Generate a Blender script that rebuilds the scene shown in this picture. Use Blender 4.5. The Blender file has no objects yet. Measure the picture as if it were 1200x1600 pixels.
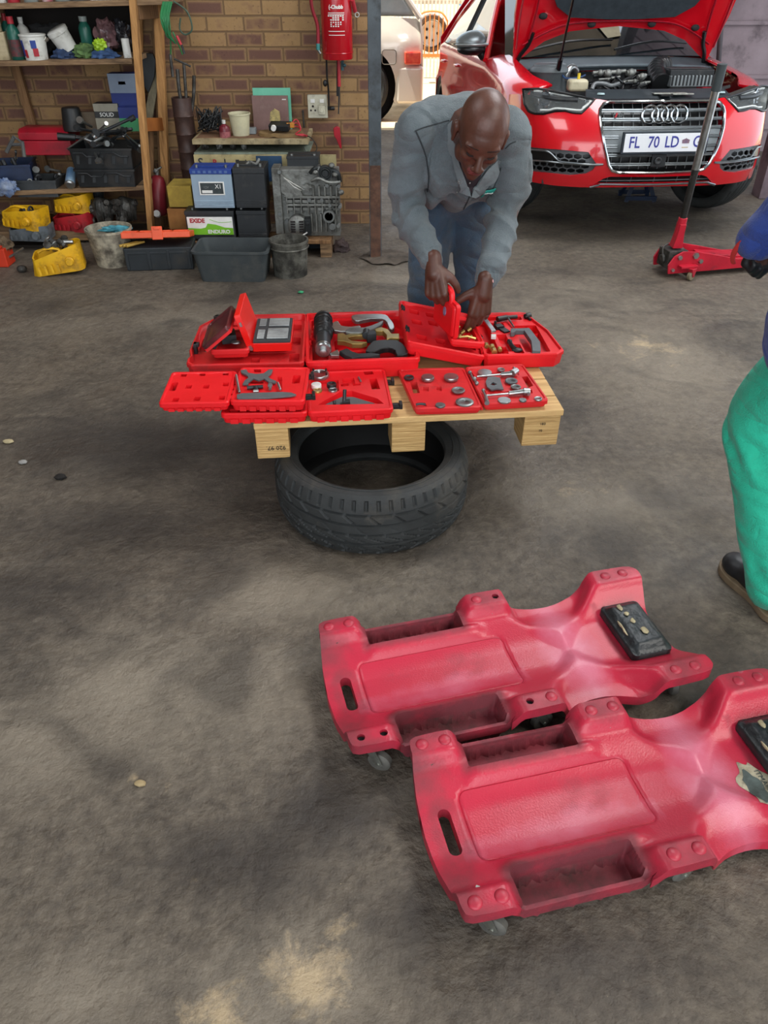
import bpy, bmesh, math, random
from mathutils import Vector, Matrix, noise
from mathutils.geometry import delaunay_2d_cdt
random.seed(7)
R = math.radians
PI = math.pi
SC = bpy.context.scene
COL = SC.collection

# ------------------------------------------------------------ camera, sky, sun, lights, exposure
CAM_H = 1.55; PITCH = R(36); FPX = 1200.0
cd = bpy.data.cameras.new('camera'); cam = bpy.data.objects.new('camera', cd); COL.objects.link(cam)
cam.location = (0, 0, CAM_H); cam.rotation_euler = (R(90) - PITCH, 0, 0)
cd.sensor_fit = 'VERTICAL'; cd.sensor_height = 24; cd.lens = 24 * FPX / 1600.0
cd.clip_start = 0.05; cd.clip_end = 200
SC.camera = cam
SC.view_settings.view_transform = 'Standard'; SC.view_settings.look = 'None'
SC.view_settings.gamma = 1; SC.view_settings.use_curve_mapping = False
SC.view_settings.exposure = 0.12

W = bpy.data.worlds.new('sky'); SC.world = W; W.use_nodes = True
wn = W.node_tree.nodes; wl = W.node_tree.links; wn.clear()
wo = wn.new('ShaderNodeOutputWorld'); wb = wn.new('ShaderNodeBackground')
wb.inputs['Color'].default_value = (0.80, 0.90, 1.0, 1); wb.inputs['Strength'].default_value = 2.2
wl.new(wb.outputs[0], wo.inputs['Surface'])

def lamp(name, kind, loc, target, energy, color=(1, 1, 1), size=1.0, size_y=None, angle=None):
    l = bpy.data.lights.new(name, kind); l.energy = energy; l.color = color
    o = bpy.data.objects.new(name, l); COL.objects.link(o); o.location = loc
    d = Vector(target) - Vector(loc); o.rotation_euler = d.to_track_quat('-Z', 'Y').to_euler()
    if kind == 'AREA':
        l.shape = 'RECTANGLE'; l.size = size; l.size_y = size_y or size
    if kind == 'SUN': l.angle = R(angle or 0.6)
    return o
lamp('sun', 'SUN', (-6, 9, 12), (-1.5, 9.6, 0), 11, (1.0, 0.95, 0.86), angle=0.6)
lamp('fill_back', 'AREA', (2.0, 4.2, 3.9), (1.6, 4.0, 0), 130, (0.94, 0.97, 1.0), 2.4, 1.6)  # three added lamps for key and fill; the roof has no opening
lamp('key_front', 'AREA', (3.0, 0.6, 3.9), (0.4, 2.0, 0), 150, (1.0, 0.96, 0.9), 2.6, 1.6)
lamp('fill_left', 'AREA', (-1.8, 2.6, 3.9), (-1.6, 3.4, 0), 45, (0.97, 0.98, 1.0), 2.0, 1.4)
lamp('doorway_light', 'AREA', (0.4, -2.6, 2.0), (0.2, 2.4, 0.6), 75, (1.0, 0.97, 0.93), 4.0, 2.6)

# ------------------------------------------------------------ pixel <-> place helpers (1200 x 1600 frame)
_cp, _sp = math.cos(PITCH), math.sin(PITCH)
def _ray(px, py):
    x = (px - 600) / FPX; y = -(py - 800) / FPX
    return (x, y * _sp + _cp, y * _cp - _sp)
def onz(px, py, z=0.0):
    d = _ray(px, py); t = (z - CAM_H) / d[2]; return Vector((d[0] * t, d[1] * t, z))
def ony(px, py, Y):
    d = _ray(px, py); t = Y / d[1]; return Vector((d[0] * t, Y, CAM_H + d[2] * t))

# ------------------------------------------------------------ materials
MATS = {}
def srgb(h):
    if isinstance(h, str):
        h = h.lstrip('#'); v = [int(h[i:i + 2], 16) / 255 for i in (0, 2, 4)]
    else: v = h
    return tuple((c / 12.92 if c <= 0.04045 else ((c + 0.055) / 1.055) ** 2.4) for c in v) + (1,)
def mat(name, c, c2=None, scale=8, rough=0.5, metal=0, bump=0, bscale=60, grime=None, gamt=0.5, gscale=5, coat=0, spec=0.5,
        alpha=1, trans=0, emit=None, estr=0, sheen=0, stretch=None, detail=5, ior=1.45):
    if name in MATS: return MATS[name]
    m = bpy.data.materials.new(name); m.use_nodes = True; nt = m.node_tree; N = nt.nodes; L = nt.links
    b = N['Principled BSDF']
    b.inputs['Roughness'].default_value = rough; b.inputs['Metallic'].default_value = metal
    b.inputs['Coat Weight'].default_value = coat; b.inputs['Coat Roughness'].default_value = 0.05
    b.inputs['Specular IOR Level'].default_value = spec; b.inputs['IOR'].default_value = ior
    b.inputs['Alpha'].default_value = alpha; b.inputs['Transmission Weight'].default_value = trans
    b.inputs['Sheen Weight'].default_value = sheen
    if emit: b.inputs['Emission Color'].default_value = srgb(emit); b.inputs['Emission Strength'].default_value = estr
    tc = N.new('ShaderNodeTexCoord'); mp = N.new('ShaderNodeMapping'); L.new(tc.outputs['Object'], mp.inputs['Vector'])
    if stretch: mp.inputs['Scale'].default_value = stretch
    C1 = srgb(c); C2 = srgb(c2) if c2 else tuple(x * 0.82 for x in C1[:3]) + (1,)
    nz = N.new('ShaderNodeTexNoise'); nz.inputs['Scale'].default_value = scale; nz.inputs['Detail'].default_value = detail
    nz.inputs['Roughness'].default_value = 0.62; L.new(mp.outputs[0], nz.inputs['Vector'])
    rp = N.new('ShaderNodeValToRGB'); rp.color_ramp.elements[0].position = 0.36; rp.color_ramp.elements[1].position = 0.66
    rp.color_ramp.elements[0].color = C1; rp.color_ramp.elements[1].color = C2
    L.new(nz.outputs['Fac'], rp.inputs[0]); out = rp.outputs[0]
    if grime:
        n2 = N.new('ShaderNodeTexNoise'); n2.inputs['Scale'].default_value = gscale; n2.inputs['Detail'].default_value = 8
        n2.inputs['Roughness'].default_value = 0.7; L.new(mp.outputs[0], n2.inputs['Vector'])
        r2 = N.new('ShaderNodeValToRGB'); r2.color_ramp.elements[0].position = 0.62 - gamt * 0.3
        r2.color_ramp.elements[1].position = 0.80 - gamt * 0.25
        r2.color_ramp.elements[0].color = (0, 0, 0, 1); r2.color_ramp.elements[1].color = (0.85, 0.85, 0.85, 1)
        L.new(n2.outputs['Fac'], r2.inputs[0])
        mx = N.new('ShaderNodeMix'); mx.data_type = 'RGBA'; L.new(r2.outputs[0], mx.inputs[0]); L.new(out, mx.inputs[6])
        mx.inputs[7].default_value = srgb(grime); out = mx.outputs[2]
        ad = N.new('ShaderNodeMath'); ad.operation = 'MULTIPLY_ADD'; L.new(r2.outputs[0], ad.inputs[0])
        ad.inputs[1].default_value = 0.3; ad.inputs[2].default_value = rough; ad.use_clamp = True
        L.new(ad.outputs[0], b.inputs['Roughness'])
    L.new(out, b.inputs['Base Color'])
    if bump:
        n3 = N.new('ShaderNodeTexNoise'); n3.inputs['Scale'].default_value = bscale; n3.inputs['Detail'].default_value = 4
        L.new(mp.outputs[0], n3.inputs['Vector'])
        bp = N.new('ShaderNodeBump'); bp.inputs['Strength'].default_value = bump; bp.inputs['Distance'].default_value = 0.01
        L.new(n3.outputs['Fac'], bp.inputs['Height']); L.new(bp.outputs[0], b.inputs['Normal'])
    MATS[name] = m; return m

def cloth(name, c, c2, grime, gamt=.3, ws=4.2, dist=10, depth=.0075):
    m = mat(name, c, c2, 5, .9, grime=grime, gamt=gamt, gscale=4, sheen=.15); N = m.node_tree.nodes; L = m.node_tree.links; b = N['Principled BSDF']
    tc = N.new('ShaderNodeTexCoord'); last = None
    for sc, det, st, amp, dd in ((ws, 0, (1.0, 1.0, 2.2), depth, 1.2), (ws * 2.4, 0, (1.5, 1.0, 1.4), depth * .28, .8), (260, 2, (1, 1, 1), .0006, 0)):
        mp = N.new('ShaderNodeMapping'); mp.inputs['Scale'].default_value = st; mp.inputs['Rotation'].default_value = (0, R(28), 0); L.new(tc.outputs['Object'], mp.inputs[0])
        n = N.new('ShaderNodeTexNoise'); n.inputs['Scale'].default_value = sc; n.inputs['Detail'].default_value = det; n.inputs['Distortion'].default_value = dd; L.new(mp.outputs[0], n.inputs['Vector'])
        # folded profile: ridges where the noise crosses its middle
        a = N.new('ShaderNodeMath'); a.operation = 'SUBTRACT'; L.new(n.outputs['Fac'], a.inputs[0]); a.inputs[1].default_value = .5
        k = N.new('ShaderNodeMath'); k.operation = 'ABSOLUTE'; L.new(a.outputs[0], k.inputs[0])
        bp = N.new('ShaderNodeBump'); bp.inputs['Strength'].default_value = 1.0; bp.inputs['Distance'].default_value = amp * 5; L.new((k if sc < 200 else n).outputs[0], bp.inputs['Height'])
        if last: L.new(last, bp.inputs['Normal'])
        last = bp.outputs[0]
    L.new(last, b.inputs['Normal']); return m

# ------------------------------------------------------------ mesh helpers
def T(x=0, y=0, z=0): return Matrix.Translation((x, y, z))
def RX(a): return Matrix.Rotation(R(a), 4, 'X')
def RY(a): return Matrix.Rotation(R(a), 4, 'Y')
def RZ(a): return Matrix.Rotation(R(a), 4, 'Z')
def SCL(x, y, z): return Matrix.Diagonal((x, y, z, 1))
ID = Matrix.Identity(4)
def NB(): return bmesh.new()
def _fin(bm, vs, fs, mi, M):
    for f in fs: f.material_index = mi
    if M is not None:
        for v in vs: v.co = M @ v.co
def box(bm, x0, x1, y0, y1, z0, z1, M=None, mi=0, taper=None):
    vs = []
    for z in (z0, z1):
        k = taper if (taper and z == z1) else 1
        cx, cy = (x0 + x1) / 2, (y0 + y1) / 2
        for x, y in ((x0, y0), (x1, y0), (x1, y1), (x0, y1)):
            vs.append(bm.verts.new((cx + (x - cx) * k, cy + (y - cy) * k, z)))
    fs = [bm.faces.new([vs[i] for i in q]) for q in ((3, 2, 1, 0), (4, 5, 6, 7), (0, 1, 5, 4), (1, 2, 6, 5), (2, 3, 7, 6), (3, 0, 4, 7))]
    _fin(bm, vs, fs, mi, M); return vs
def cbox(bm, c, s, M=None, mi=0):
    loc = T(*c); M2 = loc @ M if M is not None else loc
    return box(bm, -s[0] / 2, s[0] / 2, -s[1] / 2, s[1] / 2, -s[2] / 2, s[2] / 2, M2, mi)
def lathe(bm, prof, seg=24, M=None, mi=0, cap0=True, cap1=True, ang=360):
    n = seg if ang == 360 else seg + 1
    rings = []; vs = []
    for r, z in prof:
        ring = [bm.verts.new((r * math.cos(R(ang) * i / seg), r * math.sin(R(ang) * i / seg), z)) for i in range(n)]
        rings.append(ring); vs += ring
    fs = []
    for a, b in zip(rings, rings[1:]):
        for i in range(seg):
            j = (i + 1) % n
            fs.append(bm.faces.new((a[i], a[j], b[j], b[i])))
    if ang == 360:
        if cap0 and prof[0][0] > 1e-6: fs.append(bm.faces.new(rings[0][::-1]))
        if cap1 and prof[-1][0] > 1e-6: fs.append(bm.faces.new(rings[-1]))
    _fin(bm, vs, fs, mi, M); return vs
def cyl(bm, p0, p1, r0, r1=None, seg=16, mi=0):
    p0 = Vector(p0); p1 = Vector(p1); d = p1 - p0; r1 = r0 if r1 is None else r1
    M = T(*p0) @ d.to_track_quat('Z', 'Y').to_matrix().to_4x4()
    return lathe(bm, [(r0, 0), (r1, d.length)], seg, M, mi)
def smoothpts(pts, n=6, closed=False):
    P = [Vector(p) for p in pts]; out = []
    m = len(P)
    rng = range(m if closed else m - 1)
    for i in rng:
        if closed: a, b, c, d = P[(i - 1) % m], P[i], P[(i + 1) % m], P[(i + 2) % m]
        else: a, b, c, d = P[max(i - 1, 0)], P[i], P[i + 1], P[min(i + 2, m - 1)]
        for k in range(n):
            t = k / n
            out.append(0.5 * ((2 * b) + (c - a) * t + (2 * a - 5 * b + 4 * c - d) * t * t + (3 * b - a - 3 * c + d) * t ** 3))
    if not closed: out.append(P[-1])
    return out
def tube(bm, pts, r, seg=8, sm=0, closed=False, mi=0, M=None, flat=1.0):
    if sm: pts = smoothpts(pts, sm, closed)
    P = [Vector(p) for p in pts]; m = len(P); rad = r if isinstance(r, (list, tuple)) else None
    rings = []; vs = []; up = None
    for i, p in enumerate(P):
        if closed: d = P[(i + 1) % m] - P[i - 1]
        else: d = P[min(i + 1, m - 1)] - P[max(i - 1, 0)]
        if d.length < 1e-9: d = Vector((0, 0, 1))
        d.normalize()
        if up is None:
            up = Vector((0, 0, 1)) if abs(d.z) < 0.9 else Vector((1, 0, 0))
        s = d.cross(up)
        if s.length < 1e-6: s = d.orthogonal()
        s.normalize(); up = s.cross(d).normalized()
        rr = r if rad is None else rad[0] + (rad[-1] - rad[0]) * i / max(m - 1, 1) if len(rad) != m else rad[i]
        ring = [bm.verts.new(p + s * math.cos(2 * PI * k / seg) * rr + up * math.sin(2 * PI * k / seg) * rr * flat) for k in range(seg)]
        rings.append(ring); vs += ring
    fs = []
    prs = list(zip(rings, rings[1:])) + ([(rings[-1], rings[0])] if closed else [])
    for a, b in prs:
        for k in range(seg):
            j = (k + 1) % seg; fs.append(bm.faces.new((a[k], b[k], b[j], a[j])))
    if not closed:
        fs.append(bm.faces.new(rings[0])); fs.append(bm.faces.new(rings[-1][::-1]))
    _fin(bm, vs, fs, mi, M); return vs
def torus(bm, R0, r, M=None, seg=32, s2=10, mi=0, flat=1.0):
    pts = [(R0 * math.cos(2 * PI * i / seg), R0 * math.sin(2 * PI * i / seg), 0) for i in range(seg)]
    rings = []; vs = []
    for i in range(seg):
        a = 2 * PI * i / seg
        ring = [bm.verts.new(((R0 + r * math.cos(2 * PI * k / s2)) * math.cos(a), (R0 + r * math.cos(2 * PI * k / s2)) * math.sin(a), r * flat * math.sin(2 * PI * k / s2))) for k in range(s2)]
        rings.append(ring); vs += ring
    fs = []
    for i in range(seg):
        a, b = rings[i], rings[(i + 1) % seg]
        for k in range(s2):
            j = (k + 1) % s2; fs.append(bm.faces.new((a[k], b[k], b[j], a[j])))
    _fin(bm, vs, fs, mi, M); return vs
def ball(bm, c, r, seg=16, rings=10, M=None, mi=0):
    if not isinstance(r, (tuple, list)): r = (r, r, r)
    g = bmesh.ops.create_uvsphere(bm, u_segments=seg, v_segments=rings, radius=1)
    vs = g['verts']; MM = T(*c) @ (M if M is not None else ID) @ SCL(*r)
    fs = set(f for v in vs for f in v.link_faces)
    _fin(bm, vs, fs, mi, MM); return vs
def inpoly(p, poly):
    x, y = p; c = False; n = len(poly); j = n - 1
    for i in range(n):
        xi, yi = poly[i]; xj, yj = poly[j]
        if (yi > y) != (yj > y) and x < (xj - xi) * (y - yi) / (yj - yi) + xi: c = not c
        j = i
    return c
def prism(bm, poly, z0, z1, M=None, mi=0):
    n = len(poly)
    a = [bm.verts.new((p[0], p[1], z0)) for p in poly]; b = [bm.verts.new((p[0], p[1], z1)) for p in poly]
    ar = sum(poly[i][0] * poly[(i + 1) % n][1] - poly[(i + 1) % n][0] * poly[i][1] for i in range(n))
    fs = [bm.faces.new(a[::-1]), bm.faces.new(b)] + [bm.faces.new((a[i], a[(i + 1) % n], b[(i + 1) % n], b[i])) for i in range(n)]
    if ar < 0:
        for f in fs: f.normal_flip()
    _fin(bm, a + b, fs, mi, M); return a + b
def rrect(x0, x1, y0, y1, r=0.01, n=4):
    out = []
    for cx, cy, a0 in ((x1 - r, y1 - r, 0), (x0 + r, y1 - r, 90), (x0 + r, y0 + r, 180), (x1 - r, y0 + r, 270)):
        for k in range(n + 1):
            a = R(a0 + 90 * k / n); out.append((cx + r * math.cos(a), cy + r * math.sin(a)))
    return out
def circ(cx, cy, r, n=20, ry=None): return [(cx + r * math.cos(2 * PI * i / n), cy + (ry or r) * math.sin(2 * PI * i / n)) for i in range(n)]
def resample(poly, step):
    out = []; n = len(poly)
    for i in range(n):
        a = Vector(poly[i]); b = Vector(poly[(i + 1) % n]); k = max(1, int((b - a).length / step + 0.5))
        for j in range(k): out.append(tuple(a + (b - a) * j / k))
    return out
def region(outer, holes=(), lines=(), step=0.02, rs=True):
    """triangulated flat region with interior points; returns verts, tris"""
    polys = [resample(outer, step) if rs else list(outer)] + [resample(h, step) if rs else list(h) for h in holes]
    V = []; E = []
    for p in polys:
        s = len(V); V += [Vector(q) for q in p]; E += [(s + i, s + (i + 1) % len(p)) for i in range(len(p))]
    for p in lines:
        q = resample(p, step); s = len(V); V += [Vector(x) for x in q]; E += [(s + i, s + (i + 1) % len(q)) for i in range(len(q))]
    xs = [v.x for v in V]; ys = [v.y for v in V]; nb = len(V)
    x = min(xs) + step / 2; row = 0
    B = [(v.x, v.y) for v in V]
    cell = {}
    for b in B: cell.setdefault((int(b[0] // step), int(b[1] // step)), []).append(b)
    while x < max(xs):
        y = min(ys) + step / 2 + (row % 2) * step * 0.5
        while y < max(ys):
            if inpoly((x, y), outer) and not any(inpoly((x, y), h) for h in holes):
                ok = True; cx, cy = int(x // step), int(y // step)
                for i in (-1, 0, 1):
                    for j in (-1, 0, 1):
                        for b in cell.get((cx + i, cy + j), ()):
                            if (b[0] - x) ** 2 + (b[1] - y) ** 2 < (step * 0.45) ** 2: ok = False
                if ok: V.append(Vector((x, y)))
            y += step
        x += step * 0.87; row += 1
    res = delaunay_2d_cdt(V, E, [], 0, 1e-7)
    vo, fo = res[0], res[2]; keep = []
    for f in fo:
        c = sum((vo[i] for i in f), Vector((0, 0))) / len(f)
        if inpoly(c, outer) and not any(inpoly(c, h) for h in holes): keep.append(list(f))
    return vo, keep
def sheet(bm, outer, holes=(), fn=None, thick=0.0, step=0.02, lines=(), M=None, mi=0, tdir=None, rim=None):
    """region mapped through fn(u,v)->Vector; optional thickness along -normal or tdir"""
    vo, fo = region(outer, holes, lines, step)
    fn = fn or (lambda u, v: Vector((u, v, 0)))
    pos = [Vector(fn(v.x, v.y)) for v in vo]
    nv = [bm.verts.new(p) for p in pos]; fs = []
    for f in fo:
        try: fs.append(bm.faces.new([nv[i] for i in f]))
        except ValueError: pass
    allv = list(nv)
    if thick:
        nrm = [Vector((0, 0, 0)) for _ in nv]
        for f in fo:
            n = (pos[f[1]] - pos[f[0]]).cross(pos[f[2]] - pos[f[0]])
            for i in f: nrm[i] += n
        bot = []
        for i, p in enumerate(pos):
            n = Vector(tdir) if tdir else (nrm[i].normalized() * -1 if nrm[i].length > 0 else Vector((0, 0, -1)))
            bot.append(bm.verts.new(p + n * thick))
        ec = {}
        for f in fo:
            for a, b in zip(f, f[1:] + f[:1]): ec[(a, b)] = 1
        for f in fo:
            try: fs.append(bm.faces.new([bot[i] for i in f][::-1]))
            except ValueError: pass
        for (a, b) in list(ec):
            if (b, a) not in ec:
                try: fs.append(bm.faces.new((nv[b], nv[a], bot[a], bot[b])))
                except ValueError: pass
        allv += bot
    for v in list(allv):
        if not v.link_faces: bm.verts.remove(v); allv.remove(v)
    _fin(bm, allv, fs, mi, M); return allv
def obj(name, bm, m, parent=None, loc=None, rot=None, bevel=0, seg=2, smooth=40, sub=0, M=None):
    if M is not None: bm.transform(M)
    bmesh.ops.remove_doubles(bm, verts=bm.verts, dist=1e-6)
    bm.normal_update()
    for f in bm.faces: f.smooth = smooth is not None
    if smooth is not None and not bevel and not sub:
        for e in bm.edges:
            if len(e.link_faces) == 2 and e.calc_face_angle(0) > R(smooth): e.smooth = False
    me = bpy.data.meshes.new(name); bm.to_mesh(me); bm.free()
    for k in (m if isinstance(m, (list, tuple)) else [m]): me.materials.append(k)
    o = bpy.data.objects.new(name, me); COL.objects.link(o)
    if parent is not None: o.parent = parent
    if loc is not None: o.location = loc
    if rot is not None: o.rotation_euler = [R(a) for a in rot]
    if bevel:
        b = o.modifiers.new('bevel', 'BEVEL'); b.width = bevel; b.segments = seg; b.limit_method = 'ANGLE'
        b.angle_limit = R(38); b.harden_normals = True; b.use_clamp_overlap = True
    if sub:
        s = o.modifiers.new('sub', 'SUBSURF'); s.levels = sub; s.render_levels = sub
    return o
def thing(name, label, cat, loc=(0, 0, 0), rz=0, group=None):
    o = bpy.data.objects.new(name, None); COL.objects.link(o); o.empty_display_size = 0.05
    o.location = loc; o.rotation_euler = (0, 0, R(rz)); o['label'] = label; o['category'] = cat
    if group: o['group'] = group
    return o
def tag(o, label, cat, group=None):
    o['label'] = label; o['category'] = cat
    if group: o['group'] = group
    return o
def struct(o): o['kind'] = 'structure'; return o
def copy_tree(o, parent=None):
    c = o.copy(); COL.objects.link(c); c.parent = parent
    for ch in [x for x in bpy.data.objects if x.parent == o and x is not c]: copy_tree(ch, c)
    return c
def textmesh(bm, s, size, M, mi=0, ext=0.0006, align='CENTER', sx=1.0, bold=0.0):
    cu = bpy.data.curves.new('txt', 'FONT'); cu.body = s; cu.size = size; cu.align_x = align; cu.align_y = 'CENTER'
    cu.extrude = ext; cu.offset = bold; cu.resolution_u = 3
    o = bpy.data.objects.new('txt', cu); COL.objects.link(o)
    bpy.context.view_layer.update()
    me = bpy.data.meshes.new_from_object(o.evaluated_get(bpy.context.evaluated_depsgraph_get()))
    b2 = bmesh.new(); b2.from_mesh(me)
    mp = {}
    for v in b2.verts: mp[v.index] = bm.verts.new(M @ Vector((v.co.x * sx, v.co.y, v.co.z)))
    for f in b2.faces:
        try: nf = bm.faces.new([mp[v.index] for v in f.verts]); nf.material_index = mi
        except ValueError: pass
    b2.free(); bpy.data.objects.remove(o); bpy.data.meshes.remove(me); bpy.data.curves.remove(cu)
def capsule(bm, p0, p1, r0, r1, seg=14, sx=1.0, side=None):
    """tapered limb with round ends; side squash"""
    p0 = Vector(p0); p1 = Vector(p1); d = p1 - p0; L = d.length
    q = d.to_track_quat('Z', 'Y').to_matrix().to_4x4() if L > 1e-6 else ID
    prof = [(0.0001, -r0)] + [(r0 * math.sin(R(a)), -r0 * math.cos(R(a))) for a in (25, 50, 75)]
    prof += [(r0 + (r1 - r0) * t, L * t) for t in (0, .25, .5, .75, 1)]
    prof += [(r1 * math.sin(R(a)), L + r1 * math.cos(R(a))) for a in (75, 50, 25)] + [(0.0001, L + r1)]
    return lathe(bm, prof, seg, T(*p0) @ q @ SCL(sx, 1, 1), cap0=True, cap1=True)
def ell(bm, c, r, rot=None): return ball(bm, c, r, 20, 14, rot)
def remesh(bm, voxel, smooth=2, fac=0.5):
    """merge overlapping volumes into one continuous skin; returns a bmesh"""
    bm.normal_update()
    me = bpy.data.meshes.new('tmp'); bm.to_mesh(me); bm.free()
    o = bpy.data.objects.new('tmp', me); COL.objects.link(o)
    r = o.modifiers.new('r', 'REMESH'); r.mode = 'VOXEL'; r.voxel_size = voxel; r.adaptivity = 0
    if smooth:
        s = o.modifiers.new('s', 'SMOOTH'); s.factor = fac; s.iterations = smooth
    bpy.context.view_layer.update()
    m2 = bpy.data.meshes.new_from_object(o.evaluated_get(bpy.context.evaluated_depsgraph_get()))
    b = bmesh.new(); b.from_mesh(m2)
    bpy.data.objects.remove(o); bpy.data.meshes.remove(me); bpy.data.meshes.remove(m2)
    b.normal_update(); return b

# ============================================================ SETTING
# ---- floor: oily dirty concrete
def floor_material():
    m = bpy.data.materials.new('oily concrete'); m.use_nodes = True; N = m.node_tree.nodes; L = m.node_tree.links
    b = N['Principled BSDF']; tc = N.new('ShaderNodeTexCoord')
    def nz(s, d=8, r=0.6, st=None, dist=0):
        n = N.new('ShaderNodeTexNoise'); n.inputs['Scale'].default_value = s; n.inputs['Detail'].default_value = d
        n.inputs['Roughness'].default_value = r; n.inputs['Distortion'].default_value = dist
        if st:
            mp = N.new('ShaderNodeMapping'); mp.inputs['Scale'].default_value = st; L.new(tc.outputs['Object'], mp.inputs[0]); L.new(mp.outputs[0], n.inputs['Vector'])
        else: L.new(tc.outputs['Object'], n.inputs['Vector'])
        return n
    def ramp(src, p0, p1, c0, c1):
        r = N.new('ShaderNodeValToRGB'); e = r.color_ramp.elements; e[0].position = p0; e[1].position = p1; e[0].color = c0; e[1].color = c1
        L.new(src, r.inputs[0]); return r.outputs[0]
    def mix(f, a, b_):
        x = N.new('ShaderNodeMix'); x.data_type = 'RGBA'; L.new(f, x.inputs[0]) if not isinstance(f, float) else setattr(x.inputs[0], 'default_value', f)
        for s, v in ((6, a), (7, b_)):
            if isinstance(v, tuple): x.inputs[s].default_value = v
            else: L.new(v, x.inputs[s])
        return x.outputs[2]
    K = (0, 0, 0, 1); Wt = (1, 1, 1, 1)
    base = ramp(nz(1.1, 9, 0.62, dist=0.4).outputs['Fac'], 0.3, 0.7, srgb('#4a423b'), srgb('#6a6053'))
    # fine mottling
    fine = ramp(nz(26, 6, 0.7).outputs['Fac'], 0.35, 0.7, srgb('#3b3631'), srgb('#7d7365'))
    c = mix(0.5, base, fine)
    # worn pale concrete and painted sunlit patches at the near edge, broken by noise
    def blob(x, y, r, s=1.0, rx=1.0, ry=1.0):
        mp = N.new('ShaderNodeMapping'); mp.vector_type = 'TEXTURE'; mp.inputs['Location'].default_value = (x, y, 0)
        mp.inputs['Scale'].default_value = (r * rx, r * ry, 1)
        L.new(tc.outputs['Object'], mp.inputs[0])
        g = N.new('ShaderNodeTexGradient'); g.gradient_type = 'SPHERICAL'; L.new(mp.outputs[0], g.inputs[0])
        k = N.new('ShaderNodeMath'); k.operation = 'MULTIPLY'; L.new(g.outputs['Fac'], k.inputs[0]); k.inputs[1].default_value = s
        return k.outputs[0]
    def addm(a, b_, op='ADD', cl=False):
        k = N.new('ShaderNodeMath'); k.operation = op; k.use_clamp = cl
        for i, v in enumerate((a, b_)):
            if isinstance(v, float): k.inputs[i].default_value = v
            else: L.new(v, k.inputs[i])
        return k.outputs[0]
    acc = None
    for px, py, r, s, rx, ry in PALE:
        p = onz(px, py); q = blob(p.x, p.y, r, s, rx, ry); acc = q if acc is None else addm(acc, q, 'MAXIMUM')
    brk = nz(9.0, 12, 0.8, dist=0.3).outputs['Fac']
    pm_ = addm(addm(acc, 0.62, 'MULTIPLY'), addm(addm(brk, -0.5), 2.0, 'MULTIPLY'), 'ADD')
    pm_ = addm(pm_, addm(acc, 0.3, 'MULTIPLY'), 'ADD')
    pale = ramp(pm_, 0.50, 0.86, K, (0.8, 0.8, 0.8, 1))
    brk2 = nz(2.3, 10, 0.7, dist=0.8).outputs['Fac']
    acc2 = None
    for px, py, r, s, rx, ry in LIT_DUST:
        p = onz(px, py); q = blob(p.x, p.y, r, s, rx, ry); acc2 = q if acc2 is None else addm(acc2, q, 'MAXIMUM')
    dusty = ramp(addm(acc2, addm(brk2, -0.5), 'ADD'), 0.05, 0.8, K, (0.7, 0.7, 0.7, 1))  # dust mottling plus the broad band of light across the floor, painted in
    c = mix(dusty, c, srgb('#8a8071'))  # dust and the painted light band
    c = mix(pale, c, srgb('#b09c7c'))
    # dark oil stains and painted shade
    oil = ramp(nz(1.7, 9, 0.6, dist=1.0, st=(1, 1.3, 1)).outputs['Fac'], 0.5, 0.64, K, (0.6, 0.6, 0.6, 1))
    c = mix(oil, c, srgb('#36312d'))
    acc3 = None
    for px, py, r, s, rx, ry in OIL_SHADE:
        p = onz(px, py); q = blob(p.x, p.y, r, s, rx, ry); acc3 = q if acc3 is None else addm(acc3, q, 'MAXIMUM')
    oil_shade = ramp(addm(acc3, addm(brk2, -0.5), 'ADD'), 0.15, 0.6, K, (0.75, 0.75, 0.75, 1))  # oil patches, and pallet and creeper shade painted into the floor colour
    c = mix(oil_shade, c, srgb('#302b28'))
    # grit specks
    sp = ramp(nz(120, 2, 0.5).outputs['Fac'], 0.76, 0.80, K, (0.6, 0.6, 0.6, 1))
    c = mix(sp, c, srgb('#a89878'))
    L.new(c, b.inputs['Base Color'])
    rr = ramp(nz(3, 8, 0.65).outputs['Fac'], 0.35, 0.7, (0.5, 0.5, 0.5, 1), (0.85, 0.85, 0.85, 1)); L.new(rr, b.inputs['Roughness'])
    b.inputs['Specular IOR Level'].default_value = 0.35
    h = addm(addm(nz(9, 5, 0.55, dist=0.15).outputs['Fac'], 1.0, 'MULTIPLY'), addm(nz(48, 4, 0.6).outputs['Fac'], 0.42, 'MULTIPLY'))
    bp = N.new('ShaderNodeBump'); bp.inputs['Strength'].default_value = 1.0; bp.inputs['Distance'].default_value = 0.016
    L.new(h, bp.inputs['Height']); L.new(bp.outputs[0], b.inputs['Normal'])
    return m
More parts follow.
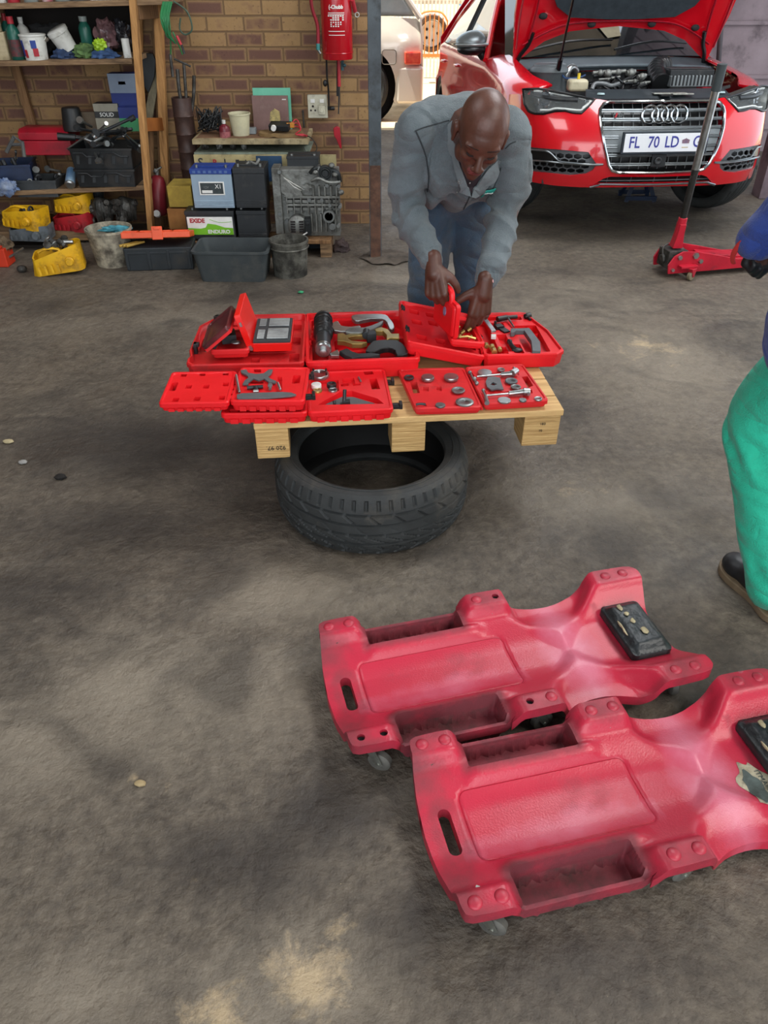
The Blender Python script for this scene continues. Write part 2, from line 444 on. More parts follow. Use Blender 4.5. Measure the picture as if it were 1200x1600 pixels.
# (px, py, radius m, strength, stretch x, stretch y)
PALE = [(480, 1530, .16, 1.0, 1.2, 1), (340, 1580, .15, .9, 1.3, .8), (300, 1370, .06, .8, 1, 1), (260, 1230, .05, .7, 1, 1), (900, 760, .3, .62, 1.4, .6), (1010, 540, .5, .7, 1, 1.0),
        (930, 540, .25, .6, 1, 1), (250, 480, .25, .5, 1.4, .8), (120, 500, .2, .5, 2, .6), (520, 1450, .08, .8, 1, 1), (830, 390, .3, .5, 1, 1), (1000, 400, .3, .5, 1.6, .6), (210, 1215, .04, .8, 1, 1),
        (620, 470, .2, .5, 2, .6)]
LIT_DUST = [(250, 1080, .45, .85, 1.3, .7), (60, 1150, .35, .8, 1, .8), (450, 930, .35, .7, 1.6, .6), (1020, 560, .7, .75, .8, 1.1), (250, 500, .6, .5, 2, .8), (120, 1560, .25, .7, 1, .6), (450, 1560, .3, .8, 1, .6),
         (900, 470, .6, .6, 1, 1), (650, 430, .5, .55, 1.6, .6), (900, 780, .4, .6, 1.3, .6)]  # dusty zones; those at the left carry the light band as colour
OIL_SHADE = [(200, 700, .8, .8, 1.2, .55), (200, 820, .6, .7, 1.4, .5), (330, 1350, .3, .7, 1.2, .5), (520, 1250, .22, .8, 1, 1), (100, 920, .4, .6, 1, .5), (880, 640, .3, .7, .8, .8), (640, 1440, .2, .6, 1, 1), (900, 1500, .4, .6, 1.5, .6),
        (850, 340, .5, .6, 1.2, .5), (380, 470, .35, .4, 1, .6), (80, 480, .4, .6, .8, .8), (950, 850, .25, .5, 1, 1)]  # real stains together with painted shade left of the pallet and creepers
WALL_Y = 5.62; YE = 9.2
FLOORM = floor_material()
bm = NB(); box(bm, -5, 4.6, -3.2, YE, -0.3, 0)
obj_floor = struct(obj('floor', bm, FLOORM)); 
# outdoor ground
sand = mat('sunlit sandy ground', '#cbb697', '#a8926f', 3, 0.9, bump=0.6, bscale=20, grime='#7d6b52', gamt=0.35, gscale=2)
bm = NB(); box(bm, -22, 22, YE, 34, -0.31, -0.012); struct(obj('trim_1', bm, sand))['label'] = 'sunlit sandy ground outside the workshop'
# ---- brick
def brick_material():
    m = bpy.data.materials.new('face brick'); m.use_nodes = True; N = m.node_tree.nodes; L = m.node_tree.links
    b = N['Principled BSDF']; tc = N.new('ShaderNodeTexCoord')
    sx = N.new('ShaderNodeSeparateXYZ'); L.new(tc.outputs['Object'], sx.inputs[0])
    cx = N.new('ShaderNodeCombineXYZ'); L.new(sx.outputs['X'], cx.inputs[0]); L.new(sx.outputs['Z'], cx.inputs[1])
    ad = N.new('ShaderNodeMath'); ad.operation = 'ADD'; L.new(sx.outputs['X'], ad.inputs[0]); L.new(sx.outputs['Y'], ad.inputs[1]); L.new(ad.outputs[0], cx.inputs[0])
    nw = N.new('ShaderNodeTexNoise'); nw.inputs['Scale'].default_value = 9; L.new(tc.outputs['Object'], nw.inputs[0])
    vm = N.new('ShaderNodeVectorMath'); vm.operation = 'MULTIPLY_ADD'; L.new(nw.outputs['Color'], vm.inputs[0]); vm.inputs[1].default_value = (.006, .006, 0); L.new(cx.outputs[0], vm.inputs[2])
    br = N.new('ShaderNodeTexBrick'); L.new(vm.outputs[0], br.inputs['Vector'])
    br.offset = 0.5; br.inputs['Scale'].default_value = 1; br.inputs['Brick Width'].default_value = 0.232; br.inputs['Row Height'].default_value = 0.083
    br.inputs['Mortar Size'].default_value = 0.006; br.inputs['Mortar Smooth'].default_value = 0.3
    br.inputs['Color1'].default_value = (0, 0, 0, 1); br.inputs['Color2'].default_value = (1, 1, 1, 1); br.inputs['Bias'].default_value = 0
    br.inputs['Mortar'].default_value = (0.5, .5, .5, 1)
    # inner face of each brick darker purple-brown (fire flash), edges yellow
    br2 = N.new('ShaderNodeTexBrick'); L.new(vm.outputs[0], br2.inputs['Vector']); br2.offset = 0.5; br2.inputs['Scale'].default_value = 1
    br2.inputs['Brick Width'].default_value = 0.232; br2.inputs['Row Height'].default_value = 0.083; br2.inputs['Mortar Size'].default_value = 0.024; br2.inputs['Mortar Smooth'].default_value = 1.0
    n1 = N.new('ShaderNodeTexNoise'); n1.inputs['Scale'].default_value = 14; n1.inputs['Detail'].default_value = 6; L.new(tc.outputs['Object'], n1.inputs[0])
    n2 = N.new('ShaderNodeTexNoise'); n2.inputs['Scale'].default_value = 60; n2.inputs['Detail'].default_value = 3; L.new(tc.outputs['Object'], n2.inputs[0])
    sep = N.new('ShaderNodeSeparateColor'); L.new(br.outputs['Color'], sep.inputs[0])
    def mth(op, a, b_, cl=False):
        k = N.new('ShaderNodeMath'); k.operation = op; k.use_clamp = cl
        for i, v in enumerate((a, b_)):
            if isinstance(v, (int, float)): k.inputs[i].default_value = v
            else: L.new(v, k.inputs[i])
        return k.outputs[0]
    inner = mth('SUBTRACT', 1, br2.outputs['Fac'])
    flash = mth('MULTIPLY', inner, mth('MULTIPLY', mth('SUBTRACT', mth('ADD', mth('MULTIPLY', sep.outputs[0], 0.9), n1.outputs['Fac']), 0.62), 2.4, True), True)
    yl = N.new('ShaderNodeMix'); yl.data_type = 'RGBA'; L.new(n1.outputs['Fac'], yl.inputs[0]); yl.inputs[6].default_value = srgb('#83653f'); yl.inputs[7].default_value = srgb('#a3835a')
    fm = N.new('ShaderNodeMix'); fm.data_type = 'RGBA'; L.new(flash, fm.inputs[0]); L.new(yl.outputs[2], fm.inputs[6]); fm.inputs[7].default_value = srgb('#634438')
    spk = N.new('ShaderNodeValToRGB'); spk.color_ramp.elements[0].position = .62; spk.color_ramp.elements[1].position = .72; spk.color_ramp.elements[0].color = (0, 0, 0, 1); spk.color_ramp.elements[1].color = (.6, .6, .6, 1)
    L.new(n2.outputs['Fac'], spk.inputs[0])
    sm = N.new('ShaderNodeMix'); sm.data_type = 'RGBA'; L.new(spk.outputs[0], sm.inputs[0]); L.new(fm.outputs[2], sm.inputs[6]); sm.inputs[7].default_value = srgb('#4b3228')
    mo = N.new('ShaderNodeMix'); mo.data_type = 'RGBA'; L.new(br.outputs['Fac'], mo.inputs[0]); L.new(sm.outputs[2], mo.inputs[6]); mo.inputs[7].default_value = srgb('#6d5439')
    L.new(mo.outputs[2], b.inputs['Base Color']); b.inputs['Roughness'].default_value = 0.85
    bp = N.new('ShaderNodeBump'); bp.inputs['Strength'].default_value = 0.9; bp.inputs['Distance'].default_value = 0.008
    hh = mth('ADD', mth('SUBTRACT', 1, br.outputs['Fac']), mth('MULTIPLY', n2.outputs['Fac'], 0.2)); L.new(hh, bp.inputs['Height']); L.new(bp.outputs[0], b.inputs['Normal'])
    return m
BRICK = brick_material()
XC = -0.02   # corner of the brick wall, just behind the steel post
bm = NB(); box(bm, -5, XC, WALL_Y, WALL_Y + .23, 0, 4.1); struct(obj('wall_back', bm, BRICK))
bm = NB(); box(bm, -5.2, -5, -3.2, WALL_Y + .23, 0, 4.1); struct(obj('wall_left', bm, BRICK))
plaster = mat('grubby plaster', '#b9b4aa', '#8f8a80', 3, 0.9, grime='#5a534a', gamt=.4)
bm = NB()
box(bm, 4.6, 4.8, -3.2, 3.0, 0, 4.1); box(bm, 4.6, 4.8, 8.0, YE, 0, 4.1); box(bm, 4.6, 4.8, 3.0, 8.0, 3.0, 4.1); struct(obj('wall_right', bm, plaster))
roofm = mat('roof sheeting', '#8d8f90', '#6d6f70', 2, 0.7)
bm = NB(); box(bm, -5.2, 4.8, -3.2, YE, 4.1, 4.2); struct(obj('ceiling', bm, roofm))
# ---- steel post at the wall corner
steelp = mat('grey painted steel', '#4b5358', '#3a4045', 6, 0.5, grime='#2a2725', gamt=.45, gscale=9, bump=.1)
rust = mat('rusty steel', '#6a4a3a', '#4a352c', 14, 0.8, grime='#2d2420', gamt=.5)
bm = NB(); w = .036
box(bm, -.052 - w, -.052 + w, 4.86 - w, 4.86 + w, 0, 4.1); box(bm, -.052 - w + .004, -.052 + w - .004, 4.86 - w - .001, 4.86 + w, 0.0, .55, mi=1)
o = struct(obj('trim_2', bm, [steelp, rust], bevel=.003)); o['label'] = 'grey steel post holding up the roof at the brick corner'
conc = mat('broken concrete footing', '#5c5248', '#3c352e', 12, .95, bump=1, bscale=30)
bm = NB(); sheet(bm, [(.16 * math.cos(a / 24 * 2 * PI) * (1 + .12 * math.sin(a * 1.7)), .15 * math.sin(a / 24 * 2 * PI) * (1 + .1 * math.cos(a * 2.3))) for a in range(24)], fn=lambda u, v: Vector((u, v, .018 * max(0, 1 - (u * u + v * v) / .03) + .006 * noise.noise(Vector((u * 30, v * 30, 0))))), step=.02)
o = struct(obj('trim_3', bm, conc, loc=(.02, 4.86, .004))); o['label'] = 'rough concrete footing around the steel post'
# ---- right steel sliding door (dusty pink-grey sheet) and its post behind the car
door_m = mat('dusty lilac sheet steel', '#8f7f83', '#77686c', 2.5, .6, grime='#4d4547', gamt=.3)
doorf = mat('dark door frame steel', '#4b4346', '#352f32', 6, .55)
bm = NB(); box(bm, 2.62, 4.6, 8.1, 8.16, 0, 4.1)
for k in range(9): box(bm, 2.62, 4.6, 8.07, 8.1, .2 + k * .42, .23 + k * .42)
struct(obj('door_1', bm, door_m))
bm = NB(); box(bm, 2.50, 2.62, 7.95, 8.1, 0, 4.1); cyl(bm, (3.15, 7.98, 0), (2.72, 7.98, 2.4), .022); cyl(bm, (2.7, 7.98, .7), (3.5, 7.98, 2.0), .02)
o = struct(obj('trim_4', bm, doorf)); o['label'] = 'dark steel frame and braces of the sheet metal door'
bm = NB(); box(bm, 2.93, 3.09, 6.3, 6.45, 0, 4.1); o = struct(obj('trim_5', bm, mat('mauve painted post', '#6d5c62', '#55474c', 5, .6, grime='#3a3134'), bevel=.004)); o['label'] = 'mauve painted steel post on the far right of the red car'
# ---- outside: boundary wall, palisade fence
wwall = mat('whitewashed wall', '#efece4', '#dcd6ca', 2, .85)
bm = NB(); box(bm, -14, 16, 17.0, 17.2, 0, 2.8); o = struct(obj('wall_outside', bm, wwall)); o['label'] = 'sunlit white boundary wall outside'
fen = mat('cream palisade paint', '#e6dccb', '#cfc2ac', 5, .6)
bm = NB()
for k in range(46): box(bm, .15 + k * .055, .175 + k * .055, 13.6, 13.62, 0, 1.15)
box(bm, .1, 2.75, 13.62, 13.66, .25, .3); box(bm, .1, 2.75, 13.62, 13.66, .95, 1.0)
tag(obj('picket_fence', bm, fen), 'pale sunlit palisade fence behind the parked cars', 'fence')

# ============================================================ CREEPERS
def sstep(a, b, x):
    t = min(1, max(0, (x - a) / (b - a))); return t * t * (3 - 2 * t)
RED_PL = mat('dirty pinkish red plastic', '#c73047', '#b5283e', 3.0, .31, grime='#62252f', gamt=.22, gscale=9, bump=.12, bscale=220, spec=.5)
RED_BOLT = mat('red plastic plug', '#b02e40', '#8e2435', 20, .4)
HOLE = mat('dark hollow', '#1c1416', '#120d0e', 20, .8)
ZINC = mat('zinc plated steel', '#b9bbb4', '#8d8f88', 30, .35, metal=.9)
RUBG = mat('grey caster rubber', '#5d5b55', '#44423e', 30, .7)
BLKV = mat('worn black vinyl', '#23282b', '#14181a', 16, .38, bump=.25, bscale=60)
FOAM = mat('torn foam', '#b3a887', '#8d8266', 30, .9)
DIRTP = mat('dirt caked red plastic', '#8c3440', '#5e2a30', 9, .7, grime='#3d3530', gamt=.4, gscale=11, bump=.3)
half = [(0.002, .165), (.004, .19), (.02, .205), (.105, .207), (.118, .199), (.13, .196), (.38, .196), (.392, .2), (.402, .208), (.515, .207), (.532, .200), (.552, .188), (.585, .174), (.62, .168), (.655, .168), (.69, .175),
        (.73, .190), (.765, .203), (.79, .209), (.895, .207), (.922, .196), (.93, .175), (.922, .13), (.906, .07), (.9, 0)]
CR_OUT = smoothpts([(x, y, 0) for x, y in half], 2)[:-1]
CR_OUT = [(p.x, p.y) for p in CR_OUT]
CR_OUT = [(-.012, .0), (-.008, .09)] + CR_OUT + [(.9, 0)] + [(x, -y) for x, y in CR_OUT[::-1]] + [(-.008, -.09)]
def pad_w(u, s, k=.018):
    w = 0
    for a, b in ((-.05, .112), (.404, .53), (.782, .96)):
        w = max(w, sstep(a - k, a + k, u) * (1 - sstep(b - k, b + k, u)))
    return w * sstep(.136, .16, s)
def creeper_z(u, v):
    s = abs(v)
    bed = .058 + .034 * sstep(.03, .16, s)
    ridge = .012 * sstep(.085, .1, s) * (1 - sstep(.118, .13, s)) * sstep(.1, .14, u) * (1 - sstep(.4, .45, u))
    z = bed + ridge
    hd = sstep(.64, .75, u)
    z = z * (1 - hd) + hd * (.064 + .05 * sstep(.06, .165, s))
    ww = sstep(-.018, .05, s - abs(u - .635) * 1.15) * sstep(.50, .56, u) * (1 - sstep(.73, .82, u))
    z = z * (1 - ww) + ww * (.078 - .020 * sstep(.06, .15, s))
    p = pad_w(u, s); z = z * (1 - p) + p * .122
    # side trays
    t = sstep(.125, .134, u) * (1 - sstep(.374, .384, u)) * sstep(.119, .127, s) * (1 - sstep(.182, .188, s))
    z = z * (1 - t) + t * .034
    rim = sstep(.115, .125, u) * (1 - sstep(.385, .395, u)) * sstep(.183, .187, s)
    z = z * (1 - rim) + rim * .074
    # moulded groove around the seat panel
    if .06 < u < .5 and s < .12:
        a, b, c_, d, r = .082, .478, -.083, .083, .02
        qx = max(abs(u - (a + b) / 2) - ((b - a) / 2 - r), 0); qy = max(abs(v) - (d - r), 0)
        dd = abs(math.hypot(qx, qy) - r if (qx > 0 or qy > 0) else max(abs(u - (a + b) / 2) - (b - a) / 2, abs(v) - d))
        z -= .0035 * max(0, 1 - dd / .003)
    # rolled down outer lip
    return z
SLOT = [(.026, -.045), (.026, .045)]
def slot_poly(r=.014):
    return [(.041 + r * math.cos(a), .04 + r * math.sin(a)) for a in [PI * i / 8 for i in range(9)]] + [(.041 + r * math.cos(a), -.04 + r * math.sin(a)) for a in [PI + PI * i / 8 for i in range(9)]]
def creeper_mesh(bolts_missing):
    bm = NB()
    holes = [slot_poly()] + [circ(u, v, .0095, 12) for (u, v) in bolts_missing]
    gl = []
    for k in (-.003, 0, .003):
        gl.append(rrect(.082 - k, .478 + k, -.083 - k, .083 + k, .02 + k, 6))
    gl += [rrect(.1295, .379, .1235, .185, .008, 3), rrect(.124, .386, .118, .1875, .01, 3)]
    gl += [[(x, -y) for x, y in g] for g in gl[3:5]]
    vs = sheet(bm, CR_OUT, holes, lambda u, v: Vector((u, v, creeper_z(u, v))), thick=.029, step=.0088, lines=[g + [g[0]] for g in gl], tdir=(0, 0, -1))
    for f in bm.faces:
        c = f.calc_center_median()
        if .127 < c.x < .383 and .121 < abs(c.y) < .1865 and c.z < .066 and c.z > .015: f.material_index = 1
    return bm
def caster(parent, u, v, ang, mt):
    bm = NB(); M = T(u, v, 0) @ RZ(ang)
    box(bm, -.024, .024, -.024, .024, .094, .098, M, 0); cyl(bm, M @ Vector((0, 0, .078)), M @ Vector((0, 0, .095)), .016, .018, 14, 0)
    for s in (-1, 1): prism(bm, [(-.014, .078), (.014, .078), (.034, .03), (.026, .022), (.014, .03)], s * .014 - .001, s * .014 + .001, M @ RX(90) @ T(0, 0, 0), 0)
    box(bm, -.015, .015, -.015, .015, .076, .08, M, 0)
    lathe(bm, [(.008, -.010), (.024, -.010), (.028, -.007), (.028, .007), (.024, .010), (.008, .010)], 24, M @ T(.022, 0, .028) @ RX(90), 1)
    cyl(bm, M @ Vector((.022, -.017, .028)), M @ Vector((.022, .017, .028)), .005, None, 10, 0)
    obj('caster', bm, [ZINC, mt], parent)
CBOLTS = [(.03, .182), (.083, .182), (.44, .182), (.495, .182), (.828, .182), (.882, .182)]
CBOLTS += [(u, -v) for u, v in CBOLTS]
def dirt_amounts(u, v, z):
    s = abs(v); d = 0
    d = max(d, .75 * (1 - sstep(.0, .10, u)) * (.35 + .65 * sstep(.05, .15, s)))
    du = max(.125 - u, u - .385, 0); dv = max(.122 - s, s - .188, 0); d = max(d, .95 * (1 - sstep(0, .035, math.hypot(du, dv))))
    for c in (.467, .85): d = max(d, .62 * (1 - sstep(.03, .085, abs(u - c))) * sstep(.125, .17, s))
    d = max(d, .55 * sstep(.17, .205, s)); d = max(d, .5 * (1 - sstep(0, .05, abs(math.hypot((u - .041) / .03, v / .07) - 1) * .05)) * (u < .1))
    d = max(d, .35 * (1 - sstep(.03, .09, math.hypot(u - .37, v - .02))), .5 * (1 - sstep(0, .02, abs(u - .76))) * (s < .12))
    sc = max(1 - sstep(.0, .16, abs(u - .64) + .3 * s), .5 * (1 - sstep(.01, .07, abs(v + .045))) * (u < .5) * (u > .05))
    return d, sc
def worn_red():
    m = mat('worn pinkish red plastic', '#bb2a41', '#ad253b', 3.0, .30, bump=.1, bscale=240); N = m.node_tree.nodes; L = m.node_tree.links; b = N['Principled BSDF']
    src = b.inputs['Base Color'].links[0].from_socket; tc = N.new('ShaderNodeTexCoord')
    def layer(attr, col, scale, lo, hi, base, k):
        a = N.new('ShaderNodeAttribute'); a.attribute_name = attr; n = N.new('ShaderNodeTexNoise'); n.inputs['Scale'].default_value = scale; n.inputs['Detail'].default_value = 9; n.inputs['Roughness'].default_value = .68; L.new(tc.outputs['Object'], n.inputs[0])
        s_ = N.new('ShaderNodeMath'); s_.operation = 'MULTIPLY_ADD'; L.new(a.outputs['Fac'], s_.inputs[0]); s_.inputs[1].default_value = .62; L.new(n.outputs['Fac'], s_.inputs[2])
        r = N.new('ShaderNodeMapRange'); r.inputs[1].default_value = lo; r.inputs[2].default_value = hi; r.inputs[3].default_value = 0; r.inputs[4].default_value = k; L.new(s_.outputs[0], r.inputs[0])
        x = N.new('ShaderNodeMix'); x.data_type = 'RGBA'; L.new(r.outputs[0], x.inputs[0]); L.new(base, x.inputs[6]); x.inputs[7].default_value = srgb(col); return x.outputs[2], r.outputs[0]
    c, f1 = layer('scuff_sheen', '#cf7f96', 5, .72, 1.15, src, .6)  # scuffs and the gloss haze at the waist, painted as one pale layer
    c, f2 = layer('dirt', '#4c2a2e', 11, .62, 1.12, c, .82)
    L.new(c, b.inputs['Base Color']); k = N.new('ShaderNodeMath'); k.operation = 'MULTIPLY_ADD'; L.new(f2, k.inputs[0]); k.inputs[1].default_value = .4; k.inputs[2].default_value = .30; L.new(k.outputs[0], b.inputs['Roughness']); return m
WORN = worn_red()
def creeper(loc, rz, label, missing):
    t = thing('mechanic_creeper', label, 'creeper', loc, rz, 'mechanic creepers on the floor')
    bo_ = obj('board', creeper_mesh([CBOLTS[i] for i in missing]), [WORN, DIRTP], t, smooth=50)
    ad = bo_.data.attributes.new('dirt', 'FLOAT', 'POINT'); as_ = bo_.data.attributes.new('scuff_sheen', 'FLOAT', 'POINT')
    for i_, v_ in enumerate(bo_.data.vertices): ad.data[i_].value, as_.data[i_].value = dirt_amounts(v_.co.x, v_.co.y, v_.co.z)
    for i, (u, v) in enumerate(CBOLTS):
        bm = NB()
        if i in missing: cyl(bm, (u, v, .100), (u, v, .112), .0095, None, 12); torus(bm, .006, .002, T(u, v, .1125), 14, 6); obj('empty_bolt_hole', bm, HOLE, t)
        else: lathe(bm, [(.0145, .119), (.0145, .1225), (.012, .1255), (.006, .127), (.0001, .1273)], 20, T(u, v, .0)); obj('bolt_cap', bm, RED_BOLT, t)
    for i, (u, v) in enumerate([(.055, .172), (.055, -.172), (.465, .175), (.465, -.175), (.855, .172), (.855, -.172)]):
        caster(t, u, v, [20, -35, 60, 10, 140, 75][i], RUBG)
    # head rest: padded block with torn spots
    bm = NB()
    def hr(u, v):
        a = min(u + .056, .056 - u); b = min(v + .095, .095 - v)
        e = sstep(0, .022, a) * sstep(0, .03, b)
        return Vector((u, v, .019 * e + .005 * noise.noise(Vector((u * 25, v * 25, 1))) * e))
    sheet(bm, rrect(-.056, .056, -.095, .095, .012), (), hr, thick=.022, step=.007, tdir=(0, 0, -1))
    h = obj('headrest', bm, BLKV, t, loc=(.826, -.0, .094), smooth=80)
    bm = NB()
    for (u, v, a, b) in [(-.018, .06, .007, .011), (-.012, .033, .006, .008), (-.01, .006, .006, .009), (.002, -.035, .009, .013), (-.042, -.005, .004, .03)]:
        vs = ball(bm, (u, v, .0225 if u > -.03 else .012), (a, b, .0035), 12, 8)
        for q in vs: q.co += Vector((noise.noise(q.co * 90), noise.noise(q.co * 90 + Vector((5, 0, 0))), 0)) * .004
    obj('torn_foam', bm, FOAM, h)
    return t
c1 = creeper((-.127, 1.270, 0), 14.7, 'far red plastic mechanic creeper with its whole black headrest in view', [2 + 0 * 1, 6, 7, 8][0:0] + [6, 7, 8, 3])
c2 = creeper((.098, .899, 0), 13.4, 'nearest red plastic mechanic creeper cut off by the right frame edge, torn sticker on it', [])
STK = mat('dirty cream sticker paper', '#b9b199', '#8f8872', 30, .7, grime='#4a463c', gamt=.5, gscale=25)
STD = mat('torn dark sticker print', '#3d4542', '#566260', 40, .7)
bm = NB()
def onb(u, v, h=.0012): return Vector((u, v, creeper_z(u, v) + h))
op = [(.735 + .034 * math.cos(a) * (1 + .22 * math.sin(5 * a)), -.055 + .062 * math.sin(a) * (1 + .12 * math.sin(7 * a + 1))) for a in [2 * PI * i / 40 for i in range(40)]]
sheet(bm, op, (), lambda u, v: onb(u, v), step=.006)
ip = [(.727 + .019 * math.cos(a) * (1 + .15 * math.sin(6 * a)), -.06 + .045 * math.sin(a) * (1 + .15 * math.sin(5 * a))) for a in [2 * PI * i / 30 for i in range(30)]]
sheet(bm, ip, (), lambda u, v: onb(u, v, .0020), step=.006, mi=1)
textmesh(bm, 'ITMAN', .017, T(.753, -.045, creeper_z(.753, -.045) + .0026) @ RZ(-90), 1, .0003)
obj('torn_sticker', bm, [STK, STD], c2, smooth=None)

# ============================================================ TYRE
RUB = mat('dusty tyre rubber', '#2e3030', '#222424', 10, .7, grime='#55514a', gamt=.3, gscale=5, bump=.12, bscale=150)
RUBIN = mat('tyre inner liner', '#141414', '#0c0c0c', 8, .6)
def tyre_mesh(Ro=.327, Ri=.243, wd=.228, nseg=420, tread=True):
    bm = NB(); h = wd / 2
    prof = []
    # outside profile from lower bead to upper bead, z from -h to h
    def P_(r, z): prof.append((r, z, 0))
    side = [(Ri, -h + .028), (Ri + .004, -h + .012), (Ri + .016, -h + .006), (Ri + .035, -h), (Ri + .055, -h + .003), (Ri + .067, -h + .012)]
    for r, z in side: P_(r, z)
    nT = 46
    for i in range(nT + 1):
        z = -h + .02 + (wd - .04) * i / nT
        e = abs(z) / (h - .02); r = Ro - .0135 * e ** 3.5
        prof.append((r, z, 1))
    for r, z in side[::-1]: P_(r, -z)
    prof += [(Ri + .012, h - .04, 0), (Ri + .055, h - .05, 2), (Ri + .068, 0, 2), (Ri + .055, -h + .05, 2), (Ri + .012, -h + .04, 0)]
    rings = []
    for (r, z, k) in prof:
        ring = []
        for j in range(nseg):
            a = 2 * PI * j / nseg; rr = r
            if k == 1 and tread:
                d = 0
                for gz in (-.055, -.018, .018, .055):
                    if abs(z - gz) < .0052: d = .009
                if z > .066:
                    if j % 8 < 2: d = .008
                elif z > .024 and z < .05:
                    if (j + int((z - .024) * 250)) % 16 < 2: d = .007
                elif z < -.024 and z > -.05:
                    if (j - int((-.024 - z) * 520)) % 12 < 2: d = .007
                elif z < -.062:
                    if (j + int(abs(((-z - .062) * 420) - 8))) % 12 < 3: d = .008
                elif abs(z) < .012 and (j + int(z * 300)) % 22 == 0: d = .003
                rr = r - d
            ring.append(bm.verts.new((rr * math.cos(a), rr * math.sin(a), z)))
        rings.append(ring)
    n = len(rings)
    for i in range(n):
        A, B = rings[i], rings[(i + 1) % n]
        ins = prof[i][2] == 2 or prof[(i + 1) % n][2] == 2
        for j in range(nseg):
            f = bm.faces.new((A[j], A[(j + 1) % nseg], B[(j + 1) % nseg], B[j])); f.material_index = 1 if ins else 0
    # raised lettering band ring on the sidewall
    torus(bm, Ri + .03, .0022, T(0, 0, h + .0002), 120, 6); torus(bm, Ri + .052, .0018, T(0, 0, h - .003), 120, 6)
    return bm
o = obj('car_tyre', tyre_mesh(), [RUB, RUBIN], loc=(-.042, 2.2, .115), smooth=35)
tag(o, 'black low profile car tyre lying flat on the floor under the pallet', 'tyre')

# ============================================================ PALLET
PINE = mat('pine pallet wood', '#d3b078', '#bd9660', 4, .72, stretch=(1.2, 14, 14), bump=.15, bscale=30, grime='#8d6f45', gamt=.3, gscale=3)
PINEE = mat('pine end grain', '#cda970', '#a07b48', 6, .75, stretch=(1, 1, 26), bump=.5, bscale=10, grime='#8a6b40', gamt=.3)
INK = mat('black ink stamp', '#2c2620', '#2c2620', 3, .8)
PZ = .36; PA = 5.3
pal = thing('wooden_pallet', 'pale pine pallet laid on the tyre as a table for the red cases', 'pallet', (-.408, 2.107, 0), PA)
rng = random.Random(4)
yb = 0
for k in range(6):
    wd = [.098, .12, .1, .12, .1, .1][k]
    bm = NB(); box(bm, 0 + rng.uniform(-.003, .003), .994, yb, yb + wd, PZ - .022, PZ)
    obj('deck_board', bm, PINE, pal, bevel=.003); yb += wd + .006
for (x0, x1) in ((0, .105), (.435, .545), (.868, .988)):
    bm = NB(); box(bm, x0, x1, .0, yb - .01, PZ - .043, PZ - .0225) if False else None
    # bearer blocks: front, middle, back
    for j, y0 in enumerate((.003, .27, yb - .14)):
        poly = [(y0, PZ - .0225), (y0 + .13, PZ - .0225), (y0 + .115, .228), (y0 + .004, .226)]
        bm = NB(); prism(bm, poly, x0, x1, Matrix(((0, 0, 1, 0), (1, 0, 0, 0), (0, 1, 0, 0), (0, 0, 0, 1))))
        obj('bearer_block', bm, PINEE, pal, bevel=.003)
bm = NB(); textmesh(bm, '920 97.', .021, T(.062, .0015, .268) @ RX(90) @ RZ(180), 0, .0004)
obj('ink_stamp', bm, INK, pal, smooth=None); bm = NB(); textmesh(bm, '183', .013, T(.93, .0015, .31) @ RX(90) @ RZ(0), 0, .0004)
textmesh(bm, '10', .012, T(.925, .0015, .285) @ RX(90), 0, .0004); obj('ink_stamp', bm, INK, pal, smooth=None)

# ============================================================ RED TOOL CASES
RC = mat('bright red moulded plastic', '#df1a22', '#cf1219', 6, .38, bump=.05, bscale=200, spec=.45)
RC2 = mat('scuffed red moulded plastic', '#cf2427', '#bf1a1e', 5, .42, grime='#7a2a26', gamt=.28, gscale=6)
BLK = mat('black plastic', '#1b1b1c', '#121213', 20, .4)
STEEL = mat('bright machined steel', '#b8bab8', '#8f9190', 12, .28, metal=.9)
STEELG = mat('satin grey steel', '#8c8f8d', '#6d706f', 14, .42, metal=.8)
DSTEEL = mat('dark parkerised steel', '#3b3e40', '#2a2c2e', 14, .45, metal=.5)
GREYP = mat('grey coated steel plate', '#65696b', '#56595b', 12, .5, metal=.3)
BRASS = mat('yellow passivated steel', '#b79c5c', '#8f7a45', 12, .35, metal=.8)
WHTP = mat('white nylon', '#e4e4e0', '#d2d2cd', 10, .45)
def inset(poly, k):
    xs = [p[0] for p in poly]; ys = [p[1] for p in poly]; cx = (min(xs) + max(xs)) / 2; cy = (min(ys) + max(ys)) / 2
    w = max(xs) - min(xs); d = max(ys) - min(ys)
    return [(cx + (x - cx) * (1 - 2 * k / w), cy + (y - cy) * (1 - 2 * k / d)) for x, y in poly]
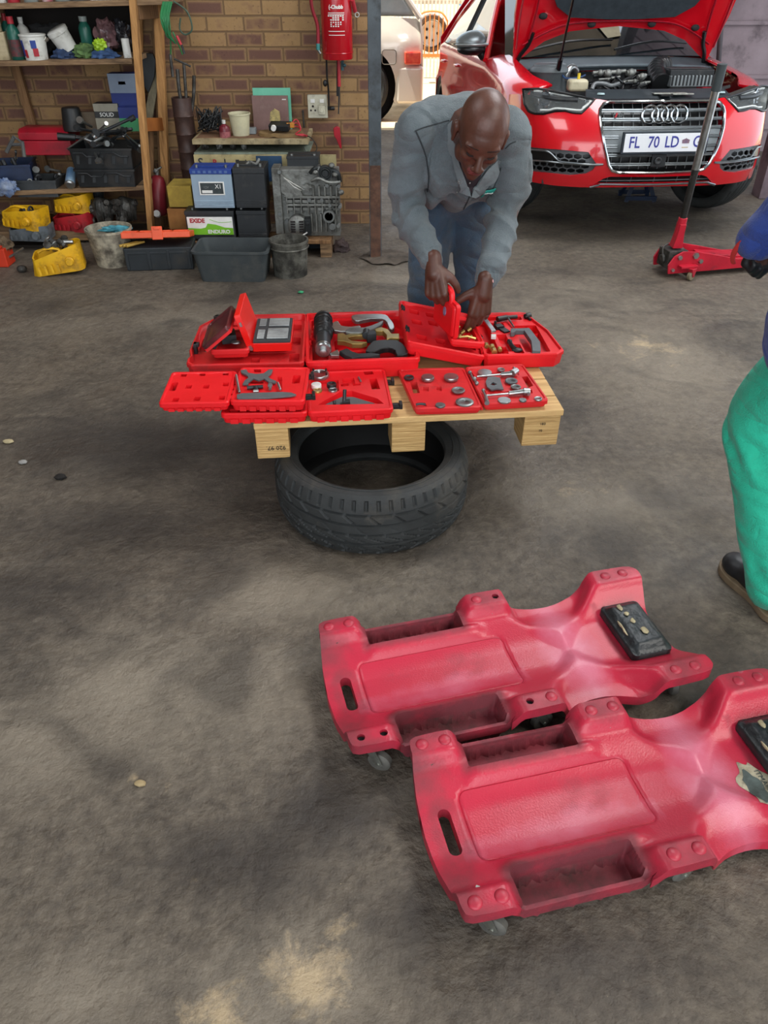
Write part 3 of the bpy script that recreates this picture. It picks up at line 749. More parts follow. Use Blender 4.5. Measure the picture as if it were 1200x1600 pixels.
def case_half(name, parent, outline, h, M, m, recess=(), through=(), ribs=0, lip=.005, drop=.007, wallin=.008, step=.03):
    bm = NB()
    lv = [(.010, 0), (.004, .004), (.001, h * .55), (.001, h - .018), (-lip * .6, h - .016), (-lip * .6, h - .004), (0, h), (wallin - .003, h), (wallin, h - drop)]
    prev = None
    outline = resample(outline, .05)
    for k, z in lv:
        ring = [bm.verts.new((x, y, z)) for x, y in inset(outline, k)]
        if prev:
            n = len(ring)
            for i in range(n): bm.faces.new((prev[i], prev[(i + 1) % n], ring[(i + 1) % n], ring[i]))
        prev = ring
    zt = h - drop
    top = inset(outline, wallin)
    sheet(bm, top, [r[0] for r in recess] + list(through), lambda u, v: Vector((u, v, zt)), step=step)
    sheet(bm, inset(outline, .010), list(through), lambda u, v: Vector((u, v, 0)), step=.05)
    def wall(poly, z0, z1, k=.0):
        q = resample(poly, step); a = [bm.verts.new((x, y, z0)) for x, y in inset(q, k)]; b = [bm.verts.new((x, y, z1)) for x, y in q]
        for i in range(len(a)): bm.faces.new((a[i], a[(i + 1) % len(a)], b[(i + 1) % len(b)], b[i]))
        return a
    for poly, dep in recess:
        a = wall(poly, zt - dep, zt, .001); bm.faces.new(a)
    for poly in through: wall(poly, 0, zt)
    if ribs:
        xs = [p[0] for p in outline]; ys = [p[1] for p in outline]; x0, x1 = min(xs) + .02, max(xs) - .02
        for i in range(ribs):
            a = x0 + (x1 - x0) * (i + .15) / ribs; b = x0 + (x1 - x0) * (i + .8) / ribs
            box(bm, a, b, min(ys) - .0035, min(ys) + .004, .004, h - .02)
    o = obj(name, bm, m, parent, M=M, smooth=32); return o
class Frame:
    """plane frame of one case half on the pallet: converts places seen in the photo to local coordinates of that half"""
    def __init__(s, p0, ang, ztop, h, tilt=0):
        s.ztop = ztop; s.M = T(p0[0], p0[1], ztop - h) @ RZ(ang); s.h = h; s.I = s.M.inverted()
    def q(s, px, py, dz=0):
        v = s.I @ onz(px, py, s.ztop - .007 + dz); return (v.x, v.y)
    def poly(s, *pts): return [s.q(*p) for p in pts]
    def rect(s, x0, y0, x1, y1, r=.003):
        a = s.q(x0, y1); b = s.q(x1, y1); c = s.q(x1, y0); d = s.q(x0, y0)
        return [a, b, c, d]
def latch(parent, M, closed=False):
    bm = NB(); box(bm, 0, .03, -.012, .012, -.012, -.002); box(bm, .024, .034, -.014, .014, -.012, .006); cyl(bm, (0, -.012, -.006), (0, .012, -.006), .005, None, 8); box(bm, .004, .02, -.008, .008, -.003, .001)
    obj('latch', bm, BLK, parent, M=M, bevel=.001)

# ---- case A + B : big puller kit, lid on the left, base on the right
bigc = thing('tool_case', 'largest open red tool case at the left rear, its base full of puller jaws', 'tool case', (0, 0, 0), 0, 'open red tool cases on the pallet')
FA = Frame((-.665, 2.375), 3.0, .435, .072)
wA, dA = .392, .435
olA = [(wA - .012, 0), (wA, .012), (wA, dA - .012), (wA - .012, dA), (.075, dA), (.03, dA - .05), (.0, dA - .1), (-.004, .12), (.006, .07), (.0, .05), (.002, .02), (.02, 0)]
def lr(x0, x1, y0, y1, r=.008): return rrect(x0, x1, y0, y1, r, 3)
case_half('lid', bigc, olA, .072, FA.M, RC2, drop=.022,
          recess=[(lr(.06, .13, .02, .035, .003), .03), (lr(.15, .17, .02, .045, .003), .03), (lr(.34, .375, .05, .12), .02), (lr(.34, .375, .19, .26), .02), (lr(.34, .375, .31, .38), .02), (lr(.21, .24, .05, .09, .004), .02),
                  (lr(.20, .36, .125, .135, .002), .02), (lr(.08, .18, .37, .39), .02), (lr(.215, .3, .36, .39), .015)],
          through=[lr(.018, .058, .15, .27, .01)])
FB = Frame((-.262, 2.398), 5.0, .435, .072)
wB, dB = .385, .435
case_half('base', bigc, rrect(0, wB, 0, dB, .014, 4), .072, FB.M, RC, drop=.02, wallin=.012,
          recess=[(lr(.02, .075, .02, .41, .01), .045), (lr(.1, .36, .23, .40, .03), .035), (lr(.1, .36, .03, .11, .02), .035), (lr(.1, .37, .13, .21, .01), .03)])
bm = NB()
for k in range(9): cyl(bm, (-.268 + .0015 * k, 2.43 + k * .045, .425), (-.268 + .0015 * k, 2.455 + k * .045, .425), .006, None, 8)
obj('hinge', bm, RC, bigc)
for (x, y, a) in ((-.655, 2.52, 183), (-.625, 2.77, 150)):
    bm = NB(); box(bm, 0, .012, -.012, .012, -.02, .035); box(bm, -.008, .012, -.010, .010, .022, .035); obj('latch', bm, DSTEEL, bigc, M=T(x, y, .415) @ RZ(a), bevel=.002)

# ---- case C + D : timing tool kit, lid tipped up onto the big case
caseC = thing('tool_case', 'open red tool case at the right rear, its lid tipped up on the left', 'tool case', (0, 0, 0), 0, 'open red tool cases on the pallet')
FD = Frame((.352, 2.487), 3.5, .42, .057)
wD, dD = .283, .385
olD = [(0.012, 0), (wD - .03, 0), (wD, .03), (wD - .012, .2), (wD - .06, dD - .01), (wD - .085, dD), (.012, dD), (0, dD - .012), (0, .012)]
case_half('base', caseC, olD, .057, FD.M, RC,
          recess=[(lr(.012, .06, .02, .35, .006), .03), (lr(.065, .2, .325, .36, .006), .025), (lr(.07, .12, .23, .3, .006), .025), (lr(.15, .24, .03, .27, .006), .022), (lr(.11, .145, .02, .1, .006), .025), (lr(.075, .11, .04, .19, .004), .02), (lr(.02, .09, .02, .08, .004), .02)],
          through=[lr(.205, .232, .19, .265, .006)], drop=.008)
MC = T(.345, 2.492, .363) @ RZ(3.5) @ RY(13.0)   # rotates the lid up about the hinge
wC = .28
wells = []
for i, (a, b) in enumerate([(.035, .30), (.035, .20), (.10, .30), (.10, .22), (.16, .30), (.17, .12), (.04, .06), (.11, .06), (.21, .22), (.22, .06)]):
    wells.append((lr(a, a + .038, b, b + .045, .004), .02))
case_half('lid', caseC, [(x, y) for x, y in rrect(0, wC, 0, dD, .016, 4)], .052, MC @ T(-wC, 0, 0), RC, recess=wells, drop=.012)
for y in (.10, .30):
    bm = NB(); box(bm, -.012, 0, -.016, .016, .0, .008); box(bm, -.014, -.008, -.018, -.006, -.012, .012); box(bm, -.014, -.008, .006, .018, -.012, .012)
    obj('latch', bm, BLK, caseC, M=MC @ T(-wC + .012, y, .05), bevel=.001)
bm = NB()
for k in range(7): cyl(bm, (.347 - .003 * k, 2.52 + k * .05, .413), (.345 - .003 * k, 2.55 + k * .05, .413), .005, None, 8)
obj('hinge', bm, RC, caseC)

# ---- held small case
heldc = thing('small_tool_case', 'small red tool case held half open in the mechanic\'s hands', 'tool case', (0, 0, 0), 0)
hp = onz(705, 538, .462)
MH = T(hp.x, hp.y, hp.z) @ RZ(6) @ RY(8)
case_half('base', heldc, rrect(0, .115, 0, .19, .010, 3), .03, MH @ T(0, 0, -.012), RC, recess=[(lr(.014, .1, .016, .17, .004), .014)], drop=.006)
ML = MH @ T(-.004, 0, .016) @ RZ(14) @ RY(-96) @ T(0, .17, 0) @ RX(180)
case_half('lid', heldc, rrect(0, .118, 0, .17, .012, 3), .026, ML @ T(0, 0, 0), RC, recess=[(lr(.02, .10, .02, .15, .004), .01)], drop=.005)
bm = NB(); tube(bm, [(.11, .045, .012), (.142, .05, .012), (.15, .07, .012), (.15, .1, .012), (.142, .12, .012), (.11, .125, .012)], .010, 8, sm=4); obj('handle', bm, RC, heldc, M=ML)
bm = NB(); prism(bm, circ(.075, .10, .016, 16, .011), -.002, .0005); obj('label_window', bm, mat('mottled kit label', '#9a8bb5', '#5c5a66', 60, .4), heldc, M=ML)
# ---- case E : camshaft locking kit on top of case F's lid, its own lid hanging over the pallet edge
caseE = thing('tool_case', 'small open red tool case at the left front, its lid overhanging the pallet edge', 'tool case', (0, 0, 0), 0, 'open red tool cases on the pallet')
FE = Frame((-.468, 2.098), 0.5, .447, .040)
case_half('base', caseE, rrect(0, .222, 0, .232, .012, 4), .040, FE.M, RC, ribs=6, drop=.004,
          recess=[(FE.rect(370, 586, 374, 616), .012), (FE.rect(385, 593, 412, 601), .012), (FE.rect(399, 603, 410, 609), .01), (FE.rect(434, 590, 441, 611), .012), (FE.rect(397, 576, 408, 583), .02), (lr(.175, .2, .12, .18, .006), .025)],)
FEl = Frame((-.683, 2.083), 2.0, .447, .034)
sq = []
for (x, y) in ((.03, .185), (.09, .188), (.165, .19), (.06, .1), (.115, .098), (.175, .112), (.035, .012), (.1, .016), (.175, .02)): sq.append((lr(x, x + .019, y, y + .026, .002), .018))
case_half('lid', caseE, rrect(0, .207, 0, .212, .012, 4), .034, FEl.M, RC, recess=sq, through=[lr(.012, .032, .085, .145, .006)], ribs=6, drop=.004)
bm = NB()
for k in range(6): cyl(bm, (-.474, 2.12 + k * .034, .438), (-.474, 2.142 + k * .034, .438), .004, None, 8)
obj('hinge', bm, RC, caseE)
# ---- case F
caseF = thing('tool_case', 'open red tool case at the front middle, its lid lying beneath the small left case', 'tool case', (0, 0, 0), 0, 'open red tool cases on the pallet')
FF = Frame((-.234, 2.108), 5.5, .402, .042)
tri = FF.poly((497, 634), (505, 628), (533, 613), (550, 612), (590, 624), (600, 632))
case_half('base', caseF, rrect(0, .262, 0, .282, .014, 4), .042, FF.M, RC, ribs=6, drop=.004,
          recess=[(tri, .018), (FF.rect(484, 578, 514, 588), .006), (FF.poly((486, 596), (529, 595), (530, 612), (488, 613)), .01), (FF.poly((534, 593), (553, 591), (555, 601), (536, 603)), .012), (FF.poly((532, 601), (544, 600), (545, 604), (533, 605)), .012), (FF.poly((551, 601), (563, 600), (564, 603), (552, 604)), .012), (FF.poly((566, 578), (580, 577), (584, 586), (570, 587)), .02)],
          through=[FF.poly((577, 594), (588, 592), (594, 609), (581, 610))])
FG_ = Frame((-.503, 2.098), 2.0, .402, .040)
sq = []
for (x, y) in ((.02, .01), (.085, .01), (.15, .01), (.215, .01), (.02, .12), (.2, .12)): sq.append((lr(x, x + .03, y, y + .028, .003), .02))
case_half('lid', caseF, rrect(0, .262, 0, .27, .014, 4), .040, FG_.M, RC, recess=sq, ribs=6, drop=.006)
latch(caseF, T(.024, 2.17, .395) @ RZ(5)); latch(caseF, T(.0, 2.335, .395) @ RZ(5)); latch(caseE, T(-.248, 2.145, .44) @ RZ(8)); latch(caseE, T(-.262, 2.285, .44) @ RZ(8))
# ---- case G : brake wind-back kit
caseG = thing('tool_case', 'flat scuffed open red case of brake wind-back discs at the right front', 'tool case', (0, 0, 0), 0, 'open red tool cases on the pallet')
FG1 = Frame((.094, 2.128), 3.0, .392, .031); FG2 = Frame((.314, 2.148), 6.5, .392, .031)
G1c = [(443, 0)]
o1 = FG1.poly((649, 640), (752, 637), (724, 577), (622, 579)); o2 = FG2.poly((757, 633), (856, 627), (816, 571), (727, 576))
def rd(poly, r=.012):
    out = []; n = len(poly)
    for i in range(n):
        p = Vector(poly[i]); a = (Vector(poly[i - 1]) - p).normalized(); b = (Vector(poly[(i + 1) % n]) - p).normalized()
        out += [tuple(p + a * r), tuple(p + a * r * .3 + b * r * .3), tuple(p + b * r)]
    return out
case_half('lid', caseG, rd(o1), .031, FG1.M, RC2, drop=.004, recess=[(FG1.rect(661, 606, 670, 613), .01), (FG1.rect(682, 605, 690, 612), .01), (FG1.poly((651, 630), (664, 630), (667, 636), (653, 636)), .006)],
          through=[FG1.poly((641, 598), (651, 598), (656, 615), (646, 616))])
case_half('base', caseG, rd(o2), .031, FG2.M, RC2, drop=.004, recess=[(FG2.poly((733, 582), (737, 582), (748, 600), (744, 600)), .01), (FG2.poly((755, 585), (810, 581), (811, 587), (757, 589)), .006), (FG2.poly((765, 615), (831, 610), (832, 616), (767, 620)), .008), (FG2.poly((752, 608), (757, 608), (764, 630), (759, 630)), .01)],
          through=[FG2.poly((815, 590), (824, 589), (833, 604), (825, 607))])
bm = NB()
for k in range(7): cyl(bm, (.311 - .005 * k, 2.16 + k * .038, .383), (.310 - .005 * k, 2.182 + k * .038, .383), .0035, None, 8)
obj('hinge', bm, RC2, caseG)

# ---- metal bit-set box standing in the big lid
bitb = thing('bit_set_box', 'open red metal box of steel bits standing in the largest case lid', 'tool box', (0, 0, 0), 0)
b0 = onz(393, 533, .478); MB_ = T(b0.x, b0.y, .45) @ RZ(3)
bw, bd, bh = .135, .215, .03
bm = NB(); prism(bm, rrect(0, bw, 0, bd, .006, 3), -.012, bh - .012); obj('tray_box', bm, mat('red enamel steel', '#e01c16', '#d21510', 6, .3), bitb, M=MB_, bevel=.002)
bm = NB(); prism(bm, rrect(.004, bw - .004, .004, bd - .004, .004, 3), bh - .012, bh - .006); obj('insert', bm, mat('charcoal foam insert', '#35383a', '#2a2d2f', 20, .8), bitb, M=MB_)
for (x0, x1, y0, y1, nn, lab) in ((.05, .122, .02, .108, 9, 1), (.05, .122, .13, .2, 7, 1), (.016, .04, .02, .1, 6, 0), (.016, .04, .13, .2, 5, 0)):
    bm = NB()
    for k in range(nn):
        y = y0 + (y1 - y0) * (k + .5) / nn; cyl(bm, (x0, y, bh - .003), (x1, y, bh - .003), .0038, .0034, 6)
    o_ = obj('bits', bm, STEEL, bitb, M=MB_); o_['kind'] = 'stuff'
bm = NB(); prism(bm, rrect(0, .125, 0, bd, .006, 3), -.008, .014); 
MBl = MB_ @ T(-.003, 0, .0) @ RY(-106)
obj('lid', bm, MATS['red enamel steel'], bitb, M=MBl, bevel=.002)
bm = NB(); box(bm, .085, .1, -.004, 0, -.002, .006); box(bm, .0, .012, -.006, .0, -.004, .012); cyl(bm, (.0, -.005, 0), (.0, .0, 0), .006, None, 10); obj('clasp', bm, STEEL, bitb, M=MBl)
# ---- smoky clear case
SMK = mat('smoky clear plastic', '#5e2a2c', '#472226', 5, .15, alpha=.86, grime='#34292a', gamt=.4)
smc = thing('clear_lid_case', 'small red case with a smoky lid propped open in the largest case lid', 'tool case', (0, 0, 0), 0)
s0 = onz(330, 549, .455); MS = T(s0.x, s0.y, .425) @ RZ(4)
case_half('base', smc, rrect(0, .125, 0, .17, .010, 3), .035, MS, RC2, recess=[(lr(.012, .112, .012, .155, .004), .018)], drop=.004)
MSl = MS @ T(-.012, -.01, .032) @ RY(-38)
case_half('lid', smc, rrect(0, .115, 0, .19, .012, 3), .026, MSl, SMK, drop=.004)
bm = NB(); 
for s in (0.0, .11): box(bm, s, s + .005, .0, .19, -.001, .012)
box(bm, 0, .115, -.001, .006, -.001, .012); obj('lid_rim', bm, RC2, smc, M=MSl)

# ============================================================ TOOLS IN THE CASES
def item(name, label, cat, bm, m, group=None, **k):
    o = obj(name, bm, m, **k); tag(o, label, cat, group); return o
def W3(px, py, z): return onz(px, py, z)
def flat(pts, z): return [tuple(onz(px, py, z))[:2] for px, py in pts]
# base of the big case
bm = NB(); a = W3(505, 497, .45); b = W3(505, 549, .44); d = b - a; L = d.length
MM = T(*a) @ d.to_track_quat('Z', 'Y').to_matrix().to_4x4()
lathe(bm, [(.001, 0), (.030, 0), (.032, .004), (.032, .07), (.029, .075), (.026, .09), (.034, .095), (.034, .15), (.028, .16)], 28, MM, 0)
lathe(bm, [(.0265, .15), (.0265, L - .07), (.0265, L - .02)], 28, MM, 1); lathe(bm, [(.0265, L - .03), (.0285, L - .026), (.0285, L - .01), (.024, L - .004), (.012, L - .004), (.012, L + .012), (.004, L + .014), (.0001, L + .014)], 28, MM, 2)
for z_ in (.02, .05, .11, .135): torus(bm, .0335, .0015, MM @ T(0, 0, z_), 28, 6)
item('hydraulic_cylinder', 'thick black and chrome puller cylinder along the left side of the big case base', 'puller tool', bm, [BLK, DSTEEL, STEEL])
def plate_item(name, label, pts, z, th, m, cat='tool', bev=.0015, sm=0):
    p = flat(pts, z)
    if sm: p = [(v.x, v.y) for v in smoothpts([(x, y, 0) for x, y in p], sm, True)]
    bm = NB(); prism(bm, p, z - th, z); return item(name, label, cat, bm, m, bevel=bev)
plate_item('puller_jaw', 'bright silver curved puller jaw at the back of the big case base', [(549, 494), (556, 491), (585, 490), (602, 491), (608, 496), (615, 505), (616, 513), (608, 513), (604, 503), (596, 498), (580, 497), (560, 501), (552, 499)], .443, .016, STEEL, 'puller jaw', .003, 2)
plate_item('puller_jaw', 'short bright silver hooked puller jaw beside the black cylinder', [(518, 505), (528, 501), (533, 508), (548, 510), (562, 508), (562, 513), (546, 517), (522, 516)], .44, .016, STEEL, 'puller jaw', .003, 2)
plate_item('puller_jaw', 'long grey slanting puller jaw across the middle of the big case base', [(540, 518), (546, 512), (570, 511), (590, 504), (599, 500), (596, 507), (580, 515), (562, 519)], .447, .014, STEELG, 'puller jaw', .003, 2)
plate_item('clamp_ring', 'brass coloured forked clamp left of the black block', [(527, 521), (536, 520), (541, 523), (552, 520), (566, 520), (573, 524), (562, 524), (550, 525), (543, 528), (549, 532), (560, 533), (574, 534), (566, 537), (550, 537), (538, 533), (527, 532)], .44, .018, BRASS, 'clamp', .002)
plate_item('clamp_ring', 'brass coloured clamp with ears right of the black block', [(584, 512), (596, 511), (606, 514), (612, 521), (613, 521), (624, 521), (624, 528), (611, 528), (604, 530), (604, 523), (598, 517), (587, 517)], .443, .02, BRASS, 'clamp', .002)
bm = NB(); c = W3(580, 527, .43); cbox(bm, (c.x, c.y, .432), (.034, .03, .036), RZ(8)); cyl(bm, (c.x - .018, c.y + .03, .44), (c.x - .018, c.y - .01, .44), .014, None, 14)
item('clamp_block', 'square black block in the middle of the big case base', 'puller part', bm, DSTEEL, bevel=.002)
plate_item('puller_jaw', 'broad black arched puller jaw at the front right of the big case base', [(571, 548), (580, 535), (590, 531), (620, 531), (634, 542), (637, 552), (620, 554), (617, 547), (607, 543), (595, 545), (586, 549)], .44, .02, BLK, 'puller jaw', .003, 2)
plate_item('puller_jaw', 'narrow black hooked puller jaw at the front edge of the big case base', [(530, 548), (542, 544), (551, 549), (560, 552), (580, 551), (594, 553), (580, 556), (560, 557), (550, 559), (540, 555)], .44, .018, DSTEEL, 'puller jaw', .002)
plate_item('steel_wedge', 'small bright steel wedge at the front of the black cylinder', [(515, 552), (527, 546), (530, 550), (530, 555), (517, 555)], .432, .012, STEEL, 'tool')
# case D
def rod(name, label, a, b, r, m, cat='tool', r1=None, seg=12):
    bm = NB(); cyl(bm, W3(*a), W3(*b), r, r1, seg); return item(name, label, cat, bm, m, bevel=.001)
bm = NB(); a = W3(777, 499, .425); b = W3(792, 496, .425); cyl(bm, a, b, .011, .010, 12); cyl(bm, b, W3(808, 495, .425), .0075, None, 10); cyl(bm, W3(794, 497, .425), W3(803, 511, .418), .0035, None, 8, 1)
item('t_handle', 'black T handle with a thin silver shaft at the back of the right case', 'tool', bm, [BLK, STEEL])
bm = NB(); a = W3(823, 494, .42); ball(bm, a, (.013, .012, .011)); cyl(bm, a, W3(829, 500, .415), .006, .005, 10); cyl(bm, a, a + Vector((.014, .006, 0)), .012, None, 12)
item('locking_plug', 'round black plug in the back right corner of the right case', 'tool', bm, BLK)
bm = NB(); a = W3(779, 511, .415); cbox(bm, (a.x, a.y, .413), (.03, .03, .02), RZ(20)); cbox(bm, (a.x + .018, a.y - .03, .411), (.026, .04, .014), RZ(25)); cyl(bm, a + Vector((-.012, .01, 0)), a + Vector((-.012, .01, .02)), .005)
item('tensioner_clip', 'small black spiky clip behind the silver lever of the right case', 'tool', bm, BLK, bevel=.001)
plate_item('angle_bracket', 'large dark grey angled bracket in the middle of the right case', [(798, 513), (827, 512), (832, 518), (844, 534), (845, 548), (832, 548), (830, 532), (819, 516), (806, 516), (804, 519), (798, 519)], .43, .018, GREYP, 'bracket')
bm = NB(); a = W3(754, 494, .435); b = W3(771, 522, .425); d = b - a; prism(bm, [(-.008, 0), (.008, 0), (.009, d.length), (-.009, d.length)], -.004, .004, T(*a) @ Matrix.Rotation(math.atan2(d.y, d.x) - PI / 2, 4, 'Z')); cbox(bm, tuple(W3(771, 526, .42)), (.018, .022, .012), RZ(-5), 1)
item('steel_lever', 'bright flat silver lever with a white end in the right case', 'tool', bm, [STEEL, WHTP], bevel=.001)
bm = NB()
for (px, py, r) in ((760, 540, .009), (769, 543, .011), (772, 549, .011), (781, 546, .008)):
    c = W3(px, py, .415); cyl(bm, c + Vector((0, .012, 0)), c - Vector((0, .010, 0)), r, None, 6)
item('brass_fittings', 'brass fitting clustered in the front left corner of the right case', 'fitting', bm, BRASS, bevel=.001)
bm = NB(); c = W3(748, 527, .435); lathe(bm, [(.008, -.012), (.014, -.012), (.015, .008), (.011, .01), (.008, .004)], 18, T(*c) @ RY(35)); item('rubber_bung', 'round black cap between the small held case and the silver lever', 'tool', bm, BLK)
bm = NB(); tube(bm, [W3(796, 534, .42), W3(800, 541, .417), W3(806, 546, .415)], .008, 8, sm=3); ball(bm, W3(808, 547, .413), (.02, .014, .008)); ball(bm, W3(796, 534, .418), (.01, .012, .01))
item('cam_clip', 'black curved clip at the front of the right case', 'tool', bm, BLK)
# case E tools
X = [(376, 578), (385, 577), (388, 582), (400, 584), (412, 583), (420, 577), (426, 577), (424, 583), (418, 588), (424, 592), (432, 595), (430, 598), (421, 597), (412, 591), (404, 594), (396, 591), (388, 597), (388, 600), (379, 600), (382, 594), (388, 590), (386, 586), (377, 582)]
plate_item('cam_locking_plate', 'grey X shaped locking plate on the small left case', X, .452, .006, GREYP, 'locking plate', .001)
plate_item('locking_bar', 'long flat grey bar along the front of the small left case', [(370, 616), (378, 614), (440, 612), (455, 613), (463, 616), (455, 618), (420, 621), (374, 622), (370, 621)], .452, .006, GREYP, 'locking bar', .001)
rod('locking_pin', 'thin silver pin at the left edge of the small left case', (369, 586, .452), (374, 613, .452), .004, STEEL, 'pin')
rod('locking_pin', 'thin silver pin right of the small bolt in the small left case', (434, 598, .452), (438, 609, .452), .004, STEEL, 'pin')
bm = NB(); cyl(bm, W3(386, 606, .45), W3(411, 604, .45), .006); cyl(bm, W3(399, 605, .45), W3(401, 611, .45), .007); cyl(bm, W3(396, 611.5, .45), W3(404, 611, .45), .0055, None, 10, 1)
item('tensioner_tool', 'small dark T tool with a silver tip in the small left case', 'tool', bm, [DSTEEL, STEEL])
bm = NB(); cyl(bm, W3(422, 601, .45), W3(422, 608, .45), .005); cyl(bm, W3(422, 601, .455), W3(422, 603, .455), .008, None, 6); item('short_bolt', 'short silver bolt in the small left case', 'bolt', bm, STEELG)
# case F tools
def ring_item(name, label, px, py, z, ro, ri, h, m, cat='tool'):
    bm = NB(); c = W3(px, py, z); lathe(bm, [(ri, 0), (ro * .94, 0), (ro, h * .2), (ro, h * .8), (ro * .94, h), (ri, h)], 32, T(c.x, c.y, z - h)) if ri > .0005 else lathe(bm, [(.0005, 0), (ro * .94, 0), (ro, h * .2), (ro, h * .8), (ro * .94, h), (.0005, h)], 32, T(c.x, c.y, z - h))
    for f in []: pass
    if ri > .0005:
        lathe(bm, [(ri, h), (ri, 0)], 32, T(c.x, c.y, z - h))
    return item(name, label, cat, bm, m)
o_ = ring_item('hub_ring', 'bright steel ring at the back of the front middle case', 499, 583, .412, .033, .022, .014, STEEL, 'ring')
bm = NB()
for a in (40, 140, 220, 330): c = W3(499, 583, .412); cyl(bm, (c.x + .028 * math.cos(R(a)), c.y + .028 * math.sin(R(a)), .404), (c.x + .028 * math.cos(R(a)), c.y + .028 * math.sin(R(a)), .42), .003, None, 8)
obj('stud', bm, BLK, None).parent = o_
ring_item('nylon_bung', 'round white cap in the front middle case', 494, 600, .412, .017, .0, .014, WHTP, 'cap')
ring_item('plastic_bung', 'round black cap right of the white cap', 518, 599, .412, .016, .005, .014, BLK, 'cap')
ring_item('brass_bush', 'brass bush with a bore in front of the white cap', 496, 609, .404, .015, .006, .01, BRASS, 'bush')
ring_item('chrome_bush', 'silver bush with a bore in front of the black cap', 520, 608, .404, .015, .006, .01, STEEL, 'bush')
plate_item('flywheel_plate', 'grey triangular steel plate at the front of the front middle case', [(505, 634), (512, 630), (534, 620), (552, 620), (585, 630), (588, 633)], .388, .004, GREYP, 'locking plate', .0008)
bm = NB(); c = W3(541, 629, .395); cbox(bm, (c.x, c.y, .396), (.024, .018, .014), RZ(6)); cyl(bm, (c.x - .006, c.y, .40), (c.x - .004, c.y + .012, .435), .006, None, 12); cyl(bm, (c.x - .02, c.y - .004, .392), (c.x, c.y, .396), .004)
item('clamp_bolt', 'dark bolt in a square block standing on the triangular plate', 'bolt', bm, DSTEEL, bevel=.0008)
rod('dowel_pin', 'short dark pin left of the square block', (523, 632, .39), (522, 626, .40), .005, DSTEEL, 'pin')
ring_item('dark_nut', 'small dark nut in the left corner of the triangular recess', 501, 634, .395, .006, .0, .01, DSTEEL, 'nut')
rod('roll_pin', 'thin grey pin at the right of the front middle case', (560, 589, .402), (564, 596, .402), .0028, STEELG, 'pin')
# case G discs
zG = .398
for i, (px, py, r, lab, m, ri) in enumerate([(639, 588.5, .017, 'dark knobbly disc in the back left corner of the brake kit', DSTEEL, .003), (668.5, 588, .022, 'thick steel disc second from the left in the back row of the brake kit', STEEL, .0), (705, 587.5, .025, 'thick steel disc third in the back row of the brake kit', STEEL, 0),
                              (716, 608.5, .022, 'flat steel disc with two pin holes near the brake kit hinge', STEELG, .002), (726, 627, .029, 'largest flat steel disc at the front of the brake kit lid', STEELG, .003), (688, 632, .016, 'thin half sunk disc at the front middle of the brake kit lid', STEELG, 0),
                              (757.5, 581, .025, 'bright disc at the back left of the brake kit base', STEEL, 0), (783, 576.5, .013, 'small disc at the back edge of the brake kit base', STEELG, .003), (799, 594, .021, 'dark grey notched disc in the middle of the brake kit base', GREYP, .002),
                              (806, 603.5, .017, 'small grey disc in front of the dark notched disc', STEELG, .002), (788, 624.5, .021, 'bright disc at the front of the brake kit base', STEEL, 0), (817, 624, .012, 'smallest thin disc at the front of the brake kit base', STEELG, 0), (841, 622, .013, 'small steel disc in the front right corner of the brake kit base', STEEL, .003)]):
    h = .012 if i in (1, 2, 6) else .006
    ring_item('adaptor_disc', lab, px, py, zG + (0.004 if i in (1, 2) else 0), r, ri, h, m, 'disc')
p = [(762, 589), (772, 588), (781, 590), (784, 600), (787, 608), (777, 607), (768, 609), (761, 604), (759, 596)]
bm = NB(); sheet(bm, flat(p, zG), [flat([(766, 601), (770, 597), (777, 600), (772, 602)], zG)], lambda u, v: Vector((u, v, zG)), thick=.005, step=.02, tdir=(0, 0, -1)); item('backing_plate', 'grey horseshoe backing plate in the middle of the brake kit base', 'plate', bm, GREYP)
def screwtool(label, a, b, c, d):
    bm = NB(); cyl(bm, W3(*a), W3(*b), .0035, None, 10); cyl(bm, W3(*b), W3(*c), .008, .009, 16); cyl(bm, W3(*c), W3(*d), .013, .011, 14)
    e = W3(*d); cyl(bm, e + Vector((-.006, -.02, 0)), e + Vector((-.006, .02, 0)), .005, None, 10)
    item('wind_back_tool', label, 'tool', bm, STEEL)
screwtool('steel wind-back screw at the back of the brake kit base', (745, 588.5, zG), (783, 585, zG), (800, 584, zG + .004), (807, 579, zG + .006))
screwtool('steel wind-back screw at the front of the brake kit base', (760, 618, zG), (795, 615, zG), (818, 612, zG + .004), (828, 612, zG + .004))
bm = NB(); tube(bm, [W3(734, 581, zG), W3(738, 590, zG), W3(745, 598, zG)], .004, 8); ball(bm, W3(734, 582, zG), .007); ball(bm, W3(741, 592, zG), .008); ball(bm, W3(745, 599, zG), .007)
item('turn_bar', 'knobbly steel bar beside the hinge at the back of the brake kit base', 'tool', bm, STEELG)
bm = NB(); cyl(bm, W3(754, 609, zG), W3(759, 620, zG), .0035); cyl(bm, W3(759, 619, zG), W3(761, 630, zG), .005, .008, 12); ball(bm, W3(755, 610, zG), .006)
item('turn_bar', 'steel bar with a flared end beside the hinge of the brake kit base', 'tool', bm, STEELG)
bm = NB(); tube(bm, [W3(650, 632, zG), W3(658, 631, zG), W3(665, 632, zG)], .004, 8); item('hex_key', 'short dark pin in the front left corner of the brake kit lid', 'tool', bm, DSTEEL)
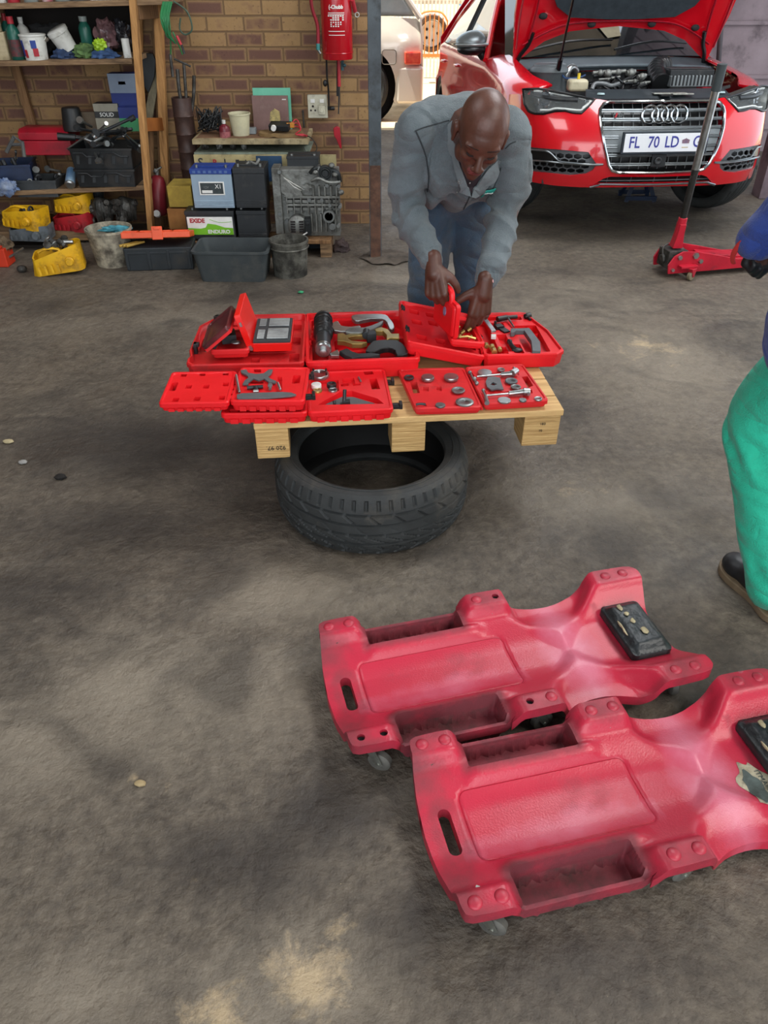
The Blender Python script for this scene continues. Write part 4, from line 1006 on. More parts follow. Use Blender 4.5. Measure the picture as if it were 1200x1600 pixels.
# small things in the held and smoky cases
bm = NB()
for (x, y, r) in ((.03, .05, .006), (.05, .09, .008), (.07, .05, .006), (.04, .13, .007), (.08, .12, .008)): cyl(bm, MH @ Vector((x, y, .006)), MH @ Vector((x + .012, y + .004, .016)), r, None, 10)
tube(bm, [MH @ Vector((.03, .03, .016)), MH @ Vector((.06, .035, .02)), MH @ Vector((.09, .03, .016))], .004, 8)
item('tap_set', 'brassy set of small taps in the small held case', 'tool', bm, BRASS)
bm = NB(); a = MS @ Vector((.05, .1, .04)); cbox(bm, tuple(a), (.05, .06, .03), RZ(15)); cyl(bm, MS @ Vector((.005, .01, .035)), MS @ Vector((.045, .12, .06)), .008); ball(bm, MS @ Vector((.08, .05, .038)), (.018, .012, .006), mi=1)
item('puller_set', 'dark steel puller pieces in the small smoky lid case', 'tool', bm, [DSTEEL, STEEL])

# ============================================================ WOODEN RACK AND ITS THINGS
WOOD = mat('weathered rack timber', '#8a6845', '#6b4c31', 5, .8, stretch=(12, 12, 1.2), grime='#3f2f22', gamt=.4, gscale=3, bump=.2, bscale=20)
WOODL = mat('fresh pine timber', '#b98a54', '#93683a', 5, .75, stretch=(12, 12, 1.2), grime='#5d4229', gamt=.3, gscale=3, bump=.2, bscale=20)
WOODH = mat('weathered shelf board', '#907455', '#6a523a', 5, .8, stretch=(1.2, 12, 12), grime='#3b2f25', gamt=.45, gscale=4, bump=.2, bscale=20)
OILY_B = mat('oily black plastic', '#1d2022', '#111314', 12, .45, grime='#3a3530', gamt=.3)
OILMET = mat('oily cast metal', '#5b5a57', '#35332f', 18, .5, metal=.6, grime='#25201b', gamt=.5, gscale=12, bump=.4)
ALU = mat('grubby cast aluminium', '#8a8c88', '#6a6b67', 10, .5, metal=.55, grime='#3b3833', gamt=.4, gscale=9, bump=.3)
YEL = mat('dirty yellow canister plastic', '#e0b01f', '#cf9a14', 6, .42, grime='#6b5220', gamt=.35, gscale=12)
REDC = mat('dirty red canister plastic', '#b3232c', '#981d25', 6, .45, grime='#4d1f20', gamt=.35, gscale=12)
GREYC = mat('grey drip tray plastic', '#6b7277', '#545b60', 6, .5, grime='#3a3936', gamt=.3, gscale=12)
WHT = mat('white plastic', '#d6d6d0', '#bdbdb6', 8, .5, grime='#7a7468', gamt=.3, gscale=20)
CREAM = mat('cream plastic', '#b7a98a', '#a0926f', 8, .5, grime='#6b5f48', gamt=.3, gscale=20)
BLUE = mat('blue print', '#27408f', '#223677', 10, .5)
REDP = mat('red print', '#b02a35', '#9a222d', 10, .5)
GREENP = mat('dark green bottle plastic', '#1d5a4c', '#17483e', 8, .35)
TRANSB = mat('clear grey bottle plastic', '#8d9490', '#747b77', 8, .25)
rack = thing('shelf_rack', 'weathered timber shelf rack against the brick wall full of bottles and tools', 'shelf', (0, 0, 0))
YF, YR = 5.17, 5.60
def bar2(bm, p0, p1, w, d, mi=0):
    p0 = Vector(p0); p1 = Vector(p1); dd = p1 - p0; M = T(*p0) @ dd.to_track_quat('Z', 'X').to_matrix().to_4x4()
    # axes: keep w along world x, d along world y
    n = dd.normalized(); ax = Vector((1, 0, 0)); ax = (ax - n * ax.dot(n)).normalized() if abs(n.x) < .95 else Vector((0, 0, 1)); ay = n.cross(ax)
    v = []
    for p in (p0, p1):
        for sx, sy in ((-1, -1), (1, -1), (1, 1), (-1, 1)): v.append(bm.verts.new(p + ax * sx * w / 2 + ay * sy * d / 2))
    for q in ((3, 2, 1, 0), (4, 5, 6, 7), (0, 1, 5, 4), (1, 2, 6, 5), (2, 3, 7, 6), (3, 0, 4, 7)):
        f = bm.faces.new([v[i] for i in q]); f.material_index = mi
def post(px0, py0, px1, Y, w, d, m, z0=0.0, ztop=1.75, name='post'):
    a = ony(px0, py0, Y); b = ony(px1, 355, Y); dx = (a.x - b.x) / (a.z - b.z)
    bm = NB(); bar2(bm, (b.x + (z0 - b.z) * dx, Y, z0), (b.x + (ztop - b.z) * dx, Y, ztop), w, d); return obj(name, bm, m, rack, bevel=.003)
post(209, 10, 236, YF, .036, .06, WOODL); post(247, 10, 262, YR - .08, .05, .05, WOODL); post(241, 10, 255, YR - .02, .02, .06, WOOD)
for (xa, ya, xb, yb_, h) in ((215, 17, 246, 15, .085), (222, 195, 254, 194, .075), (236, 350, 262, 346, .07)):
    a = ony(xa, ya, YF + .01); b = ony(xb, yb_, YR - .08)
    bm = NB(); bar2(bm, a, b, .03, h) if False else prism(bm, [(0, -h / 2), ((b - a).length, -h / 2), ((b - a).length, h / 2), (0, h / 2)], -.012, .012, T(*a) @ (b - a).to_track_quat('X', 'Z').to_matrix().to_4x4() @ RX(90))
    obj('rung', bm, mat('orange stained timber', '#a9662c', '#8f5322', 6, .7) if ya > 100 and ya < 300 else WOOD, rack, bevel=.002)
bm = NB(); bar2(bm, (-2.28, YR - .02, 0), (-2.34, YR - .02, 1.3), .05, .03); obj('post', bm, WOOD, rack)
def shelf(y0, y1, x0, x1, th, Yb=YR, name='shelf_board', m=WOODH):
    a = ony(-60, y0 - (y1 - y0) * .3, YF); b = ony(x1, y1, YF); 
    bm = NB(); prism(bm, [(a.x - .5, a.z), (b.x, b.z), (b.x, b.z - th), (a.x - .5, a.z - th)], -Yb, -YF, Matrix(((1, 0, 0, 0), (0, 0, -1, 0), (0, 1, 0, 0), (0, 0, 0, 1))))
    return obj(name, bm, m, rack, bevel=.003)
shelf(8, -2, 0, 262, .028); shelf(98, 92, 0, 206, .026); shelf(303, 290, 0, 226, .028); shelf(363, 361, 0, 171, .06)
bm = NB(); box(bm, -2.75, -1.53, 5.585, 5.60, 1.03, 1.33); obj('back_board', bm, mat('shade darkened board', '#221c18', '#171310', 4, .9), rack)  # dark board; its near-black tone includes the shade behind the shelf
def lathe_item(name, label, cat, prof, mats, loc, rot=None, seg=20, bands=(), group=None, sc=(1, 1, 1)):
    bm = NB(); lathe(bm, prof, seg, SCL(*sc) if sc != (1, 1, 1) else None, 0)
    for (z0, z1, r, mi) in bands: lathe(bm, [(r, z0), (r, z1)], seg, None, mi, False, False)
    return item(name, label, cat, bm, mats, group, loc=loc, rot=rot)
def bottle(label, px, py, Y, h, r, body, cap, neck=.3, band=None, group='bottles on the rack', rot=None, name='bottle'):
    p = ony(px, py, Y)
    prof = [(r * .9, 0), (r, .006), (r, h * .62), (r * .85, h * .72), (r * neck, h * .83), (r * neck, h * .88)]
    bm = NB(); lathe(bm, prof, 18)
    if band: lathe(bm, [(r * 1.01, h * .12), (r * 1.01, h * .5)], 18, None, 1, False, False)
    o = obj(name, bm, [body, band or body], None, loc=p, rot=rot); tag(o, label, 'bottle', group)
    bm = NB(); lathe(bm, [(r * neck * 1.3, h * .84), (r * neck * 1.35, h), (r * neck * .6, h)], 14); obj('bottle_cap', bm, cap, o)
    return o
# middle shelf
yS = 5.27
bm = NB(); p = ony(9, 96, yS); prism(bm, rrect(-.045, .04, -.03, .03, .012), 0, .15); prism(bm, rrect(-.035, .02, -.02, .02, .01), .15, .22); prism(bm, rrect(-.04, .035, -.014, .014, .005), .22, .245)
o = item('spray_bottle', 'beige ribbed spray bottle at the left end of the middle shelf', 'bottle', bm, CREAM, loc=p, bevel=.004)
bm = NB()
for k in range(4): prism(bm, rrect(-.047, .042, -.032, .032, .012), .02 + k * .03, .026 + k * .03)
obj('grip_ribs', bm, CREAM, o); bm = NB(); box(bm, -.06, -.035, -.005, .005, .16, .23); obj('trigger', bm, CREAM, o)
bottle('dark green bottle with red cap behind the front green bottle', 21, 90, 5.36, .225, .032, GREENP, REDP)
bottle('dark green bottle with red cap and white and red label bands', 31, 96, 5.25, .225, .038, GREENP, REDP, .36, mat('dark label', '#2d3b38', '#6d2a30', 40, .6))
bottle('white squat bottle with a white cap behind the paint bucket', 44, 85, 5.38, .19, .036, WHT, WHT)
def bucket(name, label, px, py, Y, h, r0, r1, m, band=None, handle=True, p=None, rot=None, thick=.003, fill=None):
    p = p or ony(px, py, Y); bm = NB()
    lathe(bm, [(r0, 0), (r0 + (r1 - r0) * .93, h * .93), (r1 + .004, h * .94), (r1 + .004, h), (r1 - thick, h), (r0 - thick, .006), (.0001, .006)], 32, None, 0)
    o = obj(name, bm, m, None, loc=p, rot=rot); tag(o, label, 'bucket')
    if band:
        for (z0, z1, a0, a1, bmt) in band:
            bm = NB(); lathe(bm, [(r0 + (r1 - r0) * z0 + .0015, h * z0), (r0 + (r1 - r0) * z1 + .0015, h * z1)], 12, RZ(a0), 0, False, False, ang=a1 - a0); obj('print', bm, bmt, o)
    if handle:
        bm = NB(); tube(bm, [((r1 + .006) * math.cos(a), -(r1 * .5) * math.sin(a) * .6, h * .9 - math.sin(a) * h * .25) for a in [PI * i / 10 for i in range(11)]], .0025, 6); obj('bail_handle', bm, ZINC, o)
    return o
bucket('paint_bucket', 'small white bucket printed with blue and red blocks on the middle shelf', 59, 95, 5.24, .135, .062, .072, WHT, [(.2, .8, 200, 235, BLUE), (.15, .45, 232, 250, REDP), (.5, .8, 275, 300, BLUE), (.2, .5, 280, 305, REDP)])
bm = NB(); p = ony(59, 60, 5.26); ball(bm, p + Vector((0, .01, -.006)), (.06, .06, .02)); item('crumpled_rag', 'grey rag stuffed in the blue and red printed bucket', 'rag', bm, mat('grey rag cloth', '#8d8478', '#6b6258', 30, .9, bump=.5))
p = ony(98, 62, 5.3); bm = NB(); lathe(bm, [(.052, -.055), (.058, .035), (.062, .037), (.062, .058), (.056, .062), (.0001, .062)], 26)
item('plastic_tub', 'off-white lidded tub lying tilted on the middle shelf', 'tub', bm, WHT, loc=p, rot=(15, -22, 0))
def rag(name, label, px, py, Y, s, m, cat='rag', seed=0, group=None, amp=.45):
    bm = NB(); ball(bm, (0, 0, 0), 1, 28, 18)
    for v in bm.verts:
        n = v.co.normalized(); k = 1 + amp * noise.noise(n * 2.2 + Vector((seed, 0, 0))) + amp * .6 * noise.noise(n * 5 + Vector((0, seed, 0)))
        v.co = Vector((n.x * s[0], n.y * s[1], n.z * s[2])) * k
    return item(name, label, cat, bm, m, group, loc=ony(px, py, Y))
rag('rag_bundle', 'dark blue rag bundle left of the green cloth on the middle shelf', 100, 87, 5.28, (.07, .05, .035), mat('blue rag cloth', '#2f4468', '#22314b', 20, .8, bump=.4), seed=3)
rag('rag_bundle', 'blue rag at the right of the green cloth on the middle shelf', 164, 86, 5.25, (.075, .05, .032), mat('blue rag cloth 2', '#3d5a86', '#2b4266', 20, .8, bump=.4), seed=8)
rag('rag_bundle', 'mossy green cloth in the middle of the middle shelf', 133, 82, 5.28, (.065, .05, .04), mat('moss cloth', '#5d7a45', '#3c5432', 20, .8, bump=.4), seed=5)
rag('plastic_bag', 'crumpled pinkish clear plastic bag on the middle shelf', 167, 54, 5.34, (.06, .06, .075), mat('pink film', '#7b5b5c', '#4d3a3d', 9, .2, bump=.6, bscale=30), 'bag', 11)
rag('plastic_bag', 'lime green crumpled plastic piece on the middle shelf', 156, 70, 5.24, (.035, .03, .032), mat('lime film', '#a9cf2f', '#86a824', 12, .35, bump=.4), 'bag', 14)
bottle('dark green bottle with a pale cap in the middle of the middle shelf', 138, 75, 5.34, .16, .035, GREENP, TRANSB, .5)
lathe_item('spray_can', 'small white cylinder at the right end of the middle shelf', 'can', [(.022, 0), (.022, .1), (.0001, .1)], [WHT], ony(200, 91, 5.24))
rag('plastic_bag', 'dark crumpled plastic bag at the right of the pinkish bag', 190, 55, 5.38, (.05, .05, .075), mat('dark film', '#2c2c31', '#18181b', 9, .25, bump=.6, bscale=30), 'bag', 21)
rag('cloth_heap', 'dark cloth heap behind the tilted off-white tub', 80, 58, 5.42, (.11, .06, .07), mat('near black cloth', '#232323', '#151515', 9, .9, bump=.6, bscale=30), 'rag', 31)
# top shelf: only the feet of things show
for i, (px, w_, c, lab) in enumerate([(4, .028, WHT, 'white bottle foot at the far left of the top shelf'), (23, .034, REDP, 'red bottle foot on the top shelf'), (50, .04, TRANSB, 'grey clear jar foot on the top shelf'), (76, .03, mat('red white label', '#c9c0c0', '#a03040', 30, .5), 'bottle with red and white label on the top shelf'),
                                 (100, .045, TRANSB, 'wide clear jar foot in the middle of the top shelf'), (125, .05, mat('grey tin', '#747673', '#5b5d5a', 20, .4, metal=.5), 'dull grey tin foot in the middle of the top shelf'), (150, .03, WHT, 'small white jar foot right of the grey tin')]):
    p = ony(px, 8 - px * .03, 5.25); bm = NB(); lathe(bm, [(w_ * .92, 0), (w_, .006), (w_, .12), (w_ * .5, .15)], 18); item('bottle', lab, 'bottle', bm, c, 'bottles on the rack', loc=p)
bm = NB(); p = ony(195, 2, 5.3); prism(bm, rrect(-.13, .15, -.08, .1, .01), 0, .03); item('flat_box', 'flat pale box lying on the top shelf', 'box', bm, mat('pale teal card', '#9fb0ab', '#84948f', 9, .7), loc=p)
# boxes on the third shelf back
def carton(name, label, x0, y0, x1, y1, Y, d, m, parts=(), rz=0, cat='box'):
    a = ony(x0, y1, Y); b = ony(x1, y0, Y); w = b.x - a.x; h = b.z - a.z
    bm = NB(); box(bm, 0, w, 0, d, 0, h); o = obj(name, bm, m, None, loc=a, rot=(0, 0, rz), bevel=.002); tag(o, label, cat)
    for (u0, v0, u1, v1, mm, nm) in parts:
        bm = NB(); box(bm, w * u0, w * u1, -.0015, .001, h * v0, h * v1); obj(nm, bm, mm, o, smooth=None)
    return o, w, h
GCARD = mat('grey blue card', '#7b8796', '#697586', 5, .7); BCARD = mat('deep blue card', '#1c2c6e', '#17245a', 5, .6); GRCARD = mat('green card', '#3d8a52', '#2f7a5e', 5, .6)
o, w, h = carton('filter_box', 'tall slim carton with grey top and blue lower half at the rack right', 178, 115, 211, 175, 5.38, .09, BCARD, [(0, .5, 1, 1, GCARD, 'grey_panel'), (.35, .72, .6, .8, DSTEEL, 'logo')])
o, w, h = carton('filter_box', 'carton with blue top and green lower half in front of the tall slim carton', 190, 168, 216, 205, 5.30, .08, BCARD, [(0, 0, 1, .55, GRCARD, 'green_panel')])
o, w, h = carton('filter_box', 'black and grey carton lettered SOLID on the third shelf', 153, 162, 183, 205, 5.36, .09, mat('charcoal card', '#2a2b2b', '#202121', 8, .6), [(0, .72, 1, 1, mat('warm grey card', '#8e8a7c', '#777366', 8, .7), 'grey_panel'), (0, 0, 1, .48, MATS['warm grey card'], 'grey_panel')])
bm = NB(); textmesh(bm, 'SOLID', .032, T(w / 2, -.002, h * .6) @ RX(90), 0, .0005); obj('lettering', bm, WHTP, o, smooth=None)
carton('paper_pad', 'brown grey card sheet behind the black pot', 130, 175, 160, 203, 5.42, .02, mat('brown grey card', '#6f6150', '#5a4e40', 6, .8))
p = ony(117, 203, 5.36); lathe_item('black_pot', 'black upturned pot on the third shelf', 'pot', [(.07, 0), (.055, .12), (.05, .128), (.0001, .128)], [OILY_B], p)
# red toolbox at the back
TBR = mat('red toolbox enamel', '#a5182a', '#8b1424', 6, .4, grime='#431519', gamt=.3)
a = ony(36, 243, 5.3); bm = NB(); box(bm, 0, .32, 0, .2, 0, .085); o = obj('toolbox', bm, TBR, None, loc=a, bevel=.006); tag(o, 'red metal toolbox at the back of the third shelf', 'toolbox')
bm = NB(); prism(bm, [(0, .088), (.0, .13), (.03, .15), (.17, .15), (.2, .13), (.2, .088)], 0, .32, Matrix(((0, 0, 1, 0), (1, 0, 0, 0), (0, 1, 0, 0), (0, 0, 0, 1)))); obj('lid', bm, TBR, o, bevel=.004)
def opentray(name, label, p, w, d, h, m, rz=0, th=.006, taper=1.08, cat='tray', r=.01, lip=.006, rot=None):
    bm = NB(); rings = []
    for (k, z) in ((1, 0), (taper, h - .012), (taper + lip * 2 / w, h - .012), (taper + lip * 2 / w, h), (taper - th * 2 / w, h), (1 - th * 2 / w, .006)):
        rings.append([bm.verts.new((x * k, y * k, z)) for x, y in rrect(-w / 2, w / 2, -d / 2, d / 2, r)])
    bm.faces.new(rings[0][::-1]); bm.faces.new(rings[-1])
    for A, B in zip(rings, rings[1:]):
        for i in range(len(A)): bm.faces.new((A[i], A[(i + 1) % len(A)], B[(i + 1) % len(A)], B[i]))
    o = obj(name, bm, m, None, loc=p, rot=rot or (0, 0, rz)); tag(o, label, cat); return o
def parts_pile(label, p, s, n, m, seed, name='socket', lo=.012, hi=.03, cat='car part', group=None, L=(.03, .08)):
    rr = random.Random(seed)
    for i in range(n):
        bm = NB(); r = rr.uniform(lo, hi) * .5; L_ = rr.uniform(*L)
        k = rr.random()
        if k < .5: lathe(bm, [(r * .5, 0), (r, 0), (r, L_ * .6), (r * .8, L_ * .65), (r * .8, L_), (r * .5, L_), (r * .5, L_ * .7)], 12, T(0, 0, -L_ / 2))
        elif k < .8: cyl(bm, (0, 0, -L_ * .7), (0, 0, L_ * .7), r * .35, None, 8); lathe(bm, [(r * .5, -.006), (r, -.006), (r, .006), (r * .5, .006)], 14, T(0, 0, L_ * .7) @ RX(90))
        else: torus(bm, r * 1.3, r * .35, None, 18, 8)
        q = p + Vector((rr.uniform(-.5, .5) * s[0], rr.uniform(-.5, .5) * s[1], rr.uniform(.2, 1) * s[2]))
        item(name, label, cat, bm, m if not isinstance(m, list) else m[i % len(m)], group or label, loc=q, rot=(rr.uniform(0, 180), rr.uniform(0, 180), rr.uniform(0, 180)))
o = opentray('metal_tray', 'open grey metal tray of sockets on the third shelf', ony(60, 308, 5.18) + Vector((0, .1, 0)), .26, .2, .10, mat('grey painted sheet metal', '#3d4144', '#2e3234', 8, .5, grime='#55504a', gamt=.2), 0, r=.004, taper=1.0)
parts_pile('steel socket heaped in the grey metal tray', ony(62, 308, 5.18) + Vector((0, .1, .05)), (.18, .13, .09), 12, [STEELG, DSTEEL], 5, 'socket', .03, .045)
o = opentray('toolbox_tray', 'open dark blue metal toolbox at the far left of the third shelf', ony(22, 303, 5.2) + Vector((-.02, .12, 0)), .26, .24, .17, mat('dark blue sheet metal', '#17294a', '#101d36', 8, .5), 12, r=.004, taper=1.0, cat='toolbox')
parts_pile('dark steel tool lying in the blue metal toolbox', ony(20, 303, 5.2) + Vector((-.02, .12, .14)), (.18, .16, .05), 6, [DSTEEL, STEELG], 9, 'hand_tool', .02, .03, L=(.05, .1), cat='tool')
rag('rag_bundle', 'blue and white rag at the left edge under the blue toolbox', 8, 292, 5.12, (.07, .04, .05), mat('blue white rag', '#3f5f93', '#8a94a3', 14, .8, bump=.4), seed=45)
# spray can lying, end facing us
p = ony(109, 290, 5.15); bm = NB(); lathe(bm, [(.0001, -.001), (.020, 0), (.022, .002), (.030, .006), (.031, .010)], 22, None, 1); lathe(bm, [(.031, .010), (.031, .15), (.02, .165)], 22, None, 0); lathe(bm, [(.031, .0095), (.0322, .01), (.031, .013)], 22, None, 1)
o = item('spray_can', 'blue spray can lying with its silver base facing out on the third shelf', 'can', bm, [mat('blue can label', '#5b86ad', '#9db3bf', 12, .4), STEEL], loc=p, rot=(-68, 0, 8))
# black crates
def crate(label, px, py, Y, w, d, h, dz=0, rz=0):
    p = ony(px, py, Y) + Vector((0, d / 2, dz)); o = opentray('plastic_crate', label, p, w, d, h, OILY_B, rz, r=.008, taper=1.04, cat='crate')
    o['group'] = 'black crates on the rack'
    bm = NB()
    for k in range(5):
        x = -w / 2 + w * (k + .5) / 5; prism(bm, [(x - .014, h * .25), (x + .006, h * .25), (x + .014, h * .65), (x - .006, h * .65)], d / 2 * 1.02, d / 2 * 1.02 + .004, RX(90) @ SCL(1, 1, 1))
    tube(bm, [(-w * .46, -d * .535, h * .78), (-w * .3, -d * .535, h * .78), (-w * .24, -d * .535, h * .6), (-w * .06, -d * .535, h * .6), (0, -d * .54, h * .8), (.08, -d * .535, h * .8), (.12, -d * .535, h * .62), (w * .46, -d * .535, h * .62)], .004, 6)
    obj('moulded_pattern', bm, mat('black plastic relief', '#2f3234', '#25282a', 9, .5), o); return o
crate('lower black perforated crate on the third shelf', 168, 292, 5.16, .36, .26, .105)
crate('upper black perforated crate heaped with spanners', 168, 292, 5.17, .37, .27, .12, .106)
rr = random.Random(12)
cp = ony(168, 292, 5.17) + Vector((0, .13, .23))
for i in range(22):
    L_ = rr.uniform(.12, .26); r = rr.uniform(.004, .009); bm = NB()
    cyl(bm, (0, 0, 0), (0, 0, L_), r, r * .9, 8)
    if i % 3 == 0: lathe(bm, [(r * 1.2, 0), (r * 2.4, 0), (r * 2.4, .018), (r * 1.2, .018)], 14, T(0, 0, L_))
    elif i % 3 == 1: lathe(bm, [(r * 1.2, -.006), (r * 2.8, -.006), (r * 2.8, .006), (r * 1.2, .006)], 14, T(0, 0, L_ + r * 2.5) @ RX(90)); lathe(bm, [(r * 1.2, -.006), (r * 2.4, -.006), (r * 2.4, .006), (r * 1.2, .006)], 14, T(0, 0, -r * 2) @ RX(90))
    else: prism(bm, [(-r * 2.2, 0), (-r * 1.4, -.022), (-r * .8, -.008), (r * .8, -.008), (r * 1.4, -.022), (r * 2.2, 0), (r, .02), (-r, .02)], -.004, .004, RX(90))
    a = rr.uniform(-60, 60) if i % 2 else rr.uniform(20, 100)
    item('spanner', 'steel spanner or bar in the heap on the black crates', 'spanner', bm, [STEELG, DSTEEL, DSTEEL, STEEL][i % 4], 'tools heaped on the black crates', loc=cp + Vector((rr.uniform(-.12, .14), rr.uniform(-.08, .08), rr.uniform(-.02, .09))), rot=(rr.uniform(60, 115), a, rr.uniform(-60, 60)))
# big pliers / jaw tool on top, wheel brace
bm = NB(); a = ony(104, 233, 5.1); b = ony(130, 216, 5.12); c = ony(152, 205, 5.14); tube(bm, [a, ony(115, 226, 5.1), b, c, ony(165, 200, 5.14)], [.006, .010, .014, .014, .012], 8, sm=0, flat=.5); tube(bm, [b, ony(146, 222, 5.12), ony(160, 214, 5.13)], .009, 8)
item('bearing_puller', 'bright steel puller jaw on top of the tool heap', 'puller', bm, STEEL)
bm = NB(); cyl(bm, ony(150, 210, 5.12), ony(205, 185, 5.14), .009, .009, 10); cyl(bm, ony(203, 187, 5.14), ony(210, 183, 5.14), .016, .016, 12); item('socket_bar', 'long dark socket bar slanting up over the tool heap', 'tool', bm, DSTEEL)
bm = NB(); cyl(bm, ony(90, 213, 5.14), ony(118, 215, 5.16), .022, .020, 14); cyl(bm, ony(118, 215, 5.16), ony(135, 216, 5.17), .01, .01, 10); item('rubber_grip_bar', 'black handled bar left of the tool heap', 'tool', bm, BLK)
bm = NB(); tube(bm, [ony(10, 238, 5.16), ony(22, 214, 5.17), ony(35, 222, 5.17), ony(38, 245, 5.16)], .012, 8); tube(bm, [ony(14, 226, 5.17), ony(33, 226, 5.16)], .01, 8); item('clamp_bracket', 'grey steel bracket at the far left above the blue toolbox', 'bracket', bm, mat('dull grey steel', '#5f605a', '#48494a', 9, .6))
# boards and extinguisher leaning behind the rack posts
bm = NB(); bar2(bm, ony(232, 185, 5.5), ony(246, 105, 5.55), .05, .02); item('wood_plank', 'grey plank leaning between the rack posts', 'plank', bm, mat('grey plank', '#7d745c', '#5e5745', 6, .8, stretch=(12, 12, 1)), bevel=.002)
bm = NB(); bar2(bm, ony(221, 175, 5.52), ony(219, 30, 5.58), .03, .02); item('wood_plank', 'narrow brown batten standing between the rack posts', 'plank', bm, WOODL, bevel=.002)
bm = NB(); prism(bm, [(v.x, v.z) for v in [ony(*q, 5.5) for q in ((218, 90), (226, 83), (238, 84), (243, 95), (241, 120), (232, 145), (222, 130))]], -5.52, -5.5, Matrix(((1, 0, 0, 0), (0, 0, -1, 0), (0, 1, 0, 0), (0, 0, 0, 1)))); item('rubber_mat', 'black rubber piece hung between the rack posts', 'mat', bm, OILY_B, bevel=.002)
bm = NB(); bar2(bm, ony(236, 340, 5.45), ony(236, 205, 5.5), .035, .02); item('wood_plank', 'short brown batten low between the rack posts', 'plank', bm, WOOD, bevel=.002)
FR = mat('dull dark red steel', '#7a1c26', '#5e141c', 6, .4, grime='#2c1012', gamt=.35)
p = ony(249, 337, 5.35); bm = NB(); lathe(bm, [(.0001, 0), (.04, .003), (.052, .02), (.052, .2), (.042, .235), (.02, .25), (.0001, .25)], 24)
o = item('fire_extinguisher', 'old dark red extinguisher lying behind the rack posts', 'fire extinguisher', bm, FR, loc=p, rot=(-14, 3, 0)); bm = NB(); cyl(bm, (0, 0, .25), (0, 0, .285), .012); cyl(bm, (-.02, -.012, .27), (.035, -.012, .3), .006); ball(bm, (0, -.03, .275), (.014, .01, .014)); obj('valve', bm, ALU, o)
bm = NB(); lathe(bm, [(.008, 0), (.022, 0), (.022, .02), (.008, .02)], 18, T(0, -.05, .01) @ RX(75)); obj('base_boss', bm, WHTP, o)
# ---- cut-open canisters used as trays
def canister(label, M, L_, w, h, m, seed=0, group='cut open canisters used as drip trays'):
    """canister cut in half lengthwise: shell with a moulded handle hollow, side spout and uneven rim"""
    ro = opentray('cut_canister', label, (0, 0, 0), L_, w, h, m, r=.035, taper=1.03, lip=.0, th=.007, cat='drip tray')
    ro['group'] = group
    me = ro.data
    for v in me.vertices:
        if v.co.z > h * .5:
            v.co.z += .35 * h * (sstep(-.1, .3, v.co.x / L_ + .15 * math.sin(seed + v.co.y * 30)) - .4) * (1 if v.co.y < 0 else .5)
            if v.co.x < -L_ * .3: v.co.x += .1 * L_ * (1 if v.co.x < -L_ * .45 else .3)
        v.co.y *= 1 - .35 * sstep(.15, .5, -v.co.x / L_) - .12 * sstep(.3, .5, v.co.x / L_)
        if v.co.z > h * .5: v.co.z += .12 * h * noise.noise(Vector((v.co.x * 14 + seed, v.co.y * 14, 0)))
    ro.matrix_world = M
    bm = NB(); lathe(bm, [(.012, 0), (.024, 0), (.026, .004), (.026, .022), (.020, .026), (.019, .034), (.012, .034)], 20, T(L_ * .28, -w / 2 - .002, h * .55) @ RX(90)); obj('spout', bm, m, ro)
    bm = NB(); tube(bm, [(-L_ * .3, 0, h * .95), (-L_ * .15, 0, h * 1.05), (L_ * .08, 0, h * .95), (L_ * .2, -.01, h * .55)], .014, 8, sm=3, flat=.6); obj('moulded_handle', bm, m, ro)
    bm = NB()
    for k in range(4): box(bm, -L_ * .35 + k * L_ * .12, -L_ * .31 + k * L_ * .12, -w / 2 - .004, -w / 2 + .002, .015, h * .5)
    obj('moulded_ribs', bm, m, ro); return ro
def cpos(px, py, Y, rz, rx=0, ry=0): p = ony(px, py, Y); return T(*p) @ RZ(rz) @ RY(ry) @ RX(rx)
canister('upper yellow cut canister on the bottom shelf', cpos(109, 334, 5.2, -4, 0, 0) @ T(0, .08, 0), .25, .16, .095, YEL, 1)
canister('red cut canister beneath the upper yellow one', cpos(109, 363, 5.17, -6, 0, 0) @ T(0, .08, 0), .26, .17, .095, REDC, 2)
canister('yellow cut canister full of oily parts at the far left', cpos(30, 358, 5.0, -12, 0, 4) @ T(0, .08, 0), .28, .18, .11, YEL, 3)
canister('grey flat drip tray beneath the far left yellow canister', cpos(42, 378, 4.98, 0) @ T(0, .09, 0), .27, .18, .075, GREYC, 4)
bm = NB(); p = ony(25, 395, 5.05); box(bm, -.35, .28, 0, .22, -.045, .05); item('wood_plank', 'dark plank on the floor under the grey drip tray', 'plank', bm, mat('blackened wood', '#2d2722', '#1d1916', 8, .8), loc=p, bevel=.003)
g = onz(88, 432); canister('yellow cut canister on the floor filled with metal brackets', T(g.x, g.y + .09, 0) @ RZ(14) @ RY(-6) @ T(0, 0, .012), .30, .19, .125, YEL, 6)
parts_pile('oily metal piece in the far left yellow canister', ony(45, 340, 5.08), (.2, .1, .05), 8, [OILMET, DSTEEL], 15, 'car_part', .03, .05)
parts_pile('bright metal bracket in the yellow canister on the floor', Vector((g.x, g.y + .12, .10)), (.15, .1, .08), 9, [STEELG, OILMET, STEEL], 16, 'car_part', .03, .05)
